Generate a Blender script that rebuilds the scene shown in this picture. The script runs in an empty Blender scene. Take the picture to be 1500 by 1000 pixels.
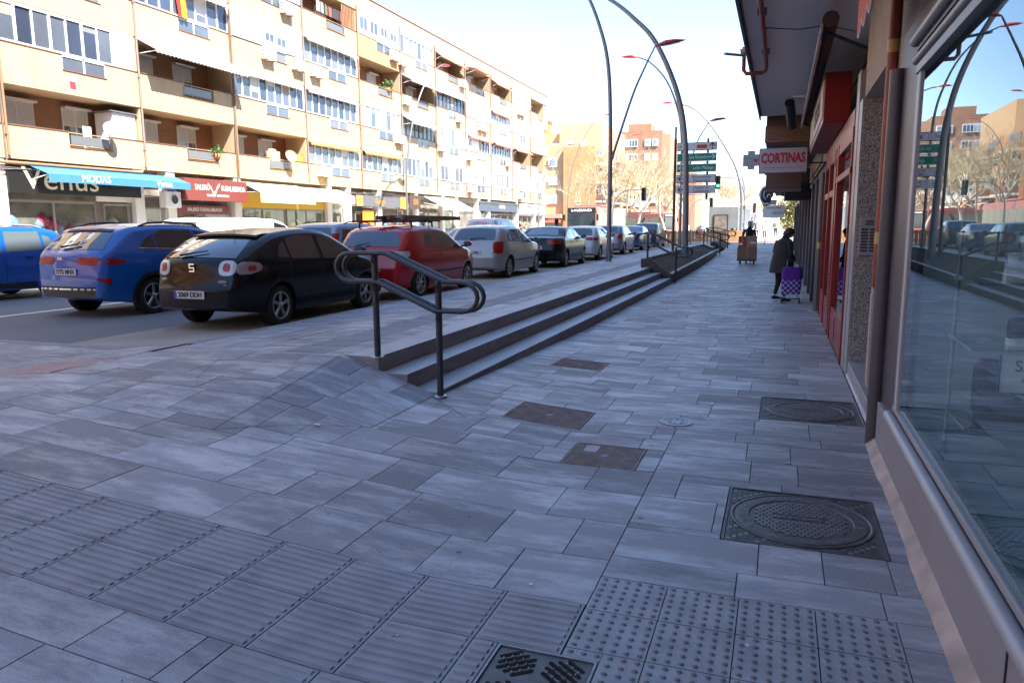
import bpy, bmesh, math, random
from mathutils import Vector, Matrix
C = bpy.context.scene.collection
R = math.radians
# ---------------- camera, world, sun, exposure ----------------
cam = bpy.data.cameras.new('camera'); co = bpy.data.objects.new('camera', cam); C.objects.link(co)
cam.sensor_width = 36.0; cam.lens = 1080.0 / 1500.0 * 36.0
cam.clip_start = 0.05; cam.clip_end = 3000
co.location = (0, 0, 1.65)
co.matrix_world = (Matrix.Translation((0, 0, 1.65)) @ Matrix.Rotation(R(19.87), 4, 'Z')
                   @ Matrix.Rotation(R(90) - math.atan(168 / 1080), 4, 'X') @ Matrix.Rotation(R(-0.4), 4, 'Z'))
bpy.context.scene.camera = co
SUN = Vector((1.0, -0.55, 1.45)).normalized()
w = bpy.data.worlds.new('World'); bpy.context.scene.world = w; w.use_nodes = True
nt = w.node_tree; bg = nt.nodes['Background']
sky = nt.nodes.new('ShaderNodeTexSky'); sky.sky_type = 'NISHITA'; sky.sun_disc = False
sky.sun_elevation = math.asin(SUN.z); sky.sun_rotation = math.atan2(SUN.x, SUN.y)
sky.air_density = 1.0; sky.dust_density = 0.15; sky.ozone_density = 2.6; sky.altitude = 600
nt.links.new(sky.outputs[0], bg.inputs[0]); bg.inputs[1].default_value = 0.09
sl = bpy.data.lights.new('sun', 'SUN'); sl.energy = 3.3; sl.angle = R(0.5); sl.color = (1.0, 0.93, 0.82)
so = bpy.data.objects.new('sun', sl); C.objects.link(so); so.rotation_euler = SUN.to_track_quat('Z', 'Y').to_euler()
sc = bpy.context.scene
sc.view_settings.view_transform = 'Standard'; sc.view_settings.look = 'None'
sc.view_settings.exposure = 2.5; sc.view_settings.gamma = 1
sc.cycles.max_bounces = 6; sc.cycles.diffuse_bounces = 3; sc.cycles.glossy_bounces = 4; sc.cycles.transparent_max_bounces = 12
sc.cycles.caustics_reflective = False; sc.cycles.caustics_refractive = False

# ---------------- materials ----------------
MATS = {}
def mat(name, col, rough=0.6, metal=0.0, var=0.0, vscale=3.0, bump=0.0, bscale=40.0, spec=0.5, emit=None, coat=0.0, stretch=None, var2=0.0, v2scale=40.0, attr=False):
    if name in MATS: return MATS[name]
    m = bpy.data.materials.new(name); m.use_nodes = True; n = m.node_tree; b = n.nodes['Principled BSDF']; L = n.links.new
    b.inputs['Base Color'].default_value = (*col, 1); b.inputs['Roughness'].default_value = rough
    b.inputs['Metallic'].default_value = metal; b.inputs['Specular IOR Level'].default_value = spec
    if coat: b.inputs['Coat Weight'].default_value = coat; b.inputs['Coat Roughness'].default_value = 0.03
    tc = n.nodes.new('ShaderNodeTexCoord'); src = tc.outputs['Object']
    if stretch:
        mp = n.nodes.new('ShaderNodeMapping'); mp.inputs['Scale'].default_value = stretch; L(src, mp.inputs[0]); src = mp.outputs[0]
    cur = None
    if attr:
        a = n.nodes.new('ShaderNodeAttribute'); a.attribute_name = 'tint'; cur = a.outputs['Color']
    def mul(cur, scale, amt, det):
        t = n.nodes.new('ShaderNodeTexNoise'); t.inputs['Scale'].default_value = scale; t.inputs['Detail'].default_value = det
        L(src, t.inputs['Vector'])
        r = n.nodes.new('ShaderNodeMapRange'); r.inputs[1].default_value = 0.25; r.inputs[2].default_value = 0.75
        r.inputs[3].default_value = 1 - amt; r.inputs[4].default_value = 1 + amt
        L(t.outputs['Fac'], r.inputs[0])
        x = n.nodes.new('ShaderNodeVectorMath'); x.operation = 'SCALE'
        if cur is None: x.inputs[0].default_value = col
        else: L(cur, x.inputs[0])
        L(r.outputs[0], x.inputs['Scale']); return x.outputs[0]
    if var: cur = mul(cur, vscale, var, 6)
    if var2: cur = mul(cur, v2scale, var2, 3)
    if cur is not None: L(cur, b.inputs['Base Color'])
    if bump:
        t = n.nodes.new('ShaderNodeTexNoise'); t.inputs['Scale'].default_value = bscale; t.inputs['Detail'].default_value = 4; L(src, t.inputs['Vector'])
        bp = n.nodes.new('ShaderNodeBump'); bp.inputs['Strength'].default_value = bump; bp.inputs['Distance'].default_value = 0.01
        L(t.outputs['Fac'], bp.inputs['Height']); L(bp.outputs[0], b.inputs['Normal'])
    if emit: b.inputs['Emission Color'].default_value = (*emit[0], 1); b.inputs['Emission Strength'].default_value = emit[1]
    MATS[name] = m; return m

def brick_mat(name, c1, c2, mortar, axis='YZ', bw=0.25, bh=0.06):
    if name in MATS: return MATS[name]
    m = bpy.data.materials.new(name); m.use_nodes = True; n = m.node_tree; b = n.nodes['Principled BSDF']; L = n.links.new
    tc = n.nodes.new('ShaderNodeTexCoord'); sp = n.nodes.new('ShaderNodeSeparateXYZ'); cb = n.nodes.new('ShaderNodeCombineXYZ')
    L(tc.outputs['Object'], sp.inputs[0]); L(sp.outputs[axis[0]], cb.inputs[0]); L(sp.outputs[axis[1]], cb.inputs[1])
    t = n.nodes.new('ShaderNodeTexBrick'); t.inputs['Scale'].default_value = 1.0
    t.inputs['Color1'].default_value = (*c1, 1); t.inputs['Color2'].default_value = (*c2, 1); t.inputs['Mortar'].default_value = (*mortar, 1)
    t.inputs['Brick Width'].default_value = bw; t.inputs['Row Height'].default_value = bh; t.inputs['Mortar Size'].default_value = 0.008
    L(cb.outputs[0], t.inputs['Vector'])
    no = n.nodes.new('ShaderNodeTexNoise'); no.inputs['Scale'].default_value = 0.7; no.inputs['Detail'].default_value = 5; L(tc.outputs['Object'], no.inputs['Vector'])
    r = n.nodes.new('ShaderNodeMapRange'); r.inputs[1].default_value = 0.3; r.inputs[2].default_value = 0.7; r.inputs[3].default_value = 0.85; r.inputs[4].default_value = 1.12
    L(no.outputs['Fac'], r.inputs[0])
    x = n.nodes.new('ShaderNodeVectorMath'); x.operation = 'SCALE'; L(t.outputs['Color'], x.inputs[0]); L(r.outputs[0], x.inputs['Scale'])
    L(x.outputs[0], b.inputs['Base Color']); b.inputs['Roughness'].default_value = 0.85
    MATS[name] = m; return m

def glass_mat(name, tint=(0.8, 0.85, 0.85), refl=0.12, trans=0.6):
    """window glass: clear transmission mixed with a mirror-like reflection that grows at grazing angles"""
    if name in MATS: return MATS[name]
    m = bpy.data.materials.new(name); m.use_nodes = True; n = m.node_tree; n.nodes.clear(); L = n.links.new
    o = n.nodes.new('ShaderNodeOutputMaterial'); g = n.nodes.new('ShaderNodeBsdfGlossy'); g.inputs['Roughness'].default_value = 0.0
    g.inputs['Color'].default_value = (0.92, 0.97, 1.0, 1)
    t = n.nodes.new('ShaderNodeBsdfTransparent'); t.inputs[0].default_value = (*tint, 1)
    f = n.nodes.new('ShaderNodeFresnel'); f.inputs[0].default_value = 1.5
    mr = n.nodes.new('ShaderNodeMapRange'); mr.inputs[1].default_value = 0.0; mr.inputs[2].default_value = 1.0
    mr.inputs[3].default_value = refl; mr.inputs[4].default_value = 1.0
    L(f.outputs[0], mr.inputs[0])
    ge = n.nodes.new('ShaderNodeNewGeometry'); mm = n.nodes.new('ShaderNodeMath'); mm.operation = 'MULTIPLY_ADD'; mm.inputs[1].default_value = -1; mm.inputs[2].default_value = 1; L(ge.outputs['Backfacing'], mm.inputs[0])
    m3 = n.nodes.new('ShaderNodeMath'); m3.operation = 'MULTIPLY'; L(mr.outputs[0], m3.inputs[0]); L(mm.outputs[0], m3.inputs[1])
    mx = n.nodes.new('ShaderNodeMixShader'); L(m3.outputs[0], mx.inputs[0]); L(t.outputs[0], mx.inputs[1]); L(g.outputs[0], mx.inputs[2])
    L(mx.outputs[0], o.inputs[0]); MATS[name] = m; return m

# ---------------- mesh building ----------------
class MB:
    def __init__(s): s.v = []; s.f = []; s.m = []; s.sm = []; s.mats = []; s.tint = None
    def mi(s, m):
        if m not in s.mats: s.mats.append(m)
        return s.mats.index(m)
    def add(s, vs, fs, m, smooth=False):
        o = len(s.v); s.v += [tuple(v) for v in vs]; k = s.mi(m)
        for f in fs: s.f.append(tuple(i + o for i in f)); s.m.append(k); s.sm.append(smooth)
    def box(s, a, b, m, bev=0.0):
        x0, y0, z0 = [min(p, q) for p, q in zip(a, b)]; x1, y1, z1 = [max(p, q) for p, q in zip(a, b)]
        if bev > 0 and min(x1-x0, y1-y0, z1-z0) > 2.2*bev:
            bm = bmesh.new(); bmesh.ops.create_cube(bm, size=1)
            for v in bm.verts: v.co = Vector(((x0+x1)/2+v.co.x*(x1-x0), (y0+y1)/2+v.co.y*(y1-y0), (z0+z1)/2+v.co.z*(z1-z0)))
            bmesh.ops.bevel(bm, geom=bm.edges[:], offset=bev, segments=2, affect='EDGES', profile=0.5)
            bm.verts.index_update(); s.add([v.co for v in bm.verts], [[v.index for v in f.verts] for f in bm.faces], m); bm.free(); return s
        vs = [(x0,y0,z0),(x1,y0,z0),(x1,y1,z0),(x0,y1,z0),(x0,y0,z1),(x1,y0,z1),(x1,y1,z1),(x0,y1,z1)]
        s.add(vs, [(0,3,2,1),(4,5,6,7),(0,1,5,4),(1,2,6,5),(2,3,7,6),(3,0,4,7)], m); return s
    def tube(s, pts, r, m, n=10, caps=True, closed=False):
        pts = [Vector(p) for p in pts]; N = len(pts); rs = r if isinstance(r, (list, tuple)) else [r]*N
        t0 = (pts[1]-pts[0]).normalized(); up = Vector((0,0,1)) if abs(t0.z) < 0.9 else Vector((0,1,0)); nrm = t0.cross(up).normalized()
        vs = []
        for i, p in enumerate(pts):
            if closed: a, b = pts[i-1], pts[(i+1) % N]
            else: a, b = pts[max(i-1, 0)], pts[min(i+1, N-1)]
            t = (b-a).normalized()
            nrm = (nrm - t*nrm.dot(t)); nrm = nrm.normalized() if nrm.length > 1e-6 else t.orthogonal().normalized()
            bn = t.cross(nrm)
            for k in range(n):
                an = 2*math.pi*k/n; vs.append(p + (nrm*math.cos(an)+bn*math.sin(an))*rs[i])
        fs = []
        for i in range(N if closed else N-1):
            j = (i+1) % N
            for k in range(n): fs.append((i*n+k, i*n+(k+1) % n, j*n+(k+1) % n, j*n+k))
        s.add(vs, fs, m, True)
        if caps and not closed: s.add(vs[:n], [tuple(range(n))[::-1]], m); s.add(vs[-n:], [tuple(range(n))], m)
        return s
    def lathe(s, prof, m, c=(0,0,0), axis='Z', n=24, smooth=True):
        vs = []
        for r, h in prof:
            for k in range(n):
                a = 2*math.pi*k/n; p, q = r*math.cos(a), r*math.sin(a)
                v = (p, q, h) if axis == 'Z' else ((h, p, q) if axis == 'X' else (q, h, p))
                vs.append((c[0]+v[0], c[1]+v[1], c[2]+v[2]))
        fs = [(i*n+k, i*n+(k+1) % n, (i+1)*n+(k+1) % n, (i+1)*n+k) for i in range(len(prof)-1) for k in range(n)]
        s.add(vs, fs, m, smooth); return s
    def poly(s, pts, m): s.add(pts, [tuple(range(len(pts)))], m); return s
    def prism(s, pts, d, m):
        """flat outline pts extruded by vector d"""
        n = len(pts); d = Vector(d); vs = [Vector(p) for p in pts] + [Vector(p)+d for p in pts]
        s.add(vs, [tuple(range(n))[::-1], tuple(range(n, 2*n))] + [(i, (i+1) % n, (i+1) % n+n, i+n) for i in range(n)], m); return s
    def grid(s, rows, m, smooth=True):
        nc = len(rows[0]); vs = [p for r in rows for p in r]
        s.add(vs, [(i*nc+j, i*nc+j+1, (i+1)*nc+j+1, (i+1)*nc+j) for i in range(len(rows)-1) for j in range(nc-1)], m, smooth); return s
    def build(s, name, parent=None, origin=None, recalc=True):
        if origin is None: origin = Vector((0,0,0)) if parent is None else worldloc(parent)
        origin = Vector(origin)
        me = bpy.data.meshes.new(name); me.from_pydata([Vector(v)-origin for v in s.v], [], s.f)
        for m in s.mats: me.materials.append(m)
        me.polygons.foreach_set('material_index', s.m); me.polygons.foreach_set('use_smooth', s.sm)
        if s.tint:
            a = me.color_attributes.new('tint', 'FLOAT_COLOR', 'CORNER'); buf = []
            for f, t in zip(s.f, s.tint):
                for _ in f: buf += [t[0], t[1], t[2], 1.0]
            a.data.foreach_set('color', buf)
        me.validate(); me.update()
        if recalc and len(s.f) < 60000:
            bm = bmesh.new(); bm.from_mesh(me); bmesh.ops.recalc_face_normals(bm, faces=bm.faces[:]); bm.to_mesh(me); bm.free()
        return link(me, name, parent, origin if parent is None else None)
def worldloc(o):
    v = Vector((0,0,0))
    while o: v += o.location; o = o.parent
    return v
def link(me, name, parent=None, loc=None):
    o = bpy.data.objects.new(name, me); C.objects.link(o)
    if parent: o.parent = parent
    if loc is not None: o.location = loc
    return o
def tag(o, label=None, cat=None, group=None, kind=None):
    if label: o['label'] = label
    if cat: o['category'] = cat
    if group: o['group'] = group
    if kind: o['kind'] = kind
    return o
def thing(name, label, cat, loc=(0,0,0), rz=0, group=None):
    o = bpy.data.objects.new(name, None); C.objects.link(o); o.location = loc; o.rotation_euler = (0,0,rz); o.empty_display_size = 0.2
    return tag(o, label, cat, group)
def struct(o): o['kind'] = 'structure'; return o
def kids(o): return [c for c in bpy.data.objects if c.parent == o]
def dup(o, loc=None, rz=None, label=None, parent=None, scale=None):
    chs = kids(o); c = o.copy(); C.objects.link(c)
    if parent: c.parent = parent
    if loc is not None: c.location = loc
    if rz is not None: c.rotation_euler = (0,0,rz)
    if scale is not None: c.scale = scale
    if label: c['label'] = label
    for ch in chs: dup(ch, parent=c)
    return c
_fonts = {}
def text_into(mb, s, size, origin, ux, uz, m, depth=0.006, align='CENTER', squash=1.0, bold=0.0):
    """flat lettering as thin raised mesh: ux = reading direction, uz = up"""
    cu = bpy.data.curves.new('t', 'FONT'); cu.body = s; cu.size = size; cu.extrude = depth/2; cu.align_x = align; cu.align_y = 'CENTER'; cu.offset = bold; cu.resolution_u = 3
    o = bpy.data.objects.new('t', cu); C.objects.link(o); dg = bpy.context.evaluated_depsgraph_get()
    me = bpy.data.meshes.new_from_object(o.evaluated_get(dg)); ux = Vector(ux).normalized(); uz = Vector(uz).normalized(); un = ux.cross(uz); og = Vector(origin)
    vs = [og + ux*(v.co.x*squash) + uz*v.co.y + un*v.co.z for v in me.vertices]
    mb.add(vs, [tuple(p.vertices) for p in me.polygons], m)
    bpy.data.objects.remove(o); bpy.data.curves.remove(cu); bpy.data.meshes.remove(me); return mb
rnd = random.Random(7)
white = mat('white_paint', (0.8,0.8,0.8), 0.45); black = mat('black_plastic', (0.02,0.02,0.022), 0.45)
# ---------------- ground, road, paving ----------------
Z_ROAD = 0.20; Z_UP = 0.45
def lerp(a, b, t): return a+(b-a)*t
def sst(t): t = max(0.0, min(1.0, t)); return t*t*(3-2*t)
def UP(x): return 0.45 if x > -4.6 else 0.45-0.09*min(1.0, (-4.6-x)/1.6)
def P(x):
    if x >= -1.2: return 0.0
    if x >= -1.8: return 0.35/4.4*(-1.2-x)**2/1.2
    if x >= -5.9: return 0.35*(-1.5-x)/4.4
    if x >= -8.2: return lerp(0.35, 0.215, (-5.9-x)/2.3)
    return 0.215
def Hup(x):
    if x <= -3.85: return UP(x) if x > -6.3 else lerp(0.36, 0.225, min(1, (-6.3-x)/1.2))
    if x <= -2.9: return lerp(0.45, 0.12, (x+3.85)/0.95)
    if x <= -1.5: return lerp(0.12, 0.0, (x+2.9)/1.4)
    return 0.0
def Hg(x, y):
    """height of the paved ground (the steps themselves are built apart)"""
    if y <= 6.0:
        t = max(0.0, min(1.0, (y-4.2)/1.7)); return lerp(P(x), Hup(x), t)
    if x < -6.3: return Hup(x)
    if x < -3.2: return UP(x)
    if y > 24: return 0.40*sst((y-24)/28)
    return max(0.0, 0.12*(1-(y-6)/5.5)) * max(0.0, min(1.0, (-1.5-x)/1.4))
asphalt = mat('asphalt', (0.16,0.152,0.147), 0.85, var=0.22, vscale=0.6, bump=0.25, bscale=120, var2=0.25, v2scale=60)
conc = mat('parking_concrete', (0.32,0.28,0.23), 0.85, var=0.25, vscale=0.9, bump=0.2, bscale=60, var2=0.15, v2scale=25)
paint = mat('road_paint', (0.7,0.7,0.68), 0.6, var=0.15, vscale=8)
b = MB(); b.box((-900,-300,-1.2), (900,1500,-0.3), mat('far_ground', (0.2,0.18,0.15), 0.9, var=0.2, vscale=0.05)); struct(b.build('ground'))
b = MB(); b.box((-300,-60,-0.28), (-6.35,400,Z_ROAD), asphalt); b.box((-6.35,-60,-0.28), (300,-12,Z_ROAD-0.02), asphalt)
struct(b.build('road'))
b = MB(); b.box((-8.55,6.75,Z_ROAD), (-6.35,60,Z_ROAD+0.006), conc); struct(b.build('parking_lane'))
b = MB(); b.box((-12.45,-30,Z_ROAD), (-12.3,90,Z_ROAD+0.005), paint)
for k in range(20): b.box((-15.9,-20+k*6,Z_ROAD), (-15.78,-18+k*6,Z_ROAD+0.005), paint)
b.box((-19.2,2,Z_ROAD), (-19.08,90,Z_ROAD+0.005), paint)
for k in range(8): b.box((-8.6-k*1.0,-6,Z_ROAD), (-9.1-k*1.0,-2,Z_ROAD+0.005), paint)
struct(b.build('road_marking'))
b = MB(); b.box((-25.9,-20,Z_ROAD), (-21.5,100,Z_ROAD+0.13), mat('far_pavement', (0.42,0.38,0.33), 0.85, var=0.2, vscale=2)); struct(b.build('far_pavement'))
b = MB(); b.box((-21.5,-20,Z_ROAD), (-21.35,100,Z_ROAD+0.125), mat('kerb_stone', (0.3,0.3,0.29), 0.8, var=0.15)); struct(b.build('far_kerb'))
# plaza beyond the shade
b = MB(); plz = mat('pale_paving', (0.33,0.3,0.27), 0.8, var=0.12, vscale=1.5)
b.box((-4.2,50.2,-0.25), (60,400,0.40), plz); b.box((-6.33,50.2,-0.25), (-4.2,400,0.44), plz); struct(b.build('plaza'))
joint = mat('joint_sand', (0.045,0.043,0.045), 0.95, var=0.3, vscale=6)
# bedding sheet under the pavers
xs = [-18,-14,-11,-9,-8,-7.2,-6.35,-5.6,-5,-4.4,-3.85,-3.5,-3.2,-2.9,-2.4,-1.9,-1.5,-0.6,0.74]
ys = [-12,-8,-4,-1,1,2,3,4,4.7,4.95,5.2,5.45,5.7,5.99]
def fine(v, lo, hi, st):
    o = [q for q in v if q <= lo]; q = lo
    while q < hi-1e-6: q += st; o.append(q)
    return o+[q for q in v if q > hi+1e-6]
b = MB(); b.grid([[(x,y,Hg(x,y)-(0.02 if 3.6 < y < 6.1 else 0.012)) for x in fine(xs,-9.0,-1.5,0.15)] for y in fine(ys,3.0,5.95,0.13)+[5.99]], joint)
ys2 = [5.99,6.3,7,8,9,10,11.5,14,18,24,27,30,33,36,40,44,48,50.2]
b.grid([[(x,y,Hg(x,y)-0.012) for x in (-2.9,-2.4,-1.9,-1.5,-0.6,0.74)] for y in ys2], joint)
b.grid([[(x,y,UP(x)-0.012) for x in (-6.2,-5.4,-4.6,-3.55)] for y in ys2], joint)
b.grid([[(x,y,Hg(x,y)-0.012) for x in fine([-18,-14,-11,-9],-9,-6.3,0.15)] for y in (5.99,6.3,6.6)], joint)
struct(b.build('paving_bed', recalc=False))
# granite-like concrete pavers
def paver_mat():
    m = bpy.data.materials.new('concrete_paver'); m.use_nodes = True; n = m.node_tree; p = n.nodes['Principled BSDF']; L = n.links.new
    a = n.nodes.new('ShaderNodeAttribute'); a.attribute_name = 'tint'
    tc = n.nodes.new('ShaderNodeTexCoord')
    add = n.nodes.new('ShaderNodeVectorMath'); add.operation = 'MULTIPLY_ADD'; add.inputs[1].default_value = (0.9,3.2,1); L(tc.outputs['Object'], add.inputs[0])
    sc2 = n.nodes.new('ShaderNodeVectorMath'); sc2.operation = 'SCALE'; sc2.inputs['Scale'].default_value = 60; L(a.outputs['Color'], sc2.inputs[0]); L(sc2.outputs[0], add.inputs[2])
    t = n.nodes.new('ShaderNodeTexNoise'); t.inputs['Scale'].default_value = 1.5; t.inputs['Detail'].default_value = 12; t.inputs['Roughness'].default_value = 0.74; L(add.outputs[0], t.inputs['Vector'])
    r = n.nodes.new('ShaderNodeMapRange'); r.inputs[1].default_value = 0.47; r.inputs[2].default_value = 0.60; L(t.outputs['Fac'], r.inputs[0])
    mix = n.nodes.new('ShaderNodeMix'); mix.data_type = 'RGBA'; L(r.outputs[0], mix.inputs[0])
    s1 = n.nodes.new('ShaderNodeVectorMath'); s1.operation = 'SCALE'; s1.inputs['Scale'].default_value = 0.84; L(a.outputs['Color'], s1.inputs[0])
    s2 = n.nodes.new('ShaderNodeVectorMath'); s2.operation = 'MULTIPLY_ADD'; s2.inputs[1].default_value = (1.14,1.14,1.14); s2.inputs[2].default_value = (0.035,0.035,0.038); L(a.outputs['Color'], s2.inputs[0])
    L(s1.outputs[0], mix.inputs[6]); L(s2.outputs[0], mix.inputs[7])
    t2 = n.nodes.new('ShaderNodeTexNoise'); t2.inputs['Scale'].default_value = 220; t2.inputs['Detail'].default_value = 2; L(tc.outputs['Object'], t2.inputs['Vector'])
    r2 = n.nodes.new('ShaderNodeMapRange'); r2.inputs[1].default_value = 0.3; r2.inputs[2].default_value = 0.7; r2.inputs[3].default_value = 0.78; r2.inputs[4].default_value = 1.22; L(t2.outputs['Fac'], r2.inputs[0])
    t3 = n.nodes.new('ShaderNodeTexNoise'); t3.inputs['Scale'].default_value = 0.45; t3.inputs['Detail'].default_value = 5; L(tc.outputs['Object'], t3.inputs['Vector'])
    r3 = n.nodes.new('ShaderNodeMapRange'); r3.inputs[1].default_value = 0.3; r3.inputs[2].default_value = 0.7; r3.inputs[3].default_value = 0.85; r3.inputs[4].default_value = 1.12; L(t3.outputs['Fac'], r3.inputs[0])
    vg = n.nodes.new('ShaderNodeTexVoronoi'); vg.inputs['Scale'].default_value = 2.3; vg.inputs['Randomness'].default_value = 1.0; L(tc.outputs['Object'], vg.inputs['Vector'])
    rg = n.nodes.new('ShaderNodeMapRange'); rg.inputs[1].default_value = 0.03; rg.inputs[2].default_value = 0.045; rg.inputs[3].default_value = 0.5; rg.inputs[4].default_value = 1.0; L(vg.outputs['Distance'], rg.inputs[0])
    q0 = n.nodes.new('ShaderNodeMath'); q0.operation = 'MULTIPLY'; L(r2.outputs[0], q0.inputs[0]); L(rg.outputs[0], q0.inputs[1])
    q = n.nodes.new('ShaderNodeMath'); q.operation = 'MULTIPLY'; L(q0.outputs[0], q.inputs[0]); L(r3.outputs[0], q.inputs[1])
    s3 = n.nodes.new('ShaderNodeVectorMath'); s3.operation = 'SCALE'; L(mix.outputs[2], s3.inputs[0]); L(q.outputs[0], s3.inputs['Scale'])
    L(s3.outputs[0], p.inputs['Base Color'])
    rr = n.nodes.new('ShaderNodeMapRange'); rr.inputs[3].default_value = 0.62; rr.inputs[4].default_value = 0.42; L(r.outputs[0], rr.inputs[0]); L(rr.outputs[0], p.inputs['Roughness'])
    bp = n.nodes.new('ShaderNodeBump'); bp.inputs['Strength'].default_value = 0.25; bp.inputs['Distance'].default_value = 0.004; L(t2.outputs['Fac'], bp.inputs['Height']); L(bp.outputs[0], p.inputs['Normal'])
    p.inputs['Specular IOR Level'].default_value = 0.35
    return m
PAV = paver_mat()
def tint(rr=rnd):
    k = 2.55*rr.choice([0.094,0.103,0.113,0.12,0.128,0.138,0.15])*rr.uniform(0.93,1.07); return (k*1.03, k*0.99, k*1.03)
holes = []   # (x0,x1,y0,y1) of covers set in the paving
def cutrects(x0, x1, y0, y1):
    rs = [(x0,x1,y0,y1)]
    for hx0,hx1,hy0,hy1 in holes:
        o = []
        for a,b_,c,d in rs:
            if a >= hx1-1e-4 or b_ <= hx0+1e-4 or c >= hy1-1e-4 or d <= hy0+1e-4: o.append((a,b_,c,d)); continue
            if c < hy0: o.append((a,b_,c,hy0))
            if d > hy1: o.append((a,b_,hy1,d))
            c2, d2 = max(c,hy0), min(d,hy1)
            if a < hx0: o.append((a,hx0,c2,d2))
            if b_ > hx1: o.append((hx1,b_,c2,d2))
        rs = [r_ for r_ in o if r_[1]-r_[0] > 0.012 and r_[3]-r_[2] > 0.012]
    return rs
def lay(mb, x0, x1, y0, y1, rows, widths, g=0.0028, hf=Hg, seed=1, sub=0.5, tilt=0.0012):
    rr = random.Random(seed); y = y0
    while y < y1-0.02:
        h = min(rr.choice(rows), y1-y)
        if y1-(y+h) < 0.12: h = y1-y
        x = x0 - rr.uniform(0, 0.35)
        while x < x1-0.01:
            wd = rr.choice(widths); xa, xb = max(x, x0), min(x+wd, x1)
            if x1-xb < 0.1: xb = x1
            x = xb if xb == x1 else x+wd
            if xb-xa < 0.03: continue
            for (a,b_,c,d) in cutrects(xa, xb, y, y+h):
                t = tint(rr); dz = rr.uniform(-tilt, tilt); a2,b2,c2,d2 = a+g,b_-g,c+g,d-g
                cut = lambda p, q, st: [p]+[k*st for k in range(int(math.floor(p/st))+1, int(math.ceil(q/st))) if k*st > p+.004 and k*st < q-.004]+[q]
                bx = cut(a2, b2, .1) if a < -1.0 and y < 12 else [a2, b2]; by = cut(c2, d2, .1) if a < -1.0 and d > 3.6 and c < 6.0 else [c2, d2]
                rows_ = [[(xx, yy, hf(xx, yy)+dz) for xx in bx] for yy in by]
                n0 = len(mb.f); mb.grid(rows_, PAV, False)
                ring = rows_[0]+[r_[-1] for r_ in rows_[1:]]+rows_[-1][-2::-1]+[r_[0] for r_ in rows_[-2:0:-1]]; nr = len(ring)
                low = [(p[0],p[1],p[2]-0.011) for p in ring]
                mb.add(ring+low, [(q,(q+1)%nr,(q+1)%nr+nr,q+nr) for q in range(nr)], PAV)
                mb.tint += [t]*(len(mb.f)-n0)
        y += h
MH = [(-0.23,0.59,3.87,4.72),(-0.10,0.72,6.53,7.42)]
CV = [(-2.16,-1.48,5.70,6.30),(-1.40,-0.86,4.83,5.36),(-2.46,-1.86,8.10,8.62),(-7.15,-6.32,4.86,5.62)]
GR = (-0.99,-0.58,2.15,2.56)
TS = (-17.9,-0.733,2.15,2.97); STD = (-0.73,0.53,1.37,3.25); TS3 = (-1.95,-0.995,1.74,2.15)
holes += MH+CV+[GR,TS,STD,TS3]
pb = MB(); pb.tint = []
lay(pb, -0.73, 0.735, -10, 6.0, [0.45,0.3,0.45], [0.42,0.62,0.3,0.62,0.8], seed=5)
lay(pb, -17.9, -0.73, -10, 6.0, [0.47,0.32,0.47], [0.42,0.66,0.32,0.86,0.6], seed=11)
lay(pb, -2.9, 0.735, 6.0, 50.2, [0.45,0.3,0.45], [0.42,0.62,0.9,0.62], seed=8)
lay(pb, -5.6, -4.55, 6.0, 50.2, [0.4,0.3,0.6], [0.3,0.42,0.62], seed=9)
lay(pb, -17.9, -6.35, 6.0, 6.6, [0.3], [0.6,0.9,0.42], seed=13)
lay(pb, -6.2, -5.6, 6.0, 50.2, [1.0], [0.6], seed=14)
lay(pb, -4.1, -3.83, 6.0, 50.2, [0.8], [0.27], seed=15, g=0.002)
struct(pb.build('pavement', recalc=False))
# long band of ribbed tiles beside the steps
rib = mat('ribbed_tile', (0.29,0.278,0.29), 0.6, var=0.22, vscale=5, bump=0.2, bscale=200)
b = MB(); y = 6.02
while y < 50:
    b.box((-4.548,y,0.43), (-4.102,y+0.396,0.449), rib)
    for k in range(9): b.box((-4.532+k*0.047,y+0.006,0.449), (-4.500+k*0.047,y+0.390,0.4522), rib)
    y += 0.4
struct(b.build('ribbed_warning_strip', recalc=False))
b = MB()
for k in range(43):
    xa = TS[0]+k*0.4-0.0; xb = xa+0.4
    if xb > TS[1]-0.05: xb = TS[1]
    if xb - xa < 0.1: continue
    for (ya, yb) in ((2.15,2.56),(2.56,2.97)):
        if xb > GR[0] and ya < 2.5: yb_lo = GR[3]
        g = 0.003; a,c = xa+g, xb-g; za, zc = Hg(a,ya), Hg(c,ya)
        if xa > GR[0]-0.3 and ya < 2.5:
            c = GR[0]-g; zc = Hg(c,ya)
            if c-a < 0.05: continue
        y_lo = max(ya, GR[3]) if c > GR[0] else ya
        ya_, ya = ya, y_lo
        b.add([(a,ya+g,za),(c,ya+g,zc),(c,yb-g,zc),(a,yb-g,za),(a,ya+g,za-.02),(c,ya+g,zc-.02),(c,yb-g,zc-.02),(a,yb-g,za-.02)], [(0,1,2,3),(0,4,5,1),(1,5,6,2),(2,6,7,3),(3,7,4,0)], rib)
        for q in range(8):
            yc = ya_+0.026+q*0.0512; x0, x1 = a+0.013, c-0.013
            if yc < ya+0.02 or x1-x0 < 0.05: continue
            z0, z1 = Hg(x0,ya), Hg(x1,ya)
            # z0, z1 = Hg(x0,ya), Hg(x1,ya)
            pr = []
            for (xx, zz, e) in ((x0,z0-0.001,0.006),(x0+0.003,z0+0.007,0.009),(x1-0.003,z1+0.007,0.009),(x1,z1-0.001,0.006)):
                pr.append([(xx,yc-0.0145,zz if e==0.006 else zz-0.0075),(xx,yc-0.0095,zz),(xx,yc+0.0095,zz),(xx,yc+0.0145,zz if e==0.006 else zz-0.0075)])
            b.grid(pr, rib, False)
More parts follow.
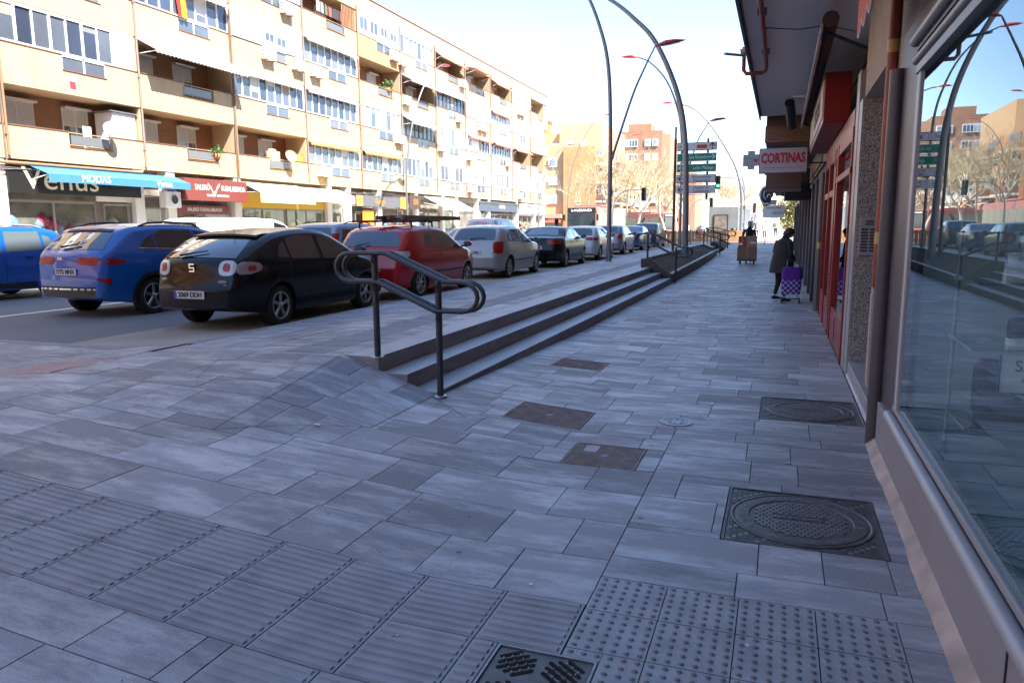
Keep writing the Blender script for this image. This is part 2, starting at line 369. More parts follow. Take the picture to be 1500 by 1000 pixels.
for xa in (-1.95,-1.55,-1.15):
    xb = min(xa+0.4, TS3[1]); g=0.003; z = 0.0
    b.add([(xa+g,1.74+g,Hg(xa,2)),(xb-g,1.74+g,Hg(xb,2)),(xb-g,2.15-g,Hg(xb,2)),(xa+g,2.15-g,Hg(xa,2))], [(0,1,2,3)], rib)
    for q in range(8):
        yc = 1.766+q*0.0512; x0,x1 = xa+0.016, xb-0.016; z0,z1 = Hg(x0,2),Hg(x1,2)
        b.grid([[(x0,yc-0.0145,z0),(x0+.004,yc-0.0095,z0+0.005),(x0+.004,yc+0.0095,z0+0.005),(x0,yc+0.0145,z0)],[(x1,yc-0.0145,z1),(x1-.004,yc-0.0095,z1+0.005),(x1-.004,yc+0.0095,z1+0.005),(x1,yc+0.0145,z1)]], rib, False)
struct(b.build('ribbed_guide_strip', recalc=False))
stud = mat('studded_tile', (0.32,0.308,0.32), 0.6, var=0.18, vscale=6, bump=0.2, bscale=200)
studtop = mat('stud_top', (0.14,0.138,0.145), 0.45, var=0.2, vscale=30)
b = MB(); W4 = (STD[1]-STD[0])/4
for (p,q) in ((GR[3]+.002,STD[3]-2*W4-.002),(STD[3]-4*W4+.002,GR[2]-.002)): b.add([(STD[0]+.002,p,0),(GR[1],p,0),(GR[1],q,0),(STD[0]+.002,q,0)],[(0,1,2,3)],stud)
for i in range(4):
    for j in range(6):
        xa, ya = STD[0]+i*W4, STD[3]-(j+1)*W4; g = 0.0022
        if xa < GR[1] and ya < GR[3]: pass
        b.add([(xa+g if not(xa<GR[1]-.01 and ya<GR[3] and ya+W4>GR[2]) else GR[1]+g,ya+g,0),(xa+W4-g,ya+g,0),(xa+W4-g,ya+W4-g,0),(xa+g if not(xa<GR[1]-.01 and ya<GR[3] and ya+W4>GR[2]) else GR[1]+g,ya+W4-g,0)], [(0,1,2,3)], stud)
        for p in range(6):
            for q in range(6):
                cx, cy = xa+0.0265+p*0.0525, ya+0.0265+q*0.0525
                if cx < GR[1]+0.015 and GR[2]-0.02 < cy < GR[3]+0.015: continue
                b.lathe([(0.0145,-0.0005),(0.0125,0.0035)], stud, (cx,cy,0), n=8, smooth=True)
                b.lathe([(0.0118,0.0036),(0.0085,0.0052),(0.0,0.0056)], studtop, (cx,cy,0), n=8, smooth=True)
struct(b.build('studded_warning_strip', recalc=False))
# kerb of the raised pavement
b = MB(); ks = mat('kerb_granite', (0.21,0.215,0.23), 0.6, var=0.2, vscale=4, bump=0.1)
y = 6.6
while y < 60: b.box((-6.348,y,0.1), (-6.202,min(y+0.996,60),0.362), ks, 0.012); y += 1.0
x = -17.9
while x < -6.4: b.box((x,6.605,0.1), (min(x+0.996,-6.352),6.75,0.232), ks, 0.01); x += 1.0
struct(b.build('kerb'))
# ---------------- steps ----------------
riser = mat('step_riser', (0.27,0.25,0.255), 0.6, var=0.3, vscale=2.5, stretch=(1,0.5,4), bump=0.1)
tread = mat('step_tread', (0.33,0.325,0.34), 0.5, var=0.2, vscale=1.6, var2=0.1)
kers = mat('step_nosing', (0.16,0.15,0.155), 0.6, var=.4, vscale=12)
def stairs(name, ya, yb, top_from, n=3):
    b = MB(); X = [-3.83,-3.5,-3.2,-2.9]; Zs = [0.45,0.30,0.15]
    for i in range(3):
        xa, xb = X[i], X[i+1]; y = ya; k = 0
        while y < yb-0.01:
            ye = min(y+1.2, yb)
            b.box((xa+0.002 if i else xa, y+0.002, Zs[i]-0.006), (xb-0.004, ye-0.002, Zs[i]), tread)
            b.box((xb-0.09, y+0.002, Zs[i]-0.17), (xb-0.0035, ye-0.002, Zs[i]-0.0065), riser)
            b.box((xb-0.012, y+0.002, Zs[i]-0.0064), (xb, ye-0.002, Zs[i]+0.0004), kers)
            y = ye
        b.box((xa, ya+0.01, -0.1), (xb-0.09, yb, Zs[i]-0.0066), riser)
    return struct(b.build(name))
stairs('steps', 6.0, 21.6, 0.45)
stairs('steps', 38.2, 44.5, 0.45)
# triangular make-up pieces at the foot of the steps
b = MB(); tri = [(-3.83,6.0),(-3.5,5.999),(-3.2,5.999),(-2.9,5.999)]
b.prism([(-3.83,5.985,0.449),(-3.5,5.985,0.449),(-3.5,5.985,0.2),(-3.83,5.985,0.3)], (0,0.02,0), riser)
b.prism([(-3.5,5.985,0.3),(-3.2,5.985,0.298),(-3.2,5.985,0.1),(-3.5,5.985,0.15)], (0,0.02,0), riser)
struct(b.build('step_end'))
# dark cut lines where the ramp folds
seam = mat('cut_joint', (0.03,0.03,0.032), 0.95)
b = MB()
def gline(pts, wd=0.007, zf=Hg, dz=0.0022):
    for (p, q) in zip(pts[:-1], pts[1:]):
        p = Vector((p[0],p[1])); q = Vector((q[0],q[1])); d = q-p; n = max(1, int(d.length/0.12)); nn = Vector((-d.y,d.x)).normalized()*wd/2
        b.grid([[(v.x+s*nn.x, v.y+s*nn.y, zf(v.x+s*nn.x, v.y+s*nn.y)+dz) for s in (-1,1)] for v in (p+d*(i/n) for i in range(n+1))], seam, False)
gline([(-3.87,5.93),(-3.87,4.2)],.005); gline([(-2.92,5.93),(-2.92,4.85)],.004); gline([(-5.6,4.2),(-2.6,4.2)],.004); gline([(-3.87,4.2),(-2.92,4.85)],.004)
gline([(-5.2,5.93),(-4.75,5.0),(-5.0,4.2)],.004); gline([(-4.75,5.0),(-3.87,5.3)],.004); gline([(-2.92,5.93),(-2.4,5.5)],.005)
struct(b.build('cut_joint', recalc=False))
# ---------------- covers in the paving ----------------
iron = mat('cast_iron', (0.10,0.095,0.092), 0.5, metal=0.3, var=0.35, vscale=14, bump=0.15)
iron2 = mat('worn_iron', (0.24,0.23,0.235), 0.42, metal=0.5, var=0.25, vscale=20)
rusty = mat('rusty_cover', (0.24,0.18,0.155), 0.75, metal=0.1, var=0.35, vscale=9, bump=0.1)
def manhole(x0,x1,y0,y1,label):
    cx, cy = (x0+x1)/2, (y0+y1)/2; t = thing('manhole_cover', label, 'manhole cover', (cx,cy,0), group='square manhole covers beside the shop fronts')
    b = MB(); b.box((x0+0.004,y0+0.004,-0.05), (x1-0.004,y1-0.004,-0.006), iron)
    for e in ((x0+.004,y0+.004,x1-.004,y0+.018),(x0+.004,y1-.018,x1-.004,y1-.004),(x0+.004,y0+.018,x0+.018,y1-.018),(x1-.018,y0+.018,x1-.004,y1-.018)):
        b.box((e[0],e[1],-0.02), (e[2],e[3],0.002), iron)
    Rr = min(x1-x0,y1-y0)/2*0.93; s = 0.030; nx = int((x1-x0-0.05)/s); ny = int((y1-y0-0.05)/s)
    for i in range(nx):
        for j in range(ny):
            px, py = x0+0.03+i*s, y0+0.03+j*s
            if math.hypot(px+0.01-cx, py+0.01-cy) < Rr+0.015: continue
            b.box((px,py,-0.008), (px+0.021,py+0.021,0.0), iron2 if (i*7+j*3) % 5 == 0 else iron)
    b.build('frame', t)
    b = MB(); b.lathe([(Rr,-0.01),(Rr,0.001),(Rr-0.012,0.003),(Rr-0.02,-0.002),(Rr-0.03,-0.002),(Rr-0.035,0.003),(Rr-0.1,0.003),(Rr-0.105,-0.003),(0,-0.003)], iron, (cx,cy,0), n=56, smooth=False)
    r2 = Rr-0.11
    for i in range(-9,10):
        for j in range(-9,10):
            px, py = cx+i*0.036+(0.018 if j % 2 else 0), cy+j*0.030
            if math.hypot(px-cx,py-cy) > r2-0.02 or abs(py-cy) < 0.04 and abs(px-cx) < 0.14: continue
            b.box((px-0.013,py-0.010,-0.004), (px+0.013,py+0.010,0.003), iron2)
    text_into(b, 'SANEAMIENTO', 0.045, (cx,cy,0.002), (1,0.0,0), (0,1,0), iron2, 0.004, squash=0.8)
    n = 26; txt = 'AGUAS RESIDUALES MUNICIPAL '
    for k in range(n):
        a = math.pi*0.5 - 2*math.pi*k/n*1.0; rr_ = Rr-0.068
        if txt[k] != ' ': text_into(b, txt[k], 0.05, (cx+rr_*math.cos(a), cy+rr_*math.sin(a), 0.0035), (math.sin(a),-math.cos(a),0), (math.cos(a),math.sin(a),0), iron2, 0.003)
    b.build('lid', t)
manhole(*MH[0], 'square iron manhole with round lid, nearer one next to the grey shop sill')
manhole(*MH[1], 'square iron manhole with round lid, farther one by the doorway threshold')
def flatcover(r, label, m, kind, fz, plate=True):
    x0,x1,y0,y1 = r; cx,cy = (x0+x1)/2,(y0+y1)/2; z0 = fz(cx,cy); sl = (fz(x1,cy)-fz(x0,cy))/(x1-x0)
    t = thing('utility_cover', label, 'drain cover', (cx,cy,z0)); Z = lambda x: z0+sl*(x-cx)
    def slab(b, xa,ya,xb,yb,za,zb,mm):
        b.add([(xa,ya,Z(xa)+za),(xb,ya,Z(xb)+za),(xb,yb,Z(xb)+za),(xa,yb,Z(xa)+za),(xa,ya,Z(xa)+zb),(xb,ya,Z(xb)+zb),(xb,yb,Z(xb)+zb),(xa,yb,Z(xa)+zb)], [(0,3,2,1),(4,5,6,7),(0,1,5,4),(1,2,6,5),(2,3,7,6),(3,0,4,7)], mm)
    b = MB()
    for e in ((x0+.004,y0+.004,x1-.004,y0+.02),(x0+.004,y1-.02,x1-.004,y1-.004),(x0+.004,y0+.02,x0+.02,y1-.02),(x1-.02,y0+.02,x1-.004,y1-.02)): slab(b,*e,-0.03,0.003,m)
    b.build('frame', t)
    b = MB(); slab(b, x0+.023,y0+.023,x1-.023,y1-.023,-0.03,-0.002,m)
    n = int((x1-x0-0.05)/0.018)
    for k in range(n):
        xa = x0+0.028+k*0.018
        if kind == 'rib':
            for (ya,yb) in ((y0+.03,cy-0.035),(cy+0.035,y1-.03)) if k in (n//2-1,n//2,n//2+1) else ((y0+.03,y1-.03),):
                if plate and 3 < k < 9: yb = y1-0.22
                if yb > ya: slab(b, xa,ya,xa+0.010,yb,-0.003,0.0025,m)
        else:
            for q in range(int((y1-y0-0.06)/0.03)): slab(b, xa, y0+.03+q*0.03, xa+0.010, y0+.05+q*0.03, -0.003, 0.0025, m)
    if plate: slab(b, x0+0.09,y1-0.2,x0+0.2,y1-0.05,-0.002,0.0015,MATS['studded_tile'])
    b.lathe([(0.03,-0.002),(0.03,0.003),(0.02,0.003),(0.018,0),(0,0)], iron2, (cx,cy,z0), n=16)
    b.build('lid', t)
flatcover(CV[0], 'brown ribbed drain cover just right of the near handrail foot', rusty, 'rib', Hg, False)
flatcover(CV[1], 'brown ribbed cover with a small grey plate in its corner', rusty, 'rib', Hg)
flatcover(CV[2], 'small faint brown cover beside the lowest step', rusty, 'chk', Hg, False)
pinkm = mat('pink_cover', (0.62,0.45,0.42), 0.6, var=0.15, vscale=10)
flatcover(CV[3], 'pinkish checkered cover in the paving near the road edge', pinkm, 'chk', Hg, False)
# round valve cap
b = MB(); b.lathe([(0.14,-0.01),(0.14,0.004),(0.11,0.005),(0.105,0.001),(0.09,0.001),(0.085,0.004),(0.03,0.004),(0,0.004)], iron2, (-0.76,6.2,0.002), n=24, smooth=False)
for k in range(8):
    a = k*math.pi/4; b.box((-0.76+0.06*math.cos(a)-.008,6.2+0.06*math.sin(a)-.008,0), (-0.76+0.06*math.cos(a)+.008,6.2+0.06*math.sin(a)+.008,0.009), iron)
tag(b.build('valve_cover', origin=(-0.76,6.2,0)), 'small round grey valve cap sunk in the pavers', 'valve cover')
# drain grate
t = thing('drain_grate', 'black cast iron drain grate with slanted slots beside the studded tiles', 'drain grate', ((GR[0]+GR[1])/2,(GR[2]+GR[3])/2,0))
b = MB(); x0,x1,y0,y1 = GR
for e in ((x0+.003,y0+.003,x1-.003,y0+.014),(x0+.003,y1-.014,x1-.003,y1-.003),(x0+.003,y0+.014,x0+.014,y1-.014),(x1-.014,y0+.014,x1-.003,y1-.014)): b.box((e[0],e[1],-0.05),(e[2],e[3],0.002),iron2)
b.build('frame', t)
b = MB(); a0,a1,c0,c1 = x0+.018,x1-.018,y0+.018,y1-.018; pit = mat('drain_pit', (0.004,0.004,0.004), 1.0)
b.box((a0,c0,-0.02), (a1,c1,-0.004), iron)
cx,cy = (a0+a1)/2,(c0+c1)/2
for (qx,qy,sg) in ((-1,1,1),(1,1,-1),(-1,-1,-1),(1,-1,1)):
    mx,my = cx+qx*0.092, cy+qy*0.098
    for k in range(-2,3):
        d = Vector((1,sg*0.75,0)).normalized(); nn = Vector((-d.y,d.x,0)); L_ = 0.075-abs(k)*0.018; o = Vector((mx,my,0))+nn*k*0.032
        pts = []
        for (e, s0) in ((1,-1),(-1,1)):
            for q in range(5):
                an = math.pi/2*s0*(1 if e==1 else 1) + (q/4)*math.pi; pts.append(o + d*(e*L_) + (d*math.cos(an+0) + nn*math.sin(an))*0.0085 if e==1 else o + d*(e*L_) + (d*math.cos(math.pi/2+(q/4)*math.pi) + nn*math.sin(math.pi/2+(q/4)*math.pi))*0.0085)
        b.prism([(p.x,p.y,-0.012) for p in pts], (0,0,0.0105), pit)
        for s in (-1,1):
            for q in (-1,0,1):
                c = o + nn*0.016*s + d*q*0.035
                if a0+.01 < c.x < a1-.01 and c0+.01 < c.y < c1-.01 and k in (-1,0,1): b.lathe([(0.006,-0.004),(0.005,0.0005),(0,0.001)], iron2, (c.x,c.y,0), n=6)
text_into(b, 'CAMET', 0.035, (a1-0.05,c0+0.03,-0.003), (0.9,0.4,0), (-0.4,0.9,0), iron2, 0.004)
b.build('lid', t)
# cigarette ends and scraps
paperm = mat('paper_scrap', (0.75,0.74,0.72), 0.7); tan = mat('filter_tan', (0.5,0.3,0.16), 0.7)
for i,(x,y,a,k,lab) in enumerate([(-1.42,2.45,0.4,1,'cigarette end on the ribbed tiles left of the grate'),(-2.35,2.6,0.2,1,'cigarette end on the middle of the ribbed strip'),(-1.05,2.68,1.0,1,'cigarette end at the corner of the drain grate'),
    (-1.17,2.22,0.1,1,'cigarette end left of the drain grate'),(-0.05,2.85,0.5,0,'white paper scrap among the studs'),(-1.02,3.05,0.9,0,'white scrap on the slab beside the ribbed tile'),(-3.25,4.62,0.5,2,'crumpled white paper on the folded ramp'),(0.12,5.32,0.3,2,'white scrap on the pavers beyond the near manhole'),(-0.52,6.95,0.7,2,'white scrap behind the round valve cap')]):
    z = Hg(x,y)+0.004; b = MB(); d = Vector((math.cos(a),math.sin(a),0))
    if k == 1:
        p = Vector((x,y,z)); t = thing('cigarette_end', lab, 'cigarette end', (x,y,z), group='litter on the paving')
        b.tube([p, p+d*0.02], 0.004, tan, 7); b.build('filter', t); b = MB(); b.tube([p+d*0.0205, p+d*0.032], [0.004,0.0032], paperm, 7); b.build('paper', t)
    else:
        s = 0.012 if k == 0 else 0.028; rr = random.Random(i)
        pts = [Vector((x,y,z))+Vector((math.cos(q)*s*rr.uniform(.6,1.2), math.sin(q)*s*0.6*rr.uniform(.6,1.2), rr.uniform(0,0.008))) for q in [j*math.pi/4 for j in range(8)]]
        b.prism(pts, (0,0,0.003), paperm); tag(b.build('paper_scrap', origin=(x,y,z)), lab, 'litter', 'litter on the paving')
# small dry leaves and grit, countless
b = MB(); rr = random.Random(4); gm = mat('grit', (0.05,0.045,0.04), 0.9)
for k in range(500):
    x = rr.uniform(-5,0.6); y = rr.uniform(1.8,7.0); z = Hg(x,y)+0.001; s = rr.uniform(0.001,0.0032)
    b.add([(x-s,y-s,z),(x+s,y-s,z),(x+s,y+s,z),(x-s,y+s,z),(x,y,z+s*1.5)], [(0,1,4),(1,2,4),(2,3,4),(3,0,4)], gm if rr.random() < .7 else paperm)
tag(b.build('grit', recalc=False), kind='stuff')
# ---------------- apartment block across the road ----------------
FX = -26.0; BY = [13.3,19.3,25.4,31.3,37.3,43.2,48.9,54.6,60.5,66.4,72.3,78.2,83.2]
BY = [7.3-5.9, 7.3] + BY
PT = [5.37, 8.22, 11.09, 13.95]; OB = [(5.37,6.79),(8.22,9.69),(11.09,12.55),(13.95,15.3)]; PB = [4.19,6.79,9.69,12.55]
render = mat('cream_render', (0.50,0.365,0.225), 0.8, var=0.09, vscale=1.1, var2=0.07, v2scale=7, stretch=(1,1.3,.3))
render2 = mat('orange_render', (0.52,0.30,0.15), 0.8, var=0.06, vscale=0.5)
coping = mat('brown_coping', (0.22,0.10,0.06), 0.6)
brickm = brick_mat('brick_wall', (0.30,0.12,0.06), (0.36,0.16,0.08), (0.35,0.24,0.16))
brickx = brick_mat('brick_wall_side', (0.30,0.12,0.06), (0.36,0.16,0.08), (0.35,0.24,0.16), 'XZ')
wfr = mat('white_frame', (0.75,0.76,0.78), 0.4); gfr = mat('bronze_frame', (0.10,0.06,0.04), 0.4)
def pane(name, c, r=0.06): return mat(name, c, r, var=0.35, vscale=0.35, spec=0.9)
panes = [pane('blue_pane', (0.045,0.06,0.10)), pane('grey_pane', (0.10,0.12,0.155)), pane('pale_pane', (0.26,0.32,0.40), 0.15), pane('curtain_pane', (0.18,0.19,0.20), 0.2)]
shut = mat('white_shutter', (0.72,0.71,0.68), 0.5); panelw = mat('white_panel', (0.82,0.82,0.82), 0.4)
metal_g = mat('grey_metal', (0.22,0.23,0.24), 0.4, metal=0.4)
ab = thing('apartment_building', 'long cream rendered apartment block with shops below, across the road', 'building', (FX,45,Z_ROAD))
b = MB()
y0, y1 = BY[0], BY[-1]
for fl in range(4):
    # parapet, opened where the balcony has its low panel
    for k in range(len(BY)-1):
        ya, yb = BY[k], BY[k+1]; ca, cb = ya+2.5, ya+4.5
        m = render2 if (fl == 3 and k == 7) else render; ox = 0.012 if m is render2 else 0
        z0, z1 = PB[fl], PT[fl]
        b.box((FX-0.14,ya,z0), (FX+ox,ca,z1), m); b.box((FX-0.14,ca,z0), (FX+ox,cb,z1-0.55), m); b.box((FX-0.14,cb,z0), (FX+ox,yb,z1), m)
    b.box((FX-1.5,y0,PB[fl]-0.002), (FX-0.145,y1,PB[fl]+0.2), render)
for k in range(len(BY)):
    y = BY[k]
    for fl in range(4):
        b.box((FX-1.45,y-0.07,OB[fl][0]-1.0), (FX-0.05,y+0.07,OB[fl][1]), render)
b.box((FX-14,y0,15.32), (FX+0.003,y1,16.35), render); b.box((FX-14,y0,0.3), (FX-1.55,y1,15.3), render)
# rounded balcony ends past the last bay
for fl in range(4): b.box((FX-6,y1,PB[fl]), (FX,y1+1.5,PT[fl]), render)
b.box((FX-6,y1,15.32), (FX,y1+1.5,16.35), render)
b.build('wall', ab)
b = MB()
for fl in range(4): b.box((FX-1.50,y0+0.1,OB[fl][0]-1.0), (FX-1.44,y1-0.1,OB[fl][1]-0.01), brickm)
b.build('brick_wall', ab)
b = MB()
for fl in range(4):
    for k in range(len(BY)-1):
        ya, yb = BY[k], BY[k+1]
        for (p,q) in ((ya+.02,ya+2.5),(ya+4.5,yb-.02)): b.box((FX-0.16,p,PT[fl]), (FX+0.03,q,PT[fl]+0.035), coping)
        b.box((FX-0.16,ya+2.5,PT[fl]-0.565), (FX+0.035,ya+4.5,PT[fl]-0.54), coping)
b.box((FX-0.3,y0,16.35), (FX+0.05,y1+1.55,16.41), coping)
b.build('coping', ab)
for k in range(1, len(BY)-1):
    pb_ = MB(); pm = mat('rust_pipe', (0.33,0.17,0.10), 0.6) if k % 2 else mat('grey_pipe', (0.24,0.19,0.17), 0.6)
    pb_.tube([(FX+0.06,BY[k],4.3),(FX+0.06,BY[k],15.6)], 0.045, pm, 8)
    for z in (5,8,11,14): pb_.box((FX+0.0,BY[k]-.06,z), (FX+0.11,BY[k]+.06,z+0.04), pm)
    pb_.build('downpipe', ab)
def glazed(fl, ya, yb, style, split=None, endpanel=0):
    z0, z1 = OB[fl]; z0 += 0.03; ca = None
    f = MB(); m = gfr if style == 4 else wfr
    f.box((FX-0.10,ya,z0), (FX-0.02,yb,z0+0.07), m); f.box((FX-0.10,ya,z1-0.12), (FX-0.02,yb,z1), m)
    n = max(2, round((yb-ya-endpanel)/0.68)); ye = yb-endpanel
    for i in range(n+1):
        y = ya+(ye-ya)*i/n; wd = 0.05 if i % 2 else 0.03
        f.box((FX-0.095,y-wd,z0+0.07), (FX-0.025,y+wd,z1-0.12), m)
    if endpanel: f.box((FX-0.09,ye+.05,z0+.07), (FX-0.03,yb,z1-0.12), panelw)
    o = f.build('window', ab)
    g = MB(); rr = random.Random(int(ya*10+fl))
    for i in range(n):
        a, c = ya+(ye-ya)*i/n, ya+(ye-ya)*(i+1)/n
        base = {0:[0,0,1],1:[1,1,0],2:[2,2,1],3:[3,1,3],4:[0,3,1]}[style]
        pm = panes[rr.choice(base)]; xo = -0.06-0.018*(i % 2)
        zc = z1-.12
        if rr.random() < .38:
            zc = z1-.12-rr.choice((.25,.4,.6,.9)); g.box((FX+xo+.003,a+.03,zc+.002), (FX+xo-0.012,c-.03,z1-.12), rr.choice((shut, panes[3], mat('blind_beige', (.42,.34,.24), .7), mat('blind_grey', (.3,.31,.33), .7))))
        g.box((FX+xo,a+.03,z0+.07), (FX+xo-0.012,c-.03,zc), pm)
    g.build('pane', o)
def closed(fl, ya, yb, wins, hi=1.0):
    z0, z1 = OB[fl]; f = MB(); zt = z1 if hi == 1 else z1
    f.box((FX-0.11,ya,z0), (FX+0.03,yb,zt), panelw); o = f.build('enclosure_panel', ab)
    g = MB()
    for (u, wd, zl, zh) in wins:
        y = ya+u; g.box((FX+0.03,y,z0+zl), (FX+0.036,y+wd,z0+zh), panes[1]); g.box((FX+0.0365,y+wd/2-.02,z0+zl),(FX+0.046,y+wd/2+.02,z0+zh), wfr)
        g.box((FX+0.03,y-.04,z0+zl-.04), (FX+0.05,y+wd+.04,z0+zl), wfr)
    g.build('pane', o)
def backwin(fl, y, wd, z, h, shutter=0.6, style=0):
    X = FX-1.44; f = MB(); m = wfr
    f.box((X,y-.05,z), (X+.05,y,z+h), m); f.box((X,y+wd,z), (X+.05,y+wd+.05,z+h), m); f.box((X,y-.05,z+h), (X+.3,y+wd+.05,z+h+.08), m); f.box((X,y+wd/2-.03,z),(X+.045,y+wd/2+.03,z+h),m)
    o = f.build('window', ab); g = MB(); g.box((X,y,z), (X+.02,y+wd,z+h*(1-shutter)), panes[1])
    if shutter:
        zz = z+h*(1-shutter)
        while zz < z+h-0.01: g.box((X,y,zz), (X+.034,y+wd,zz+0.05), shut); zz += 0.06
    g.build('shutter' if shutter else 'pane', o)
def rail(fl, k, kind):
    ya = BY[k]+2.5; yb = ya+2.0; z1 = PT[fl]; z0 = z1-0.54
    f = MB()
    if kind == 'glass':
        for (a,c) in ((ya,ya+.05),(ya+.97,ya+1.03),(yb-.05,yb)): f.box((FX-0.08,a,z0), (FX-0.02,c,z1), wfr)
        f.box((FX-0.08,ya,z1-.05), (FX-0.02,yb,z1), wfr); f.box((FX-0.06,ya+.05,z0), (FX-0.05,yb-.05,z1-.05), panes[3] if (k+fl) % 2 else panes[1])
    else:
        rm = mat('tan_rail', (0.5,0.34,0.2), 0.5)
        for z in (z0+.06,z1-.02): f.tube([(FX-0.03,ya,z),(FX-0.03,yb,z)], 0.018, rm, 6)
        for y in (ya+.02,yb-.02): f.tube([(FX-0.03,y,z0),(FX-0.03,y,z1)], 0.018, rm, 6)
        f.box((FX-0.05,ya+.12,z0+.1), (FX-0.04,yb-.12,z1-.1), metal_g)
    f.build('railing', ab)
openrows = []
def bay(k, fl, kind, **kw):
    ya, yb = BY[k]+0.09, BY[k+1]-0.09
    if kind == 'G': glazed(fl, ya, yb, kw.get('s',0), endpanel=kw.get('e',0)); rail(fl, k, 'glass')
    elif kind == 'W': closed(fl, ya, yb, kw.get('w', [(0.6,0.5,0.5,1.1),(1.7,0.5,0.5,1.1),(3.1,0.5,0.6,1.1),(4.4,0.6,0.6,1.1)])); rail(fl, k, 'glass')
    elif kind == 'H':   # half panel, half glazed
        m = (ya+yb)/2; closed(fl, ya, m, [(0.5,0.6,0.5,1.1)]); glazed(fl, m+.02, yb, kw.get('s',2)); rail(fl, k, 'glass')
    elif kind == 'O':
        rail(fl, k, 'bar'); z = OB[fl][0]-0.25
        for (u, wd, sh) in kw.get('win', [(0.8,1.3,0.7),(3.4,1.1,0.5)]): backwin(fl, ya+u, wd, z, 1.35, sh)
T = {  # rows: floor 1..4 for each bay
 0:['O','G','G','O'],1:['G','G','W','G'],2:['O','G','O','G'],
 3:['O',('G',dict(s=0,e=1.1)),'W','W'],4:['O','O',('G',dict(s=0)),'G'],5:['O',('G',dict(s=1)),('W',dict(w=[(2.6,.7,.35,.75),(3.6,.7,.3,.7)])),'W'],
 6:[('G',dict(s=3)),('G',dict(s=1,e=.3)),('G',dict(s=3)),'O'],7:[('G',dict(s=1)),('G',dict(s=2)),'O',('W',dict(w=[(.3,.9,.35,1.1),(1.6,.9,.35,1.1),(3.0,.8,.5,1.0),(4.3,.8,.5,.95)]))],
 8:[('G',dict(s=1,e=.6)),('G',dict(s=4)),'O',('G',dict(s=2))],9:[('W',dict(w=[(.6,1.4,.1,1.2),(3.4,1.6,.1,1.2)])),('G',dict(s=2)),('G',dict(s=4)),'O'],
 10:[('W',dict(w=[(.4,.6,.5,.8),(1.8,.7,.5,.8),(3.6,.8,.3,.9)])),('H',dict(s=0)),'W','O'],11:[('G',dict(s=3)),('G',dict(s=1)),('G',dict(s=2)),'O'],
 12:[('W',dict(w=[(1,.5,.4,1.0),(4,.5,.3,1.1)])),'O',('W',dict(w=[(1.5,.5,.4,1.0)])),'W'],13:[('W',dict(w=[(2.2,.6,.3,1.1)])),'O',('G',dict(s=2)),'O']}
for k, row in T.items():
    if k >= len(BY)-1: continue
    for fl, c in enumerate(row):
        if isinstance(c, tuple): bay(k, fl, c[0], **c[1])
        else: bay(k, fl, c)
# the street side window grilles at the flat end
FL = ['first','second','third','fourth']
# awnings
stripe = mat('white_awning', (0.8,0.78,0.75), 0.7, var=0.05); sal = mat('salmon_awning', (0.62,0.26,0.17), 0.7, var=0.05)
orng = mat('orange_awning', (0.75,0.35,0.12), 0.7)
def awning(fl, ya, yb, out, drop, m, label, scal=True, z=None, cat='awning', group='awnings on the balconies across the road', name='balcony_awning'):
    z = OB[fl][1] if z is None else z
    t = thing(name, label, cat, (FX,(ya+yb)/2,z), group=group)
    b = MB(); n = max(4, int((yb-ya)/0.22)); ze = z-drop
    b.grid([[(FX-0.02+out*u,ya+(yb-ya)*i/n,z-0.06-(drop-0.0)*u-0.0) for i in range(n+1)] for u in (0,0.5,1)], m)
    b.grid([[(FX-0.02+out*u,ya+(yb-ya)*i/n,z-0.072-(drop-0.0)*u) for i in range(n+1)] for u in (0,0.5,1)], m)
    b.build('fabric', t)
    v = MB(); h = 0.14
    for i in range(n):
        a, c = ya+(yb-ya)*i/n, ya+(yb-ya)*(i+1)/n
        top = z-0.06-drop; x = FX-0.02+out
        v.prism([(x,a,top+.01),(x,c,top+.01),(x,c,top-h*0.7),(x,(a*3+c)/4,top-h*0.95),(x,(a+c)/2,top-h*(1.05 if scal else .95)),(x,(a+3*c)/4,top-h*0.95),(x,a,top-h*0.7)], (0.01,0,0), m)
    v.build('valance', t)
    r = MB(); r.tube([(FX+0.02,ya,z-0.04),(FX+0.02,yb,z-0.04)], 0.05, wfr, 8)
    if out > 0.35:
        for y in (ya+.08,yb-.08): r.tube([(FX+0.02,y,z-0.65),(FX+out-0.05,y,z-0.1-drop)], 0.018, wfr, 6)
    r.build('arm', t)
awning(1, 25.5, 31.3, 1.0, 0.5, stripe, 'white scalloped awning pulled far out over an open brick balcony')
awning(1, 31.5, 36.8, 0.25, 0.18, stripe, 'white scalloped awning over dark sliding panes, left of the glazed pair, second floor')
awning(1, 37.4, 42.8, 0.25, 0.16, stripe, 'white scalloped awning over dark panes right beside the second floor downpipe')
awning(2, 37.4, 42.9, 0.30, 0.18, stripe, 'white awning over pale panes on the third floor, beside a white air conditioner')
awning(2, 28.2, 31.1, 0.35, 0.2, stripe, 'short white scalloped awning at the top beside the balcony with the flag')
awning(0, 37.4, 42.9, 0.25, 0.2, orng, 'orange scalloped awning over pale panes, left of the two on the first floor')
awning(0, 43.4, 48.6, 0.25, 0.2, orng, 'orange scalloped awning over bluish panes, right of the two on the first floor')
awning(1, 49.2, 54.2, 0.85, 0.5, stripe, 'white awning pulled out over brown balcony windows behind the curved lamp arm')
awning(2, 49.2, 54.4, 0.75, 0.4, stripe, 'white awning pulled out over the third floor open balcony')
awning(2, 54.8, 60.2, 0.3, 0.2, stripe, 'white awning above dark greenish panes on the third floor')
awning(3, 54.8, 60.2, 0.5, 0.35, sal, 'salmon awning half down at the top floor, the left one')
awning(3, 60.8, 64.5, 1.1, 0.25, sal, 'salmon awning stretched out flat under the roof edge')
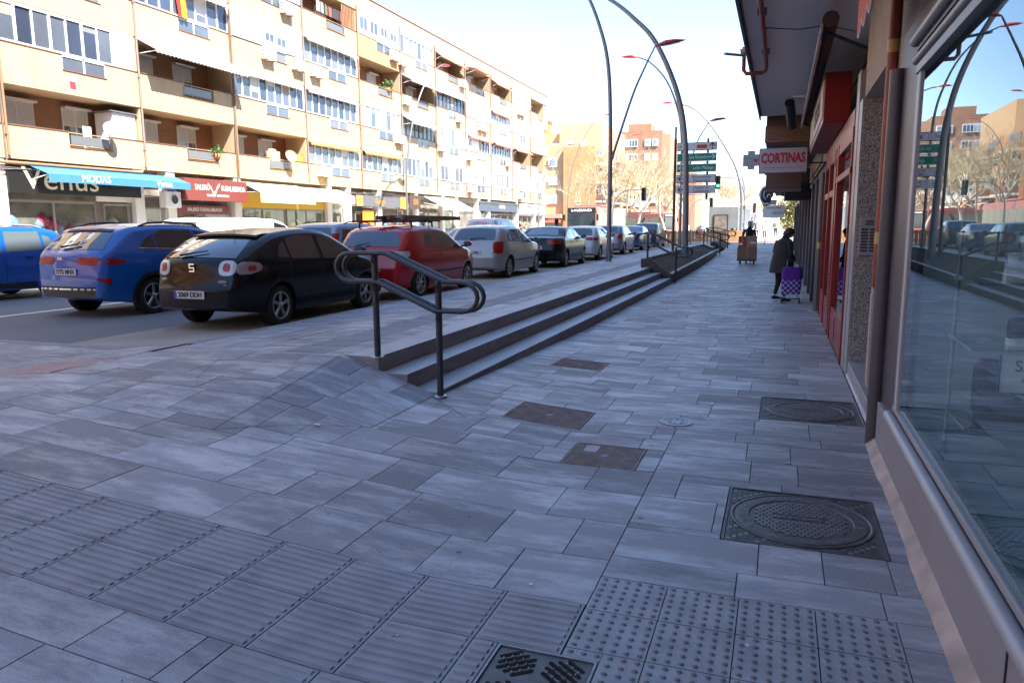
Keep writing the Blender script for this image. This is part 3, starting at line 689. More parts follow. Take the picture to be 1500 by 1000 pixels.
awning(3, 67, 71.5, 0.5, 0.35, sal, 'brown awning over dark windows at the right of the top floor')
awning(2, 66.6, 71.8, 0.3, 0.22, sal, 'narrow pink awning above blue panes on the third floor')
awning(1, 60.8, 66.0, 0.45, 0.25, sal, 'salmon awning on the second floor, left one of three')
awning(1, 66.8, 71.8, 0.45, 0.25, sal, 'salmon awning on the second floor, middle one of three')
awning(1, 72.6, 77.6, 0.55, 0.3, sal, 'salmon awning on the second floor, right one near the building end')
# air conditioners
acw = mat('ac_white', (0.75,0.75,0.73), 0.5)
def ac_proto():
    t = thing('air_conditioner', '', 'air conditioner', (0,0,0), group='air conditioners on the apartment block')
    b = MB(); b.box((0,-0.45,-0.3), (0.32,0.45,0.3), acw, 0.02); b.build('casing', t)
    b = MB(); b.lathe([(0.22,0.322),(0.22,0.335),(0.19,0.335),(0.19,0.323)], acw, (0,-0.1,0), 'X', 18)
    for q in range(-4,5): hh = math.sqrt(max(0.0,0.19**2-(q*0.042)**2)); b.box((0.321,-0.1+q*0.042-.004,-hh), (0.33,-0.1+q*0.042+.004,hh), metal_g)
    b.build('fan_grille', t)
    b = MB(); gm = mat('dark_vent', (0.05,0.05,0.05), 0.6)
    for q in range(6): b.box((0.05,-0.452,-0.22+q*0.08), (0.28,-0.4505,-0.18+q*0.08), gm)
    b.build('side_vent', t)
    bk = mat('rust_bracket', (0.3,0.14,0.08), 0.7)
    for y in (-.3,.3): b = MB(); b.box((-0.05,y-.02,-0.34),(0.34,y+.02,-0.302),bk); b.tube([(-0.05,y,-0.55),(0.3,y,-0.335)],0.014,bk,6); b.build('bracket', t)
    return t
ac = ac_proto(); first = True
ACS = [(34.0,10.72,'by the small windows of the white panel, left of two'),(36.6,10.66,'at the right end of the white third floor panel'),(35.8,13.45,'on the top floor just left of the clothes line'),
 (38.3,10.62,'under the white awning next to the third floor downpipe'),(38.6,4.98,'on the first floor under the orange awning'),(48.2,7.85,'on the second floor at the right of a pale glazed bay'),
 (49.5,10.68,'at the left end of an open third floor balcony with rails'),(47.8,13.4,'at the end of the top floor white panel, left of two'),(49.0,13.3,'on the top floor, right of a pair split by the wall edge'),
 (59.7,13.6,'on the top floor in front of the salmon awning'),(58.8,10.62,'on the third floor at the end of the greenish panes'),(63.6,10.5,'on the third floor in front of white panels, left one of a pair'),(64.7,10.5,'on the third floor in front of white panels, right one of a pair'),
 (74.3,13.3,'at the right end of the top floor, left of a pair'),(75.4,13.3,'at the right end of the top floor, right of a pair'),(55.2,7.95,'on the second floor left of a grey railing panel, right of the downpipe'),
 (60.9,7.7,'on the second floor at the left end under a salmon awning'),(70.7,7.85,'on the second floor beside a patterned railing'),(61.0,4.95,'on the first floor near the joint above the dark blue shop sign'),(74.4,4.8,'on the first floor near the right end of the block')]
for y,z,lab in ACS:
    o = ac if first else dup(ac); o.location = (FX+0.02,y,z); o['label'] = 'air conditioner '+lab; first = False
# satellite dishes
dm = mat('dish_white', (0.75,0.74,0.72), 0.4); dt = mat('dish_tan', (0.62,0.42,0.22), 0.5)
for (y,z,r,m,lab) in ((23.45,5.62,0.31,dm,'white satellite dish on a bracket at the first floor rail'),(35.2,5.55,0.34,dt,'yellowish satellite dish on the first floor beside a cluttered balcony')):
    x = FX+0.35; t = thing('satellite_dish', lab, 'satellite dish', (x,y,z)); b = MB()
    pr = [(r*q/6, 0.10*(q/6)**2) for q in range(7)]; ax = Vector((0.8,-0.35,0.35)).normalized(); e1 = ax.orthogonal().normalized(); e2 = ax.cross(e1)
    rows = [[Vector((x,y,z))+(e1*math.cos(a)+e2*math.sin(a))*rr_+ax*h for a in [2*math.pi*j/24 for j in range(25)]] for rr_,h in pr]
    b.grid(rows, m); b.grid([[p-ax*0.015 for p in row] for row in rows], m); b.build('reflector', t)
    b = MB(); c = Vector((x,y,z)); tip = c+ax*0.4+Vector((0,0,-0.12)); b.tube([c-Vector((0,0,r*0.9)), tip], 0.01, metal_g, 6); b.tube([tip-ax*0.05, tip+ax*0.02], 0.03, dm, 8); b.build('receiver_arm', t)
    b = MB(); b.tube([(FX,y,z-0.45),(x-0.1,y,z-0.45),(x-0.08,y,z)], 0.022, metal_g, 7); b.build('bracket', t)
# flag
t = thing('flag', 'red and yellow striped flag hanging from a balcony near the top', 'flag', (FX+0.1,28.0,11.6)); b = MB(); rd = mat('flag_red', (0.62,0.04,0.03), 0.8); yl = mat('flag_yellow', (0.85,0.55,0.03), 0.8)
for i in range(12):
    m = rd if (i < 3 or i > 8) else yl
    b.grid([[(FX+0.12+0.05*math.sin(i*1.1+z*2),27.75+i*0.05+0.10*(12.5-z),z) for i in (i,i+1)] for z in (12.6,12.2,11.8,11.4,11.1)], m)
b.build('cloth', t); b = MB(); b.tube([(FX-0.1,27.9,12.65),(FX+0.3,28.1,12.6)], 0.015, wfr, 6); b.build('pole', t)
# cabinet and plants on the balconies, clothes
b = MB(); b.box((FX-1.2,24.1,5.2),(FX-0.2,25.25,6.45),panelw,0.02); b.box((FX-1.25,23.95,6.452),(FX-0.1,25.3,6.5),metal_g); tag(b.build('storage_cabinet', origin=(FX-.7,24.7,5.2)), 'white cabinet with a slab on top at the end of a brick balcony', 'cabinet')
def pot(x, y, z, s, lab, seed):
    t = thing('potted_plant', lab, 'plant', (x,y,z)); b = MB(); tc = mat('terracotta', (0.45,0.18,0.09), 0.8); b.lathe([(0,0),(s*.35,0),(s*.5,s*.6),(s*.42,s*.6),(0,s*.5)], tc, (x,y,z), n=12); b.build('pot', t)
    b = MB(); rr = random.Random(seed); lf = mat('leaf_green', (0.07,0.14,0.03), 0.6, var=0.3, vscale=5)
    for k in range(70):
        c = Vector((x,y,z+s*0.9))+Vector((rr.gauss(0,s*.4),rr.gauss(0,s*.4),rr.gauss(0.1*s,s*.35))); d = Vector((rr.uniform(-1,1),rr.uniform(-1,1),rr.uniform(-.3,1))).normalized()*s*.25; e = d.orthogonal().normalized()*s*.1
        b.add([c-d,c+e,c+d,c-e],[(0,1,2,3)],lf)
    b.build('foliage', t, recalc=False)
pot(FX+0.0,29.8,5.0,0.4,'green plant in a pot on the first floor railing',1); pot(FX-0.05,47.2,10.9,0.5,'green plant hanging over the third floor railing',2)
b = MB(); rr = random.Random(3)
for i in range(7):
    c = rr.choice([(0.05,0.05,0.06),(0.4,0.4,0.42),(0.15,0.16,0.12),(0.3,0.1,0.08)]); m = mat('cloth_%d' % i, c, 0.9); y = 39.3+i*0.42; b.grid([[(FX-0.3+0.03*math.sin(q*3+i),y+q*0.36,z) for q in (0,.33,.66,1)] for z in (14.9,14.6,14.3)], m)
tag(b.build('laundry', origin=(FX-.3,40.6,14.6)), 'dark laundry hanging on a line on the top floor balcony', 'laundry')
b = MB(); sl_ = mat('wood_slat', (0.35,0.18,0.10), 0.7)
for i in range(9): b.box((FX-0.08,41.6+i*0.17,13.98),(FX-0.04,41.67+i*0.17,15.3),sl_)
b.build('slat_screen', ab)
b = MB(); b.box((FX+0.0,22.0,6.95),(FX+0.02,22.35,7.5),white); b.box((FX+0.021,22.04,7.0),(FX+0.024,22.31,7.3),mat('sign_red', (0.6,0.05,0.05), 0.5)); tag(b.build('alarm_plate', origin=(FX,22.2,7.2)), 'small white and red plate on the cream wall', 'plate')
clut = [('folding_chair','white folding chair on the brick balcony beside the satellite dish',22.9,5.0,(.7,.7,.7)),('storage_box','orange crate on the balcony right of the yellowish dish',36.3,5.2,(.6,.3,.05)),('storage_box','pale bundle on the rail left of the yellowish dish',34.2,5.3,(.6,.5,.35))]
for nm,lab,y,z,c in clut:
    b = MB(); m = mat('clutter_%d' % int(y), c, .7)
    if nm == 'folding_chair':
        for s in (0,.35): b.tube([(FX-.5,y+s,4.4),(FX-.5,y+s,5.75)],.02,m,6)
        b.box((FX-.55,y,5.35),(FX-.5,y+.37,5.75),m); b.box((FX-.55,y,4.85),(FX-.2,y+.37,4.9),m)
    else: b.box((FX-.5,y,z-.4),(FX-.1,y+.7,z+.5),m,.04); b.box((FX-.45,y+.1,z+.5),(FX-.2,y+.5,z+.62),m,.03)
    tag(b.build(nm, origin=(FX-.4,y,z)), lab, 'chair' if nm == 'folding_chair' else 'box')
# ---------------- shops at street level ----------------
shopw = mat('shop_white', (0.72,0.70,0.66), 0.6, var=0.05); dkglass = mat('shop_glass', (0.03,0.035,0.035), 0.03, spec=0.9, var=0.5, vscale=0.7)
sx = FX-0.25
b = MB(); b.box((FX-1.5,y0,Z_ROAD+.13),(FX-0.55,y1,4.18),mat('shop_dark', (0.22,0.19,0.16), 0.8, var=.5, vscale=1.2)); b.build('shop_recess', ab)
cols = [1.4,9,18.9,25.0,26.8,31.2,39.4,41.6,45.5,51.0,55.8,58.5,63.5,66.0,74,80,83.2]
for y in cols:
    b = MB(); b.box((FX-0.55,y-.25,Z_ROAD+.13),(FX-0.04,y+.25,4.18),shopw); b.build('pillar', ab)
def display(y0_, y1_, zt, seed, bright=0.5, cols=None):
    """glazed shop front with goods behind it"""
    f = MB(); z0 = 0.75; n = max(1, round((y1_-y0_)/1.9)); fm = mat('shop_frame', (0.25,0.22,0.2), 0.4)
    f.box((sx-.05,y0_,Z_ROAD+.13),(sx+.02,y1_,z0),fm); f.box((sx-.05,y0_,zt-.08),(sx+.02,y1_,zt),fm)
    for i in range(n+1): y = y0_+(y1_-y0_)*i/n; f.box((sx-.05,max(y0_,y-.04),z0),(sx+.02,min(y1_,y+.04),zt-.08),fm)
    o = f.build('shop_window', ab); g = MB(); g.box((sx-.02,y0_+.04,z0),(sx-.01,y1_-.04,zt-.08),glass_mat('far_shop_glass', (0.9,0.93,0.93), 0.03)); g.build('pane', o)
    rr = random.Random(seed); g = MB()
    for i in range(int((y1_-y0_)*6)):
        c = rr.choice(cols or [(0.5,0.45,0.3),(0.2,0.25,0.3),(0.6,0.6,0.6),(0.35,0.08,0.10),(0.08,0.07,0.06),(0.15,0.3,0.45)])
        m = mat('goods_%d_%d_%d' % tuple(int(v*100) for v in c), c, 0.8); y = rr.uniform(y0_+.3,y1_-.3); z = rr.uniform(0.8,zt-.9); s = rr.uniform(.12,.3)
        g.lathe([(0,0),(s*.8,0.02),(s,s*.9),(s*.55,s*1.5),(s*.2,s*1.9),(0,s*2)], m, (sx-.3+rr.uniform(-.08,.12)*.5,y,z), n=9)
    g.build('display_goods', o)
display(19.2,22.9,2.75,1,cols=[(0.45,0.06,0.12),(0.4,0.36,0.3),(0.6,0.6,0.58),(0.08,0.06,0.05),(0.2,0.3,0.5)]); display(23.3,24.7,2.7,2); display(25.3,26.6,2.6,8); display(27.2,30.8,2.5,3,cols=[(0.5,0.1,0.05),(0.6,0.5,0.3),(0.6,0.55,0.5)])
display(31.5,35.2,2.7,4,cols=[(0.5,0.4,0.1),(0.3,0.3,0.1),(0.1,0.1,0.08),(0.55,0.55,0.5)]); display(35.4,39.1,2.7,5,cols=[(0.5,0.5,0.2),(0.15,0.12,0.1)]); display(39.8,41.2,2.9,10,cols=[(.1,.1,.1)]); display(42.6,45.2,2.7,6,cols=[(0.7,0.15,0.04),(0.1,0.15,0.3)]); display(46,50.6,3.0,7)
display(51.4,55.4,2.8,9); display(56.2,58.2,3.4,11,cols=[(.2,.3,.3)]); display(63.9,73.5,2.9,12,cols=[(.5,.45,.25),(.3,.3,.2)]); display(74.4,79.6,2.8,13,cols=[(.6,.6,.5),(.5,.3,.2)]); display(2,18.5,2.8,14)
# painted surrounds
yelp = mat('yellow_paint', (0.62,0.40,0.05), 0.6)
MB().box((sx-.04,31.25,2.72),(sx+.03,40.0,3.5),yelp).build('fascia', ab); MB().box((sx-.04,39.2,0.45),(sx+.03,39.9,2.72),yelp).build('fascia', ab)
MB().box((sx-.04,74.4,2.82),(sx+.04,83.1,3.9),shopw).build('fascia', ab); MB().box((sx-.04,23.0,2.78),(sx+.01,25,3.0),shopw).build('fascia', ab)
b = MB(); b.tube([(FX+0.09,12,4.02),(FX+0.09,25.1,4.05),(FX+0.09,25.2,4.3)],0.06,MATS['rust_pipe'],8); b.build('drain_pipe', ab)
rr = random.Random(2); cab = MB(); cm = mat('cable_grey', (0.15,0.13,0.12), 0.7)
for q in range(4):
    cab.tube([(FX+0.04+0.02*q, 8+i*1.5, 3.95-0.05*q+0.06*math.sin(i*1.3+q)+rr.uniform(-.03,.03)) for i in range(49)],0.015,cm,5)
for y in (19.2,31.2): cab.tube([(FX+.05,y+0.02*math.sin(z),z) for z in [4+i*0.8 for i in range(11)]],0.03,cm,5)
cab.tube([(FX+.05,43.3+i*.25,3.95-0.35*math.sin(math.pi*i/8)) for i in range(9)],0.02,wfr,6)
cab.build('cable', ab)
uY, uZ = (0,1,0), (0,0,1); darkb = mat('sign_black', (0.012,0.012,0.012), 0.5); cream = mat('letter_cream', (0.75,0.72,0.55), 0.5); signred = mat('shop_red', (0.19,0.045,0.035), 0.5)
def sign(name, lab, y0_, y1_, z0_, z1_, m, texts, x=None, th=0.12):
    x = FX-0.12 if x is None else x
    t = thing(name, lab, 'sign', (x,(y0_+y1_)/2,z0_)); b = MB(); b.box((x-th,y0_,z0_),(x,y1_,z1_),m,0.01); b.build('panel', t)
    b = MB()
    for (s, size, y, z, tm, sq) in texts: text_into(b, s, size, (x+0.008,y,z), uY, uZ, tm, 0.012, squash=sq, bold=0.0)
    if b.v: b.build('lettering', t)
    return t
sign('shop_sign', 'wide black shop sign with large cream letters behind a blue awning', 19.15, 25.0, 2.98, 4.1, darkb, [('Venus',1.15,21.3,3.5,cream,1.15)], x=FX+0.06)
lw = mat('letter_white', (0.8,0.8,0.78), 0.5)
def street_awning(ya, yb, ztop, zbot, out, m, lab, texts, vh=0.3, m2=None):
    t = thing('shop_awning', lab, 'awning', (FX,(ya+yb)/2,ztop)); b = MB(); m2 = m2 or m
    for d in (0,0.012): b.grid([[(FX+0.08+out*u,ya+(yb-ya)*i/8,ztop-d-(ztop-zbot)*u) for i in range(9)] for u in (0,.33,.66,1)], m)
    b.build('fabric', t); b = MB(); b.box((FX+0.08+out,ya,zbot-vh),(FX+0.095+out,yb,zbot+.01),m2); b.build('valance', t)
    for (s,size,y,z,tm,sq) in texts: b = MB(); text_into(b, s, size, (FX+0.1+out,y,z), uY, uZ, tm, 0.006, squash=sq); b.build('lettering', t)
    for y in (ya+.05,yb-.05): b = MB(); b.tube([(FX+0.05,y,ztop-0.5),(FX+0.06+out,y,zbot)],0.02,wfr,6); b.build('arm', t)
blue = mat('blue_awning', (0.05,0.19,0.45), 0.7, var=0.08)
street_awning(20.0,26.9,3.98,3.66,0.9,blue,'bright blue shop awning with white lettering over the clothes shop',[('MODAS',0.38,22.0,3.56,lw,1.0),('Venus',0.36,25.4,3.56,lw,1.0)],0.28)
t = sign('shop_sign', 'red shop sign with a bull head between two white words', 27.0, 31.2, 2.95, 3.95, signred, [('SALERO',0.36,28.1,3.55,lw,0.75),('FUENLABRADA',0.36,30.2,3.55,lw,0.68),('CARNES · EMBUTIDOS',0.15,29.1,3.2,lw,1.0)], x=FX+0.55, th=0.5)
b = MB(); x = FX+0.56; b.prism([(x,28.75,3.4),(x,28.95,3.4),(x,29.05,3.62),(x,29.25,3.78),(x,29.2,3.62),(x,29.05,3.5),(x,28.98,3.36),(x,28.9,3.22),(x,28.8,3.22),(x,28.72,3.36),(x,28.65,3.5),(x,28.5,3.62),(x,28.45,3.78),(x,28.65,3.62)],(0.012,0,0),lw); b.build('emblem', t)
t = sign('shop_sign', 'lower red strip sign over the white butcher front', 27.1, 30.6, 2.35, 2.75, signred, [('SALERO FUENLABRADA',0.24,28.9,2.55,lw,0.9)], x=FX-0.1, th=0.05)
for y in (27.6,28.6,29.6): b = MB(); b.box((FX-.2,y,1.5),(FX-.17,y+.7,2.2),mat('poster_meat_%d' % int(y), ((.5,.3,.1) if y < 28 else (.5,.08,.05)), .6, var=.5, vscale=4)); b.build('poster', ab)
cra = mat('cream_awning', (0.75,0.62,0.38), 0.7)
street_awning(31.3,36.0,4.0,3.45,1.2,cra,'cream shop awning over the yellow shop front, the longer left one',[],0.5); street_awning(36.05,40.3,3.95,3.55,1.1,cra,'cream shop awning over the yellow shop front, the right one',[],0.42)
ogr = mat('sign_grey', (0.12,0.12,0.13), 0.5); oor = mat('sign_orange', (0.9,0.25,0.02), 0.5); sq = mat('sign_amber', (0.85,0.45,0.05), 0.5)
t = sign('shop_sign', 'dark grey shop sign with orange word and an orange square', 42.2, 48.2, 3.05, 3.75, ogr, [('Orange',0.5,45.3,3.4,oor,0.85)], x=FX+0.1)
MB().box((FX+.1,42.3,3.07),(FX+.112,43.0,3.73),sq).build('emblem', t); MB().box((FX+.02,48.25,3.0),(FX+.112,49.2,3.8),sq).build('emblem', t)
b = MB(); b.box((FX-.2,43.4,1.2),(FX-.15,44.8,2.8),oor); b.build('poster', ab)
sign('shop_sign', 'dark brown shop sign with thin red letters beside the telephone shop', 49.3, 51.0, 3.0, 4.0, mat('sign_brown', (0.08,0.05,0.04), 0.6), [('UNI',0.6,50.2,3.5,oor,0.7)], x=FX+0.3)
nav = mat('sign_navy', (0.07,0.09,0.13), 0.4)
sign('shop_sign', 'long navy shop sign with small white letters', 63.4, 73.9, 3.1, 4.0, nav, [('ADMO',0.6,69.2,3.6,lw,0.9)], x=FX+0.05)
sign('shop_sign', 'white shop front sign with grey slanted letters at the end of the block', 74.6, 83.0, 3.0, 4.05, shopw, [('Fracor',0.8,79,3.5,ogr,1.3)], x=FX+0.05)
street_awning(52.0,57.6,4.0,3.2,1.6,stripe,'white scalloped canopy over the pavement bar',[],0.25)
b = MB(); b.box((FX+0.03,17.2+8.8,2.6),(FX+0.4,26.9,3.3),acw,0.02); b.lathe([(.24,.4),(.24,.42),(.2,.42)],acw,(FX+.005,26.5,2.95),'X',16); b.lathe([(.2,.405),(0,.405)],MATS['dark_vent'],(FX+.005,26.5,2.95),'X',16)
tag(b.build('air_conditioner', origin=(FX,26.4,2.6)), 'white air conditioner at street level under the end of the blue awning', 'air conditioner')
# ---------------- right-hand building and shop fronts ----------------
WX = 0.76
rb = thing('shop_building', 'shaded building on the right with projecting storey over the shop fronts', 'building', (WX,20,0))
stucco = mat('grey_stucco', (0.42,0.35,0.29), 0.9, var=0.12, vscale=2.5, var2=0.08, v2scale=30, bump=0.2)
soff = mat('soffit_paint', (0.85,0.76,0.71), 0.85, var=0.10, vscale=0.5, stretch=(1,0.25,1))
mauve = mat('mauve_metal', (0.07,0.055,0.062), 0.45); alu = mat('aluminium', (0.36,0.35,0.37), 0.5, metal=0.3, var=.08, vscale=3); alud = mat('dark_aluminium', (0.20,0.19,0.20), 0.4, metal=0.3)
sillm = mat('sill_panel', (0.27,0.24,0.25), 0.5, var=0.10, vscale=1.2); cem = mat('cement_skirt', (0.42,0.34,0.29), 0.95, var=0.35, vscale=4, bump=0.4, bscale=60)
redp = mat('red_paint', (0.24,0.014,0.012), 0.35, var=0.12, vscale=5)
# pebble and granite
def speck(name, c1, c2, sc_, thr):
    m = mat(name, c1, 0.5); n = m.node_tree; L = n.links.new; b = n.nodes['Principled BSDF']
    tc = n.nodes.new('ShaderNodeTexCoord'); v = n.nodes.new('ShaderNodeTexVoronoi'); v.inputs['Scale'].default_value = sc_; L(tc.outputs['Object'], v.inputs['Vector'])
    sp = n.nodes.new('ShaderNodeSeparateColor'); L(v.outputs['Color'], sp.inputs[0]); r = n.nodes.new('ShaderNodeValToRGB'); r.color_ramp.interpolation = 'CONSTANT'
    e = r.color_ramp.elements; e[0].color = (*c2,1); e[0].position = 0; e[1].color = (*c1,1); e[1].position = thr; x = e.new(0.8); x.color = (*[min(1,k*1.5) for k in c1],1)
    L(sp.outputs[0], r.inputs[0]); L(r.outputs[0], b.inputs['Base Color']); return m
granite = speck('speckled_granite', (0.36,0.33,0.30), (0.11,0.10,0.095), 150, 0.42); pebble = speck('pebble_dash', (0.30,0.24,0.19), (0.12,0.09,0.07), 140, 0.3)
marble = mat('grey_marble', (0.33,0.31,0.31), 0.35, var=0.15, vscale=5, stretch=(1,1,3))
b = MB()
b.box((WX+.004,-8,2.95),(WX+0.4,8.75,4.02),stucco); b.box((WX+.35,8.75,2.95),(WX+.75,18,4.02),stucco)
b.box((WX+0.004,18,3.0),(WX+.4,50,3.42),stucco)
b.box((-0.52,-45,4.02),(9,17.8,22.5),stucco); b.box((WX+.01,-45,0),(9,-6.2,4.0),stucco); b.box((-0.40,17.8,3.42),(9,50,22.5),brick_mat('brown_brick_face', (0.17,0.09,0.06),(0.21,0.12,0.08),(0.2,0.16,0.13)))
b.box((0.9,49.6,0),(9,50,3.42),stucco); b.build('wall', rb)
b = MB(); b.box((-0.50,-44.9,4.006),(WX+.3,17.7,4.0195),soff); b.build('soffit', rb)
b = MB(); b.box((-0.55,-45,3.93),(-0.521,17.8,4.35),mat('soffit_edge', (0.09,0.08,0.09), 0.6)); b.build('soffit_edge', rb)
b = MB(); b.box((-0.42,17.72,3.44),(0.5,17.795,3.80),brickx2 if False else brick_mat('brown_brick_end', (0.22,0.11,0.07),(0.27,0.15,0.10),(0.24,0.19,0.15),'XZ')); b.build('brick_beam', rb)
# near shop: window opening y -4..5.2
b = MB(); b.box((WX-.03,-6,0.06),(WX+.12,5.9,0.36),sillm,0.006); b.box((WX-.035,2.52,0.08),(WX-.0305,2.53,0.35),MATS['cut_joint']); b.build('sill_panel', rb)
b = MB(); b.tube([(WX-.03,-6,0.395),(WX-.03,5.33,0.395)],0.036,alu,14); b.box((WX-.035,-6,0.365),(WX+.06,5.33,0.38),alud); b.box((WX-.01,-6,0.43),(WX+.06,5.33,0.465),alu,0.004); b.build('sill_rail', rb)
b = MB(); n = 110; ed = lambda y: 0.006*math.sin(y*3.1)+0.004*math.sin(y*7.7+1)+0.002*math.sin(y*19)
b.grid([[(WX-.085+ed(y),y,-.004),(WX-.075+ed(y)*.7,y,.012),(WX-.045,y,.045+ed(y)*.6),(WX-.028,y,.066)] for y in [-6+i*12.0/n for i in range(n+1)]],cem)
b.build('cement_skirt', rb)
b = MB(); b.box((WX-.010,5.2,0.46),(WX+.014,5.27,2.62),mat('white_post', (0.45,0.44,0.44), 0.5),0.006); b.box((WX-.006,5.285,0.46),(WX+.06,5.34,2.66),alud,0.004)
b.box((WX+.0,5.345,0.362),(WX+.08,5.9,2.95),mauve); b.box((WX-.0,5.345,0.06),(WX-.001,5.88,0.36),mauve); b.build('window_post', rb)
b = MB(); b.tube([(WX-.02,-6,2.64),(WX-.02,5.32,2.64)],0.026,alud,12); b.tube([(WX-.03,-6,2.76),(WX-.03,5.34,2.76)],0.035,alud,12); b.box((WX-.02,-6,2.56),(WX+.06,5.32,2.615),alud,0.004); b.box((WX-.02,-6,2.7),(WX+.08,5.34,2.95),mauve); b.build('window_head', rb)
gl = glass_mat('shop_window_glass', (0.85,0.93,0.93), 0.05)
b = MB(); b.box((WX+.003,-6,0.466),(WX+.011,5.198,2.556),gl); b.build('shop_window', rb)
b = MB(); b.box((WX-.001,2.05,0.466),(WX+.02,2.056,2.556),MATS['cut_joint']); b.build('glass_joint', rb)
# interior
inw = mat('shop_inside', (0.5,0.56,0.56), 0.9); inf = mat('shop_floor', (0.34,0.36,0.36), 0.5)
b = MB(); b.box((WX+.12,-6,0.1),(4.2,5.4,0.36),inf); b.box((4.2,-6,0.1),(4.3,5.9,3.0),inw); b.box((WX+.12,5.4,0.1),(4.2,5.9,3.0),inw); b.box((WX+.12,-6.1,0.1),(4.2,-6,3.0),inw); b.box((WX+.12,-6,2.95),(4.2,5.4,3.0),inw); b.build('interior', rb)
# pebble pier and mauve column
b = MB(); b.box((WX-.0,6.1,-0.02),(WX+.4,6.6,2.95),pebble); b.build('pebble_pier', rb)
b = MB(); b.box((WX+.0,5.9,0),(WX+.3,6.1,2.95),mauve); b.tube([(WX-.03,6.02,0.0),(WX-.03,6.02,2.72)],0.055,mat('column_dark', (0.08,0.07,0.08), 0.45),16); b.build('column', rb)
# door recess
b = MB(); b.box((WX+.004,8.75,-0.02),(WX+.75,9.1,2.95),granite); b.box((WX+.002,8.755,2.0),(WX+.003,9.0,2.004),cem); b.build('granite_jamb', rb)
b = MB(); b.box((WX-.02,9.1,-0.02),(WX+.35,9.42,3.3),marble,0.006); b.box((WX-.012,8.76,0),(WX+.0035,9.098,2.95),marble); b.build('marble_pilaster', rb)
b = MB(); b.box((WX+.0,6.6,-0.02),(WX+.9,8.745,0.16),marble,0.006); b.box((WX-.014,6.62,0.0),(WX-.001,8.74,0.03),wfr); b.build('threshold', rb)
b = MB(); b.box((WX+.42,6.6,2.55),(WX+.9,8.75,2.94),stucco); b.box((WX+.42,6.62,0.165),(WX+.5,8.72,2.52),mat('door_brown', (0.05,0.03,0.02), 0.4)); b.build('door', rb)
# intercom, red pipe: fixed to the wall
t = thing('intercom', 'silver intercom panel with a column of buttons on the granite jamb', 'intercom', (WX+.13,8.75,1.5)); b = MB(); b.box((WX+.03,8.725,1.32),(WX+.22,8.75,1.72),alu,0.004); b.build('plate', t)
b = MB(); dk = MATS['dark_vent']
for i in range(8): b.box((WX+.05,8.72,1.36+i*.032),(WX+.115,8.7245,1.38+i*.032),dk); b.box((WX+.135,8.72,1.36+i*.032),(WX+.2,8.7245,1.38+i*.032),dk)
for i in range(4): b.box((WX+.08+i*.003,8.72,1.64+i*.014),(WX+.17-i*.003,8.7245,1.648+i*.014),dk)
b.build('button', t)
pr = mat('red_pipe', (0.27,0.055,0.035), 0.5, var=0.3, vscale=6)
t = thing('drain_pipe', 'rust red drain pipe with yellow tape running up the pebble pier', 'pipe', (WX-.03,6.34,1.1)); b = MB()
b.tube([(WX-.035,6.34,3.98),(WX-.035,6.34,1.28),(WX-.03,6.34,1.18),(WX+.03,6.34,1.12)],0.042,pr,14); b.build('tube', t)
tp = mat('tape_yellow', (0.5,0.36,0.12), 0.6)
for z in (1.5,2.9): b = MB(); b.tube([(WX-.035,6.34,z),(WX-.035,6.34,z+.09)],0.0435,tp,14); b.build('tape', t)
b = MB(); b.box((WX-.05,6.42,0.35),(WX+.0,6.58,1.15),mat('meter_box', (0.3,0.28,0.26), 0.6),0.006); b.box((WX-.056,6.45,0.4),(WX-.0505,6.55,1.1),stucco,0.002); b.build('meter_box', rb)
# ---- red shop ----
rs = thing('red_shop_front', 'red painted wooden shop front with tall windows', 'shop front', (WX,12,0))
b = MB(); ya, yb = 9.42, 14.9
b.box((WX-.02,ya,0.0),(WX+.1,yb,0.48),redp,0.004)
for (p,q) in ((9.6,10.6),(10.75,11.5)): b.box((WX-.03,p,0.1),(WX-.0205,q,0.4),redp)
b.box((WX-.03,ya,2.6),(WX+.1,yb,2.95),redp,0.006); b.box((WX-.05,ya,2.22),(WX+.05,11.7,2.3),redp,0.006)
for y,wd in ((9.42,.07),(11.62,.12),(12.0,.1),(12.3,.08),(13.5,.1),(14.8,.1)): b.box((WX-.04,y,0.0),(WX+.1,y+wd,2.75),redp,0.008)
for z in (2.08,): b.box((WX-.03,12.35,z),(WX+.06,14.8,z+.1),redp,0.006)
b.build('frame', rs)
b = MB(); b.box((WX-.04,12.1,0.05),(WX+.02,12.3,2.5),redp,0.004)
for i in range(12): b.box((WX-.05,12.1,0.3+i*.06),(WX-.0405,12.3,0.33+i*.06),redp)
b.build('shutter', rs)
g2 = glass_mat('red_shop_glass', (0.6,0.62,0.62), 0.4)
for y_a,y_b,z_a,z_b in ((9.5,11.62,.48,2.22),(9.5,11.62,2.3,2.6),(12.4,14.8,.48,2.6)): b = MB(); b.box((WX+.01,y_a,z_a),(WX+.02,y_b,z_b),g2); b.build('pane', rs)
b = MB(); b.box((WX+.9,9.45,0),(WX+1.0,14.9,3),mat('curtain_beige', (0.30,0.27,0.23), 0.9, var=.2, vscale=3, stretch=(1,8,.3))); b.box((WX+.1,9.45,0.0),(WX+.9,14.9,0.4),stucco); b.box((WX+.1,9.42,0),(WX+.9,9.45,3),stucco); b.box((WX+.1,14.85,0),(WX+.9,14.9,3),stucco); b.build('display_back', rs)
t = thing('shop_sign', 'long red box sign with a pale face above the red shop front', 'sign', (0.6,13,3.0))
b = MB(); b.box((0.46,10.9,2.98),(0.79,15.6,3.62),redp,0.012); b.build('casing', t)
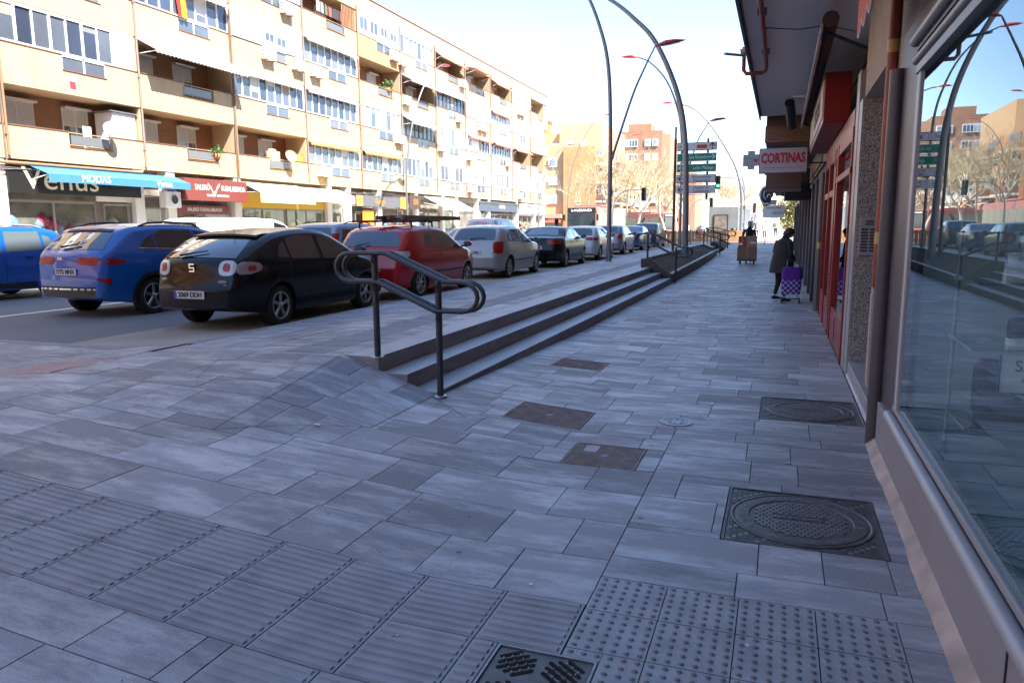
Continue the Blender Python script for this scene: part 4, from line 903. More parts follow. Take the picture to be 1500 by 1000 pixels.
b = MB(); b.box((0.448,10.98,3.06),(0.4595,14.2,3.54),mat('sign_pale', (0.42,0.36,0.34), 0.5),0.002); b.box((0.448,14.3,3.06),(0.4595,15.5,3.54),mat('sign_grey_pale', (0.35,0.33,0.30), 0.5)); b.build('panel', t)
b = MB(); text_into(b, 'SABANAS', 0.42, (0.445,12.6,3.3), (0,-1,0), uZ, signred, 0.006, squash=1.1); b.build('lettering', t)
# rolled awning above
t = thing('rolled_awning', 'rolled up brown striped awning under the overhang above the red shop', 'awning', (0.35,12,3.75)); b = MB(); bw = mat('awning_brown', (0.10,0.05,0.04), 0.8)
b.tube([(0.40,8.9,3.80),(0.40,17.2,3.80)],0.085,bw,12); b.build('roll', t); b = MB(); b.box((0.30,8.9,3.66),(0.33,17.2,3.76),alu,0.006)
b.build('front_bar', t); b = MB(); n = 44
for i in range(n): y = 8.9+i*8.3/n; b.prism([(0.315,y,3.68),(0.315,y+8.3/n,3.68),(0.315,y+8.3/n,3.58),(0.315,y+8.3/n/2,3.55),(0.315,y,3.58)],(0.005,0,0),bw)
b.build('valance', t)
for y in (9.1,17.0): b = MB(); b.tube([(0.8,y,3.5),(0.36,y,3.72)],0.02,black,8); b.build('arm', t)
# orange-red scalloped awning over the near shop
t = thing('scalloped_awning', 'orange red scalloped awning with white trim above the near shop window', 'awning', (0.5,3,3.1)); om = mat('awning_orange', (0.50,0.075,0.03), 0.7); wt = mat('white_trim', (0.6,0.58,0.56), 0.6)
b = MB(); n = 30; L0, L1 = -4.0, 6.2; x = 0.46
for i in range(n):
    a, c = L0+(L1-L0)*i/n, L0+(L1-L0)*(i+1)/n; pts = [(x,a,3.32),(x,c,3.32)]+[(x,c+(a-c)*q/6,3.05-0.09*math.sin(math.pi*q/6)) for q in range(7)]
    b.prism(pts,(0.006,0,0),om)
b.build('valance', t); b = MB(); pts = []
for i in range(n):
    a, c = L0+(L1-L0)*i/n, L0+(L1-L0)*(i+1)/n; pts += [(x+.003,a+(c-a)*q/6,3.05-0.09*math.sin(math.pi*q/6)) for q in range(6)]
b.tube(pts,0.008,wt,5); b.tube([(x-.01,L0,3.335),(x-.01,L1,3.335)],0.02,wt,8); b.build('trim', t)
b = MB(); b.grid([[(xx,y,zz) for y in (L0,L1)] for xx,zz in ((0.46,3.33),(0.74,3.62))], om); b.grid([[(xx,y,zz-.01) for y in (L0,L1)] for xx,zz in ((0.46,3.33),(0.74,3.62))], om); b.build('fabric', t)
# brown pipe under the soffit
t = thing('soffit_pipe', 'thin rust brown pipe clamped under the overhang ending in a loop', 'pipe', (-0.3,10,3.9)); b = MB()
b.tube([(-0.30,-6,3.92),(-0.30,11.75,3.92),(-0.31,11.85,3.88),(-0.36,11.85,3.85),(-0.58,11.85,3.85),(-0.62,11.85,3.9),(-0.62,11.8,4.22)],0.028,pr,10); b.build('tube', t)
for y in (1,3,5,7,9,11): b = MB(); b.box((-0.35,y,3.93),(-0.25,y+.03,4.005),alud); b.build('clamp', t)
b = MB(); b.tube([(-0.66,11.6,4.1),(-0.52,11.6,4.13)],0.05,tan,8); b.tube([(-0.85,11.2,4.02),(-0.62,11.7,4.08)],0.02,MATS['white_trim'],6); tag(b.build('pipe_outlet', origin=(-.66,11.6,4.1)), 'tan funnel shaped outlet on the edge of the overhang', 'pipe outlet')
b = MB(); b.tube([(-0.3,9.7,3.96),(0.1,9.8,3.93),(0.4,9.9,3.97),(0.72,10,3.9)],0.006,black,5); b.build('cable', rb)
b = MB(); b.tube([(0.05,15.2,3.9),(0.12,15.8,3.55)],0.09,black,12); b.tube([(0.1,15,3.98),(0.35,14.6,3.9)],0.02,wfr,6); tag(b.build('loudspeaker', origin=(.1,15.5,3.9)), 'dark bullhorn lamp hanging under the far end of the overhang', 'lamp')
# ---- CORTINAS sign and others ----
ctm = mat('sign_lilac_white', (0.50,0.46,0.48), 0.5)
t = thing('hanging_sign', 'white box sign reading CORTINAS in red, hung across the pavement', 'sign', (0,16.9,2.75))
b = MB(); b.box((-0.50,16.8,2.72),(0.46,17.0,3.24),mat('sign_rim', (0.12,0.12,0.14), 0.5),0.01); b.build('casing', t)
b = MB(); b.box((-0.485,16.788,2.735),(0.445,16.799,3.225),ctm); b.build('panel', t)
b = MB(); text_into(b, 'CORTINAS', 0.27, (-0.02,16.785,3.02), (1,0,0), uZ, mat('letter_red', (0.5,0.03,0.04), 0.5), 0.006, squash=0.66, bold=0.012)
b.box((-0.42,16.781,2.83),(0.38,16.786,2.837),MATS['letter_red']); b.build('lettering', t)
b = MB(); b.box((0.46,16.85,2.9),(0.8,16.9,2.93),black); b.box((0.46,16.85,3.1),(0.8,16.9,3.13),black); b.build('bracket', t)
t = thing('pharmacy_sign', 'small white cross shaped sign with a red heart hung over the pavement', 'sign', (-0.95,25,3.6)); gy = mat('cross_grey', (0.35,0.37,0.38), 0.5)
b = MB(); b.box((-1.08,24.95,3.38),(-0.86,25.05,3.95),gy,.008); b.box((-1.22,24.947,3.48),(-0.72,25.053,3.84),gy,.008); b.build('casing', t)
b = MB(); cx, cz = -0.83, 3.65; hp = [(cx+0.07*16*math.sin(a)**3/16, 24.944, cz+0.07*(13*math.cos(a)-5*math.cos(2*a)-2*math.cos(3*a)-math.cos(4*a))/16) for a in [2*math.pi*k/24 for k in range(24)]]; b.prism(hp,(0,-.006,0),MATS['letter_red'])
b.build('heart', t); b = MB(); text_into(b, 'Farmacia', 0.07, (-1.04,24.945,3.72), (1,0,0), uZ, ogr, 0.004); text_into(b, '24 h', 0.05, (-1.06,24.945,3.56), (1,0,0), uZ, signred, 0.004); b.build('lettering', t)
b = MB(); b.box((-0.72,24.98,3.65),(-0.4,25.02,3.68),black); b.build('bracket', t)
# ear sign
t = thing('ear_sign', 'ear shaped sign in white and navy hung over the pavement', 'sign', (-0.45,24,2.5))
def ell(cx, cz, rx, rz_, n=28, cut=None): return [(cx+rx*math.cos(2*math.pi*k/n)*(1 if math.sin(2*math.pi*k/n) > -0.2 else 0.8), 24.0, cz+rz_*math.sin(2*math.pi*k/n)) for k in range(n)]
navy = mat('ear_navy', (0.015,0.018,0.04), 0.4)
b = MB(); b.prism(ell(-0.46,2.52,0.21,0.31),(0,0.06,0),navy); b.build('backing', t)
b = MB(); arc = lambda cx,cz,r1,r2,a0,a1: [(cx+r1*math.cos(R(a0+(a1-a0)*k/16)),23.99,cz+r2*math.sin(R(a0+(a1-a0)*k/16))) for k in range(17)]
b.tube(arc(-0.46,2.53,0.165,0.26,60,300),0.026,lw,6); b.tube(arc(-0.43,2.55,0.10,0.15,40,250),0.018,lw,6); b.tube(arc(-0.38,2.5,0.05,0.06,20,220),0.014,lw,6); b.build('outline', t)
b = MB(); b.lathe([(0,-.01),(.03,-.01),(.03,.01),(0,.01)],MATS['letter_red'],(-0.35,23.985,2.5),'Y',12); b.build('dot', t); b = MB(); b.box((-0.3,24.02,2.6),(0.7,24.05,2.63),black); b.build('bracket', t)
# brown box and dark units under the brick part
b = MB(); b.box((-0.40,19.6,2.52),(0.42,20.6,3.0),mat('box_brown', (0.14,0.075,0.045), 0.6),0.01); b.box((-0.41,19.58,2.48),(0.43,20.62,2.519),mat('box_rim', (0.2,0.12,0.08), 0.5)); b.box((-0.44,19.8,2.9),(-0.405,20.4,3.1),black); tag(b.build('sign_box', origin=(0,20,2.5)), 'plain brown box sign below the CORTINAS sign, under the brick storey', 'box')
b = MB(); b.box((0.05,21.5,2.3),(0.7,22.3,2.75),black,0.02); b.box((0.1,22.5,2.76),(0.7,23.3,3.2),dk,0.02); tag(b.build('ventilation_unit', origin=(.4,22,2.3)), 'dark ventilation unit under the brick storey behind the brown box', 'ventilation unit')
b = MB(); b.box((-0.25,18.4,3.02),(0.05,18.9,3.4),mat('grille_blue', (0.2,0.22,0.26), 0.5, metal=.4),0.01); tag(b.build('floodlight', origin=(-.1,18.6,3.2)), 'grey slotted floodlight above the CORTINAS sign', 'lamp')
# dark shop fronts further on
gcol = mat('shopfront_grey', (0.085,0.078,0.085), 0.4, var=.1); dkg = mat('dark_shop_glass', (0.015,0.016,0.018), 0.05, spec=0.8)
b = MB(); b.box((WX+.03,15.0,0),(WX+.05,49.6,2.9),dkg); b.box((WX+.05,15.0,0),(WX+.1,49.6,3.42),stucco); b.box((WX-.02,15.0,2.6),(WX+.05,49.6,2.75),gcol); b.box((WX-.0,15.0,0),(WX+.029,49.6,0.25),gcol); b.build('dark_shop_front', rb)
for i,y in enumerate((15.4,17.2,19.2,21.6,24.5,28.0,32.0,37.0,43.0)):
    b = MB(); b.box((WX-.10,y,0),(WX+.03,y+.22,2.6),gcol,0.006); b.box((WX-.105,y-.002,0.2),(WX-.085,y+.0,2.5),alu) if i in (1,3,4) else None; b.build('shopfront_post', rb)
b = MB(); b.tube([(WX-.06,15.15,0.02),(WX-.06,15.15,2.6)],0.04,mat('pipe_grey', (0.12,0.115,0.11), 0.5),12); b.tube([(WX-.06,15.15,1.2),(WX-.06,15.15,1.32)],0.042,tp,12); tag(b.build('drain_pipe', origin=(WX-.06,15.15,0)), 'grey drain pipe with a yellow band at the corner of the red shop', 'pipe')
# ---- shoe display behind the near window ----
gs = glass_mat('shelf_glass', (0.8,0.9,0.9), 0.1); shelfed = mat('shelf_edge', (0.3,0.33,0.35), 0.2)
t = thing('display_shelf', 'glass shelf unit with shoes behind the near shop window', 'shelf', (1.25,4.3,0.36))
for z in (0.648,1.045,1.36):
    b = MB(); b.box((0.90,4.05,z),(1.9,4.55,z+.010),gs); o = b.build('shelf', t); b = MB(); b.box((0.895,4.04,z-.002),(1.9,4.049,z+.012),shelfed); b.box((0.889,4.04,z-.002),(0.899,4.56,z+.012),shelfed); b.build('shelf_edge', o)
for x_,y_ in ((0.91,4.54),(1.89,4.54),(1.89,4.06)): b = MB(); b.tube([(x_,y_,0.36),(x_,y_,2.1)],0.010,shelfed,8); b.build('upright', t)
def shoe(name, lab, x, y, z, m, boot=True, s=1.0, a=0.0):
    t = thing(name, lab, 'boot' if boot else 'shoe', (x,y,z)); b = MB(); rows = []
    # sections from heel to toe along +Y: (y, half width, height)
    H = 0.24 if boot else 0.09
    prof = [(0,.028,H*.9),(0.02,.036,H),(0.06,.040,H),(0.09,.040,H*.98 if boot else .085),(0.115,.040,.115 if boot else .08),(0.15,.043,.09 if boot else .07),(0.2,.047,.06),(0.24,.042,.045),(0.265,.028,.035),(0.275,.01,.02)]
    for (u,wd,h) in prof:
        rows.append([(x+(math.cos(a)*0+wd*math.cos(t_))*s, y+u*s, z+0.03*s+(h*(math.sin(t_)*.5+.5))*s) for t_ in [math.pi*1.5+2*math.pi*k/12 for k in range(13)]])
    b.grid(rows, m); b.build('upper', t)
    b = MB(); b.prism([(x-wd*s*1.05,y+u*s,z+.0+(0.015 if 0.07<u<0.12 else 0)) for u,wd,h in prof]+[(x+wd*s*1.05,y+u*s,z) for u,wd,h in prof[::-1]],(0,0,0.03*s),black if boot else MATS['white_paint']); b.build('sole', t)
    if not boot:
        b = MB(); [b.tube([(x-.03*s,y+(.1+q*.02)*s,z+(.115-q*.012)*s),(x+.03*s,y+(.11+q*.02)*s,z+(.115-q*.012)*s)],0.003,MATS['white_paint'],5) for q in range(4)]; b.build('lace', t)
bt = mat('boot_plum', (0.05,0.025,0.05), 0.6); nv = mat('shoe_navy', (0.015,0.02,0.05), 0.5)
def turned(nm, lab, x, y, z, m, bt_, sc_, a):
    shoe(nm, lab, x, y, z, m, bt_, sc_); o = [q for q in bpy.data.objects if q.get('label') == lab][0]; o.rotation_euler = (0,0,a)
turned('ankle_boot', 'dark plum ankle boot on the lowest glass shelf in the window', 0.97, 4.30, 0.66, bt, True, 1.15, R(-90))
turned('ankle_boot', 'black ankle boot at the back of the lowest shelf, right of the plum one', 1.45, 4.32, 0.66, mat('boot_black', (.02,.02,.022), .5), True, 1.1, R(-75))
turned('sneaker', 'navy sneaker with white sole on the middle glass shelf in the window', 1.08, 4.22, 1.055, nv, False, 1.15, R(-90)); turned('sneaker', 'white sneaker on the top glass shelf in the window', 1.05, 4.25, 1.37, MATS['white_paint'], False, 1.15, R(-90))
turned('sneaker', 'pale sneaker beside the navy one on the middle shelf', 1.5, 4.3, 1.055, mat('shoe_pale', (.4,.38,.35), .6), False, 1.1, R(-80))
t = thing('window_notice', 'framed notice with the word SALDOS inside the shop window', 'sign', (1.15,4.0,0.8)); b = MB()
b.box((1.01,4.0,0.86),(1.38,4.005,1.035),mat('notice_white', (0.8,0.82,0.82), 0.7)); b.build('sheet', t); b = MB(); b.box((1.0,3.994,0.85),(1.008,4.006,1.04),black); b.box((1.382,3.994,0.85),(1.39,4.006,1.04),black); b.box((1.008,3.994,0.85),(1.382,4.006,0.858),black); b.build('frame', t)
b = MB(); text_into(b, 'SALDOS', 0.075, (1.20,3.998,0.985), (1,0,0), uZ, black, 0.003); text_into(b, 'BOTIN DE PIEL', 0.026, (1.18,3.998,0.92), (1,0,0), uZ, black, 0.003); b.build('lettering', t)
b = MB(); b.box((1.3,1.6,0.36),(1.8,2.6,0.62),mat('plinth_white', (.5,.52,.52), .6),.01); tag(b.build('display_plinth', origin=(1.5,2.1,.36)), 'low white plinth inside the near shop window', 'plinth')
# ---------------- buildings in the distance ----------------
orb = brick_mat('orange_brick', (0.50,0.22,0.09),(0.58,0.28,0.12),(0.45,0.3,0.18),'XZ',0.5,0.13); orbs = brick_mat('orange_brick_side', (0.50,0.22,0.09),(0.58,0.28,0.12),(0.45,0.3,0.18),'YZ',0.5,0.13)
paleb = mat('pale_orange_render', (0.55,0.36,0.2), 0.8, var=.06, vscale=.3)
t = thing('brick_building', 'orange brick block with a blank gable and stacked white balconies', 'building', (-31,110,0.3))
b = MB(); b.box((-31.3,110,0.0),(-26.6,150,13.4),orb); b.box((-44,110.8,0.0),(-31.31,150,13.9),paleb); b.build('wall', t)
b = MB(); b.box((-26.59,110.2,0.0),(-26.4,150,13.3),orbs); b.build('side_wall', t)
for i,z in enumerate((2.2,5.1,7.9,10.6)):
    o = MB().box((-33.9,110.6,z),(-32.5,110.79,z+1.3),wfr).build('window', t); g = MB(); g.box((-33.7,110.56,z+.15),(-32.7,110.599,z+1.1),panes[2] if i % 2 else shut); g.build('pane', o)
    if i: o = MB().box((-37.6,110.6,z),(-36.2,110.79,z+1.3),wfr).build('window', t); g = MB(); g.box((-37.4,110.56,z+.15),(-36.4,110.599,z+1.1),panes[1]); g.build('pane', o)
rr = random.Random(9)
for z in (2.6,5.4,8.2,10.9):
    for y in (110.3,121,131,141):
        o = MB(); o.box((-26.4,y,z-.25),(-24.9,y+7.5,z),mat('balcony_slab', (0.72,0.66,0.58), 0.7)); o = o.build('balcony', t)
        g = MB(); pm = rr.choice([orbs, MATS['white_panel'], MATS['brown_coping']]); g.box((-25.0,y+.05,z),(-24.93,y+7.45,z+.9),pm); g.box((-26.3,y+.05,z),(-25.0,y+.11,z+.9),pm); g.build('railing', o)
        g = MB(); g.box((-26.38,y+1,z),(-26.3,y+6.5,z+2.1),panes[0]); g.build('pane', o)
        if rr.random() < .6: g = MB(); g.prism([(-26.3,y+.5,z+2.3),(-24.7,y+.5,z+1.7),(-24.7,y+.5,z+1.65),(-26.3,y+.5,z+2.25)],(0,6,0),rr.choice([mat('green_awning', (0.05,0.25,0.14), 0.7),orng,stripe])); g.build('awning', o)
b = MB(); b.box((-44,109.2,2.9),(-31.5,110.79,3.5),mat('pink_canopy', (0.65,0.28,0.2), 0.7)); b.box((-44,108.6,2.2),(-31.5,109.19,2.6),mat('pink_canopy_front', (0.6,0.15,0.1), 0.7)); b.build('shop_canopy', t)
b = MB(); b.box((-43,110.7,0.4),(-32,110.79,2.1),dkg); b.build('shop_window', t)
t = thing('apartment_building', 'pale block with a red panel and twin roof vents behind the brick block', 'building', (-40,140,0.3)); b = MB()
b.box((-53,140,0.0),(-40,160,19.2),paleb); b.box((-40,138,0.0),(-32,160,20.6),paleb); b.box((-45.0,139.9,15.0),(-42.9,139.99,17.4),mat('red_panel', (0.6,0.13,0.08), 0.7)); b.build('wall', t)
for x0_ in (-52,-42.5): o = MB().box((x0_,139.7,15),(x0_+(6.3 if x0_<-50 else 2.4),139.89,17.4),wfr).build('window', t); g = MB(); [g.box((x0_+.2+q*.8,139.66,15.3),(x0_+.8+q*.8,139.699,17),panes[1]) for q in range(7 if x0_<-50 else 2)]; g.build('pane', o)
for x0_ in (-38.5,-36): o = MB().box((x0_,137.8,15),(x0_+1,137.99,17.4),wfr).build('window', t)
for x0_ in (-47.3,-45.1): b = MB(); b.box((x0_,142,19.2),(x0_+1.8,144,21.4),orb); b.box((x0_-.1,141.9,21.4),(x0_+1.9,144.1,22.0),MATS['red_panel']); b.build('roof_vent', t)
tw = brick_mat('brown_tower_brick', (0.30,0.15,0.09),(0.34,0.18,0.11),(0.3,0.2,0.14),'XZ',0.6,0.16)
t = thing('tower_block', 'tall brown brick tower block behind the bare trees', 'building', (-33,180,0.3)); b = MB()
b.box((-52,182,0.0),(-37.5,200,22.5),tw); b.box((-37.5,180,0.0),(-27.2,200,23.8),tw); b.box((-36,184,23.8),(-30.5,190,26),tw); b.build('wall', t)
b = MB(); b.box((-27.19,180,0.0),(-25.2,196,22.9),mat('tower_side', (0.42,0.24,0.15), .8)); b.box((-37.6,179.9,0.0),(-37.3,179.99,23.8),paleb); b.build('side_wall', t)
for fl in range(6):
    z = 20.2-fl*3.3
    o = MB().box((-36.9,179.7,z),(-32.9,179.99,z+1.7),wfr).build('window', t); g = MB(); [g.box((-36.8+q*.66,179.66,z+.2),(-36.3+q*.66,179.699,z+1.5),panes[0 if q > 2 else 2]) for q in range(6)]; g.build('pane', o)
    for x0_ in (-31.2,-29.4): o = MB().box((x0_,179.7,z),(x0_+1.3,179.99,z+1.6),wfr).build('window', t); g = MB(); g.box((x0_+.15,179.66,z+.15),(x0_+1.1,179.699,z+1.45),panes[2]); g.build('pane', o)
t = thing('apartment_building', 'low reddish block half hidden behind the direction signs', 'building', (-24,230,0.3)); b = MB(); b.box((-34,230,0.0),(-24.5,250,17),mat('reddish_render', (0.45,0.22,0.13), .8, var=.1, vscale=.3)); b.build('wall', t)
for z in (5,8.5,12): o = MB().box((-33,229.8,z),(-31.5,229.99,z+1.6),wfr).build('window', t); o = MB().box((-28,229.8,z),(-26.5,229.99,z+1.6),wfr).build('window', t)
t = thing('tower_block', 'tiny bluish tower far down the street beside the lamp arch', 'building', (-12,300,0)); b = MB(); b.box((-15.3,300,0),(-12.6,310,20),mat('far_blue', (0.35,0.4,0.5), .8)); b.box((-12.59,300,0),(-10,310,17),mat('far_pink', (0.6,0.35,0.3), .8)); b.build('wall', t)
# ---------------- handrails ----------------
railm = mat('handrail_paint', (0.045,0.047,0.052), 0.35, metal=0.2, spec=0.6)
def loop_path(x0, x1, zt0, zt1, h=0.26, ex=0.24):
    """closed racetrack: level, down, level; rounded at both ends (x0 upper end, x1 lower end)"""
    pts = []; r = h/2
    for k in range(9): a = math.pi/2+math.pi*k/8; pts.append((x0+r+r*math.cos(a)*1.15, zt0-r+r*math.sin(a)))
    xa, xb = x0+.40, x1-.40
    up = [(xa, zt0-h), (xb, zt1-h)]
    for k in range(4): pts.append((lerp(x0+r,xa,(k+1)/4) if k < 3 else xa, zt0-h))
    for k in range(1,7): pts.append((lerp(xa,xb,k/6), lerp(zt0-h,zt1-h,k/6)))
    pts.append((xb+0.07, zt1-h))
    for k in range(9): a = -math.pi/2+math.pi*k/8; pts.append((x1-r+r*math.cos(a)*1.15, zt1-r+r*math.sin(a)))
    xb2, xa2 = xb+0.10, xa+0.10
    pts.append((xb2+.04, zt1))
    for k in range(0,7): pts.append((lerp(xb2,xa2,k/6), lerp(zt1,zt0,k/6)))
    pts.append((xa2-0.10, zt0))
    return pts
def handrail(x0, x1, y, zt0, zt1, p1, p2, lab, n=10, g='steel handrails by the steps'):
    """p = (x, base z) of each post"""
    t = thing('handrail', lab, 'handrail', (p1[0],y,p1[1]), group=g)
    for s in (-1,1):
        b = MB(); b.tube([(px, y+s*0.05, pz) for px, pz in loop_path(x0+(0.0 if s<0 else .02), x1+(0 if s<0 else .02), zt0, zt1)], 0.021, railm, n, closed=True); b.build('rail', t)
    for (px, pz, zt) in ((p1[0],p1[1],zt0),(p2[0],p2[1],zt1)):
        b = MB(); b.tube([(px,y,pz+0.008),(px,y,zt+0.005)], 0.030, railm, 14); o = b.build('post', t)
        b = MB(); b.lathe([(0,.012),(0.055,.012),(0.062,.006),(0.062,0)], mat('steel_flange', (0.35,0.34,0.33), 0.3, metal=.8), (px,y,pz), n=20); b.build('flange', o)
        b = MB()
        for dz in (-0.03,-0.29):
            b.tube([(px,y-.05,zt+dz+.01),(px,y-.052,zt+dz-.04),(px,y-.03,zt+dz-.06)],0.008,railm,6); b.tube([(px,y+.05,zt+dz+.01),(px,y+.052,zt+dz-.04),(px,y+.03,zt+dz-.06)],0.008,railm,6)
        b.build('bracket', o)
handrail(-3.86,-2.48,5.98,1.42,1.17,(-3.50,.45),(-2.86,.12),'dark double-loop steel handrail at the near end of the steps')
handrail(-3.96,-2.38,21.7,1.42,1.03,(-3.62,.45),(-2.80,0),'dark looped handrail where the long steps meet the planter')
handrail(-3.98,-2.42,38.6,1.45,1.2,(-3.62,.45),(-2.82,.2),'dark looped handrail just past the far end of the planter')
handrail(-3.98,-2.42,44.3,1.5,1.3,(-3.62,.45),(-2.82,.3),'farthest looped handrail, at the end of the second steps')
# ---------------- planters ----------------
corten = mat('planter_brown', (0.055,0.042,0.038), 0.55, var=.3, vscale=3); soil = mat('soil', (0.12,0.085,0.055), 1.0, var=.45, vscale=6, bump=.8, bscale=25, var2=.3, v2scale=40); light_rim = mat('planter_rim', (0.22,0.21,0.21), 0.5)
def planter(y0_, y1_, lab, zl=0.70, zr0=0.26, zr1=0.44):
    t = thing('planter', lab, 'planter', (-3.35,(y0_+y1_)/2,0)); xl, xr = -3.80, -2.92
    b = MB(); b.prism([(xl,y0_,.44),(xl+.1,y0_,.44),(xl+.1,y1_,.44),(xl,y1_,.44)],(0,0,zl-.44),corten)
    b.prism([(xr-.1,y0_,-.05),(xr,y0_,-.05),(xr,y0_,zr0),(xr-.1,y0_,zr0)],(0,0.01,0),corten)
    n = 24
    for i in range(n):
        ya, yb = lerp(y0_,y1_,i/n), lerp(y0_,y1_,(i+1)/n); za, zb = lerp(zr0,zr1,i/n), lerp(zr0,zr1,(i+1)/n)
        b.add([(xr-.1,ya,-.05),(xr,ya,-.05),(xr,yb,-.05),(xr-.1,yb,-.05),(xr-.1,ya,za),(xr,ya,za),(xr,yb,zb),(xr-.1,yb,zb)],[(4,5,6,7),(1,2,6,5),(3,0,4,7)],corten)
    for yy, zr in ((y0_-.1,zr0),(y1_,zr1)):
        b.prism([(xl,yy,-.05),(xr,yy,-.05),(xr,yy,zr),(xl+.28,yy,zl),(xl,yy,zl)],(0,0.1,0),corten)
    b.build('wall', t)
    b = MB(); b.add([(xr-.11,y0_,zr0+.003),(xr+.012,y0_,zr0+.003),(xr+.012,y1_,zr1+.003),(xr-.11,y1_,zr1+.003),(xr+.012,y0_,zr0-.03),(xr+.012,y1_,zr1-.03)],[(0,1,2,3),(1,4,5,2)],light_rim); b.build('rim', t)
    b = MB(); rr = random.Random(6); nx, ny = 14, 90
    b.grid([[(lerp(xl+.1,xr-.1,i/nx), lerp(y0_,y1_,j/ny), (lerp(zl-.04,zr0-.03,(i/nx)) if False else lerp(zl-.06, lerp(zr0,zr1,j/ny)-.02, i/nx))+rr.uniform(-.02,.025)) for i in range(nx+1)] for j in range(ny+1)], soil); b.build('soil', t)
planter(21.75, 38.1, 'long sloping brown planter of bare soil between the two flights of steps'); planter(44.6, 50.0, 'short brown planter end beyond the farther handrail')
# ---------------- street lamps ----------------
lampg = mat('lamp_grey', (0.22,0.22,0.24), 0.35, metal=0.4, var=.06); lampr = mat('luminaire_red', (0.42,0.03,0.045), 0.35)
def smooth(pts, n=6):
    P_ = [Vector(p) for p in pts]; P_ = [P_[0]*2-P_[1]]+P_+[P_[-1]*2-P_[-2]]; o = []
    for i in range(1, len(P_)-2):
        for k in range(n):
            t = k/n; a,b_,c,d = P_[i-1:i+3]; o.append(0.5*((2*b_)+(c-a)*t+(2*a-5*b_+4*c-d)*t*t+(3*b_-a-3*c+d)*t**3))
    o.append(P_[-2]); return o
def luminaire(t, tip, d, s=1.0):
    """leaf shaped red head starting at tip along direction d"""
    d = Vector(d).normalized(); side = Vector((0,1,0)); up = side.cross(d)*-1
    if up.z < 0: up = -up
    b = MB(); rows = []
    for u,wd,h in ((0,.02,.03),(.15,.12,.08),(.4,.20,.13),(.7,.17,.10),(.95,.07,.04),(1.05,.01,.01)):
        c = Vector(tip)+d*u*s; rows.append([c+side*(wd*s*math.cos(a))+up*(h*s*(math.sin(a) if math.sin(a) > 0 else .25*math.sin(a))) for a in [2*math.pi*k/12 for k in range(13)]])
    b.grid(rows, lampr); o = b.build('luminaire', t)
    b = MB(); rows = [[Vector(tip)+d*u*s+side*q*wd*s-up*.033*s for q in (-1,1)] for u,wd in ((.2,.06),(.5,.11),(.85,.06))]; b.grid(rows, mat('lamp_glass', (0.6,0.62,0.62), 0.2)); b.build('diffuser', o)
def lamp(base, main, arm, lab, r=0.085, heads=(True,True), flip=1, arm_r=0.05, extra=True):
    t = thing('street_lamp', lab, 'street lamp', base, group='curved lamps along the avenue'); B = Vector(base)
    f = lambda p: B+Vector((p[0]*flip, 0, p[1]))
    sp = smooth([f(p) for p in main]); n = len(sp); b = MB(); b.tube(sp, [lerp(r, r*0.42, (i/(n-1))**1.3) for i in range(n)], lampg, 14); b.build('pole', t)
    b = MB(); b.tube([B, B+Vector((0,0,.25))], r*1.25, lampg, 14); b.lathe([(0,.02),(r*2,.02),(r*2,0)], lampg, base, n=16); b.build('base', t)
    if heads[0]: d = sp[-1]-sp[-2]; luminaire(t, sp[-1], (d.x*1.0,0,d.z*.2))
    if arm:
        ap = [f(p) for p in arm]; sa = smooth(ap); b = MB(); b.tube(sa, [lerp(arm_r, arm_r*.55, i/(len(sa)-1)) for i in range(len(sa))], lampg, 10); b.build('arm', t)
        if heads[1]: luminaire(t, sa[-1], (flip,0,.12))
    return t
A_main = [(0,0),(0,2),(0,4.5),(-.10,6.7),(-.42,8.1),(-1.0,9.4),(-1.9,10.4),(-2.6,10.75)]
A_arm = [(.05,3.6),(.75,5.7),(1.15,6.6),(1.5,7.3)]
lamp((-5.82,26.5,.38), A_main, A_arm, 'tall grey lamp at the kerb with a straight lower arm and dark red head')
lamp((-5.5,44,.40), A_main, [(.12,3.6),(.8,5.8),(1.15,6.5),(1.45,7.0)], 'grey lamp rising behind the direction sign post', r=.08)
B_main = [(0,0),(-.02,2),(-.13,4.5),(-.51,6.25),(-1.3,7.95),(-2.1,8.85),(-3.0,9.6),(-4.2,10.25),(-5.2,10.5)]
lamp((-3.41,29,.45), B_main, None, 'thick grey arching lamp rooted in the soil of the planter', r=.115)
lamp((-2.9,60,.4), [(0,0),(-.03,3.3),(-.35,5),(-.95,6.4),(-2.3,8.55),(-3.6,9.95),(-4.8,10.5),(-5.3,10.6)], None, 'grey arching lamp beyond the planter with a pink red head', r=.10)
OS = [(0,0),(0,2),(.0,4.5),(.5,7.3),(1.4,9.6),(2.5,11.2),(3.6,12)]
OA = [(-.05,3.0),(-.8,5.2),(-1.4,6.6),(-1.75,7.3)]
def lamp_opp(base, lab, s=1.0, rz=0.0, arm=True):
    t = lamp(base, [(x*s,z*s) for x,z in OS], None, lab, r=.075); 
    if arm:
        B = Vector(base); sa = smooth([B+Vector((x*s,0,z*s)) for x,z in OA]); b = MB(); b.tube(sa, .035, lampg, 8); b.build('arm', t); luminaire(t, sa[-1], (-1,0,.05))
    t.rotation_euler = (0,0,rz); return t
lamp_opp((-22.1,42.0,.32), 'thin lamp curving in front of the cream facade beyond the silver car', 0.97, R(75), False)
lamp_opp((-24,75,.32), 'thin pale lamp rising at the far end of the cream block', 0.8, R(20), True)
lamp_opp((-22.2,80,.32), 'pale lamp in front of the left edge of the orange gable', 1.08, R(0), True)
lamp_opp((-22,96,.32), 'pale lamp in front of the middle of the orange gable', 1.05, 0, True)
lamp((-4.2,95,.4), [(0,0),(0,3.5),(-.3,6.5),(-1.6,9.3),(-3.0,10.6)], None, 'far small lamp with a pink head between the sign and the arch', r=.08)
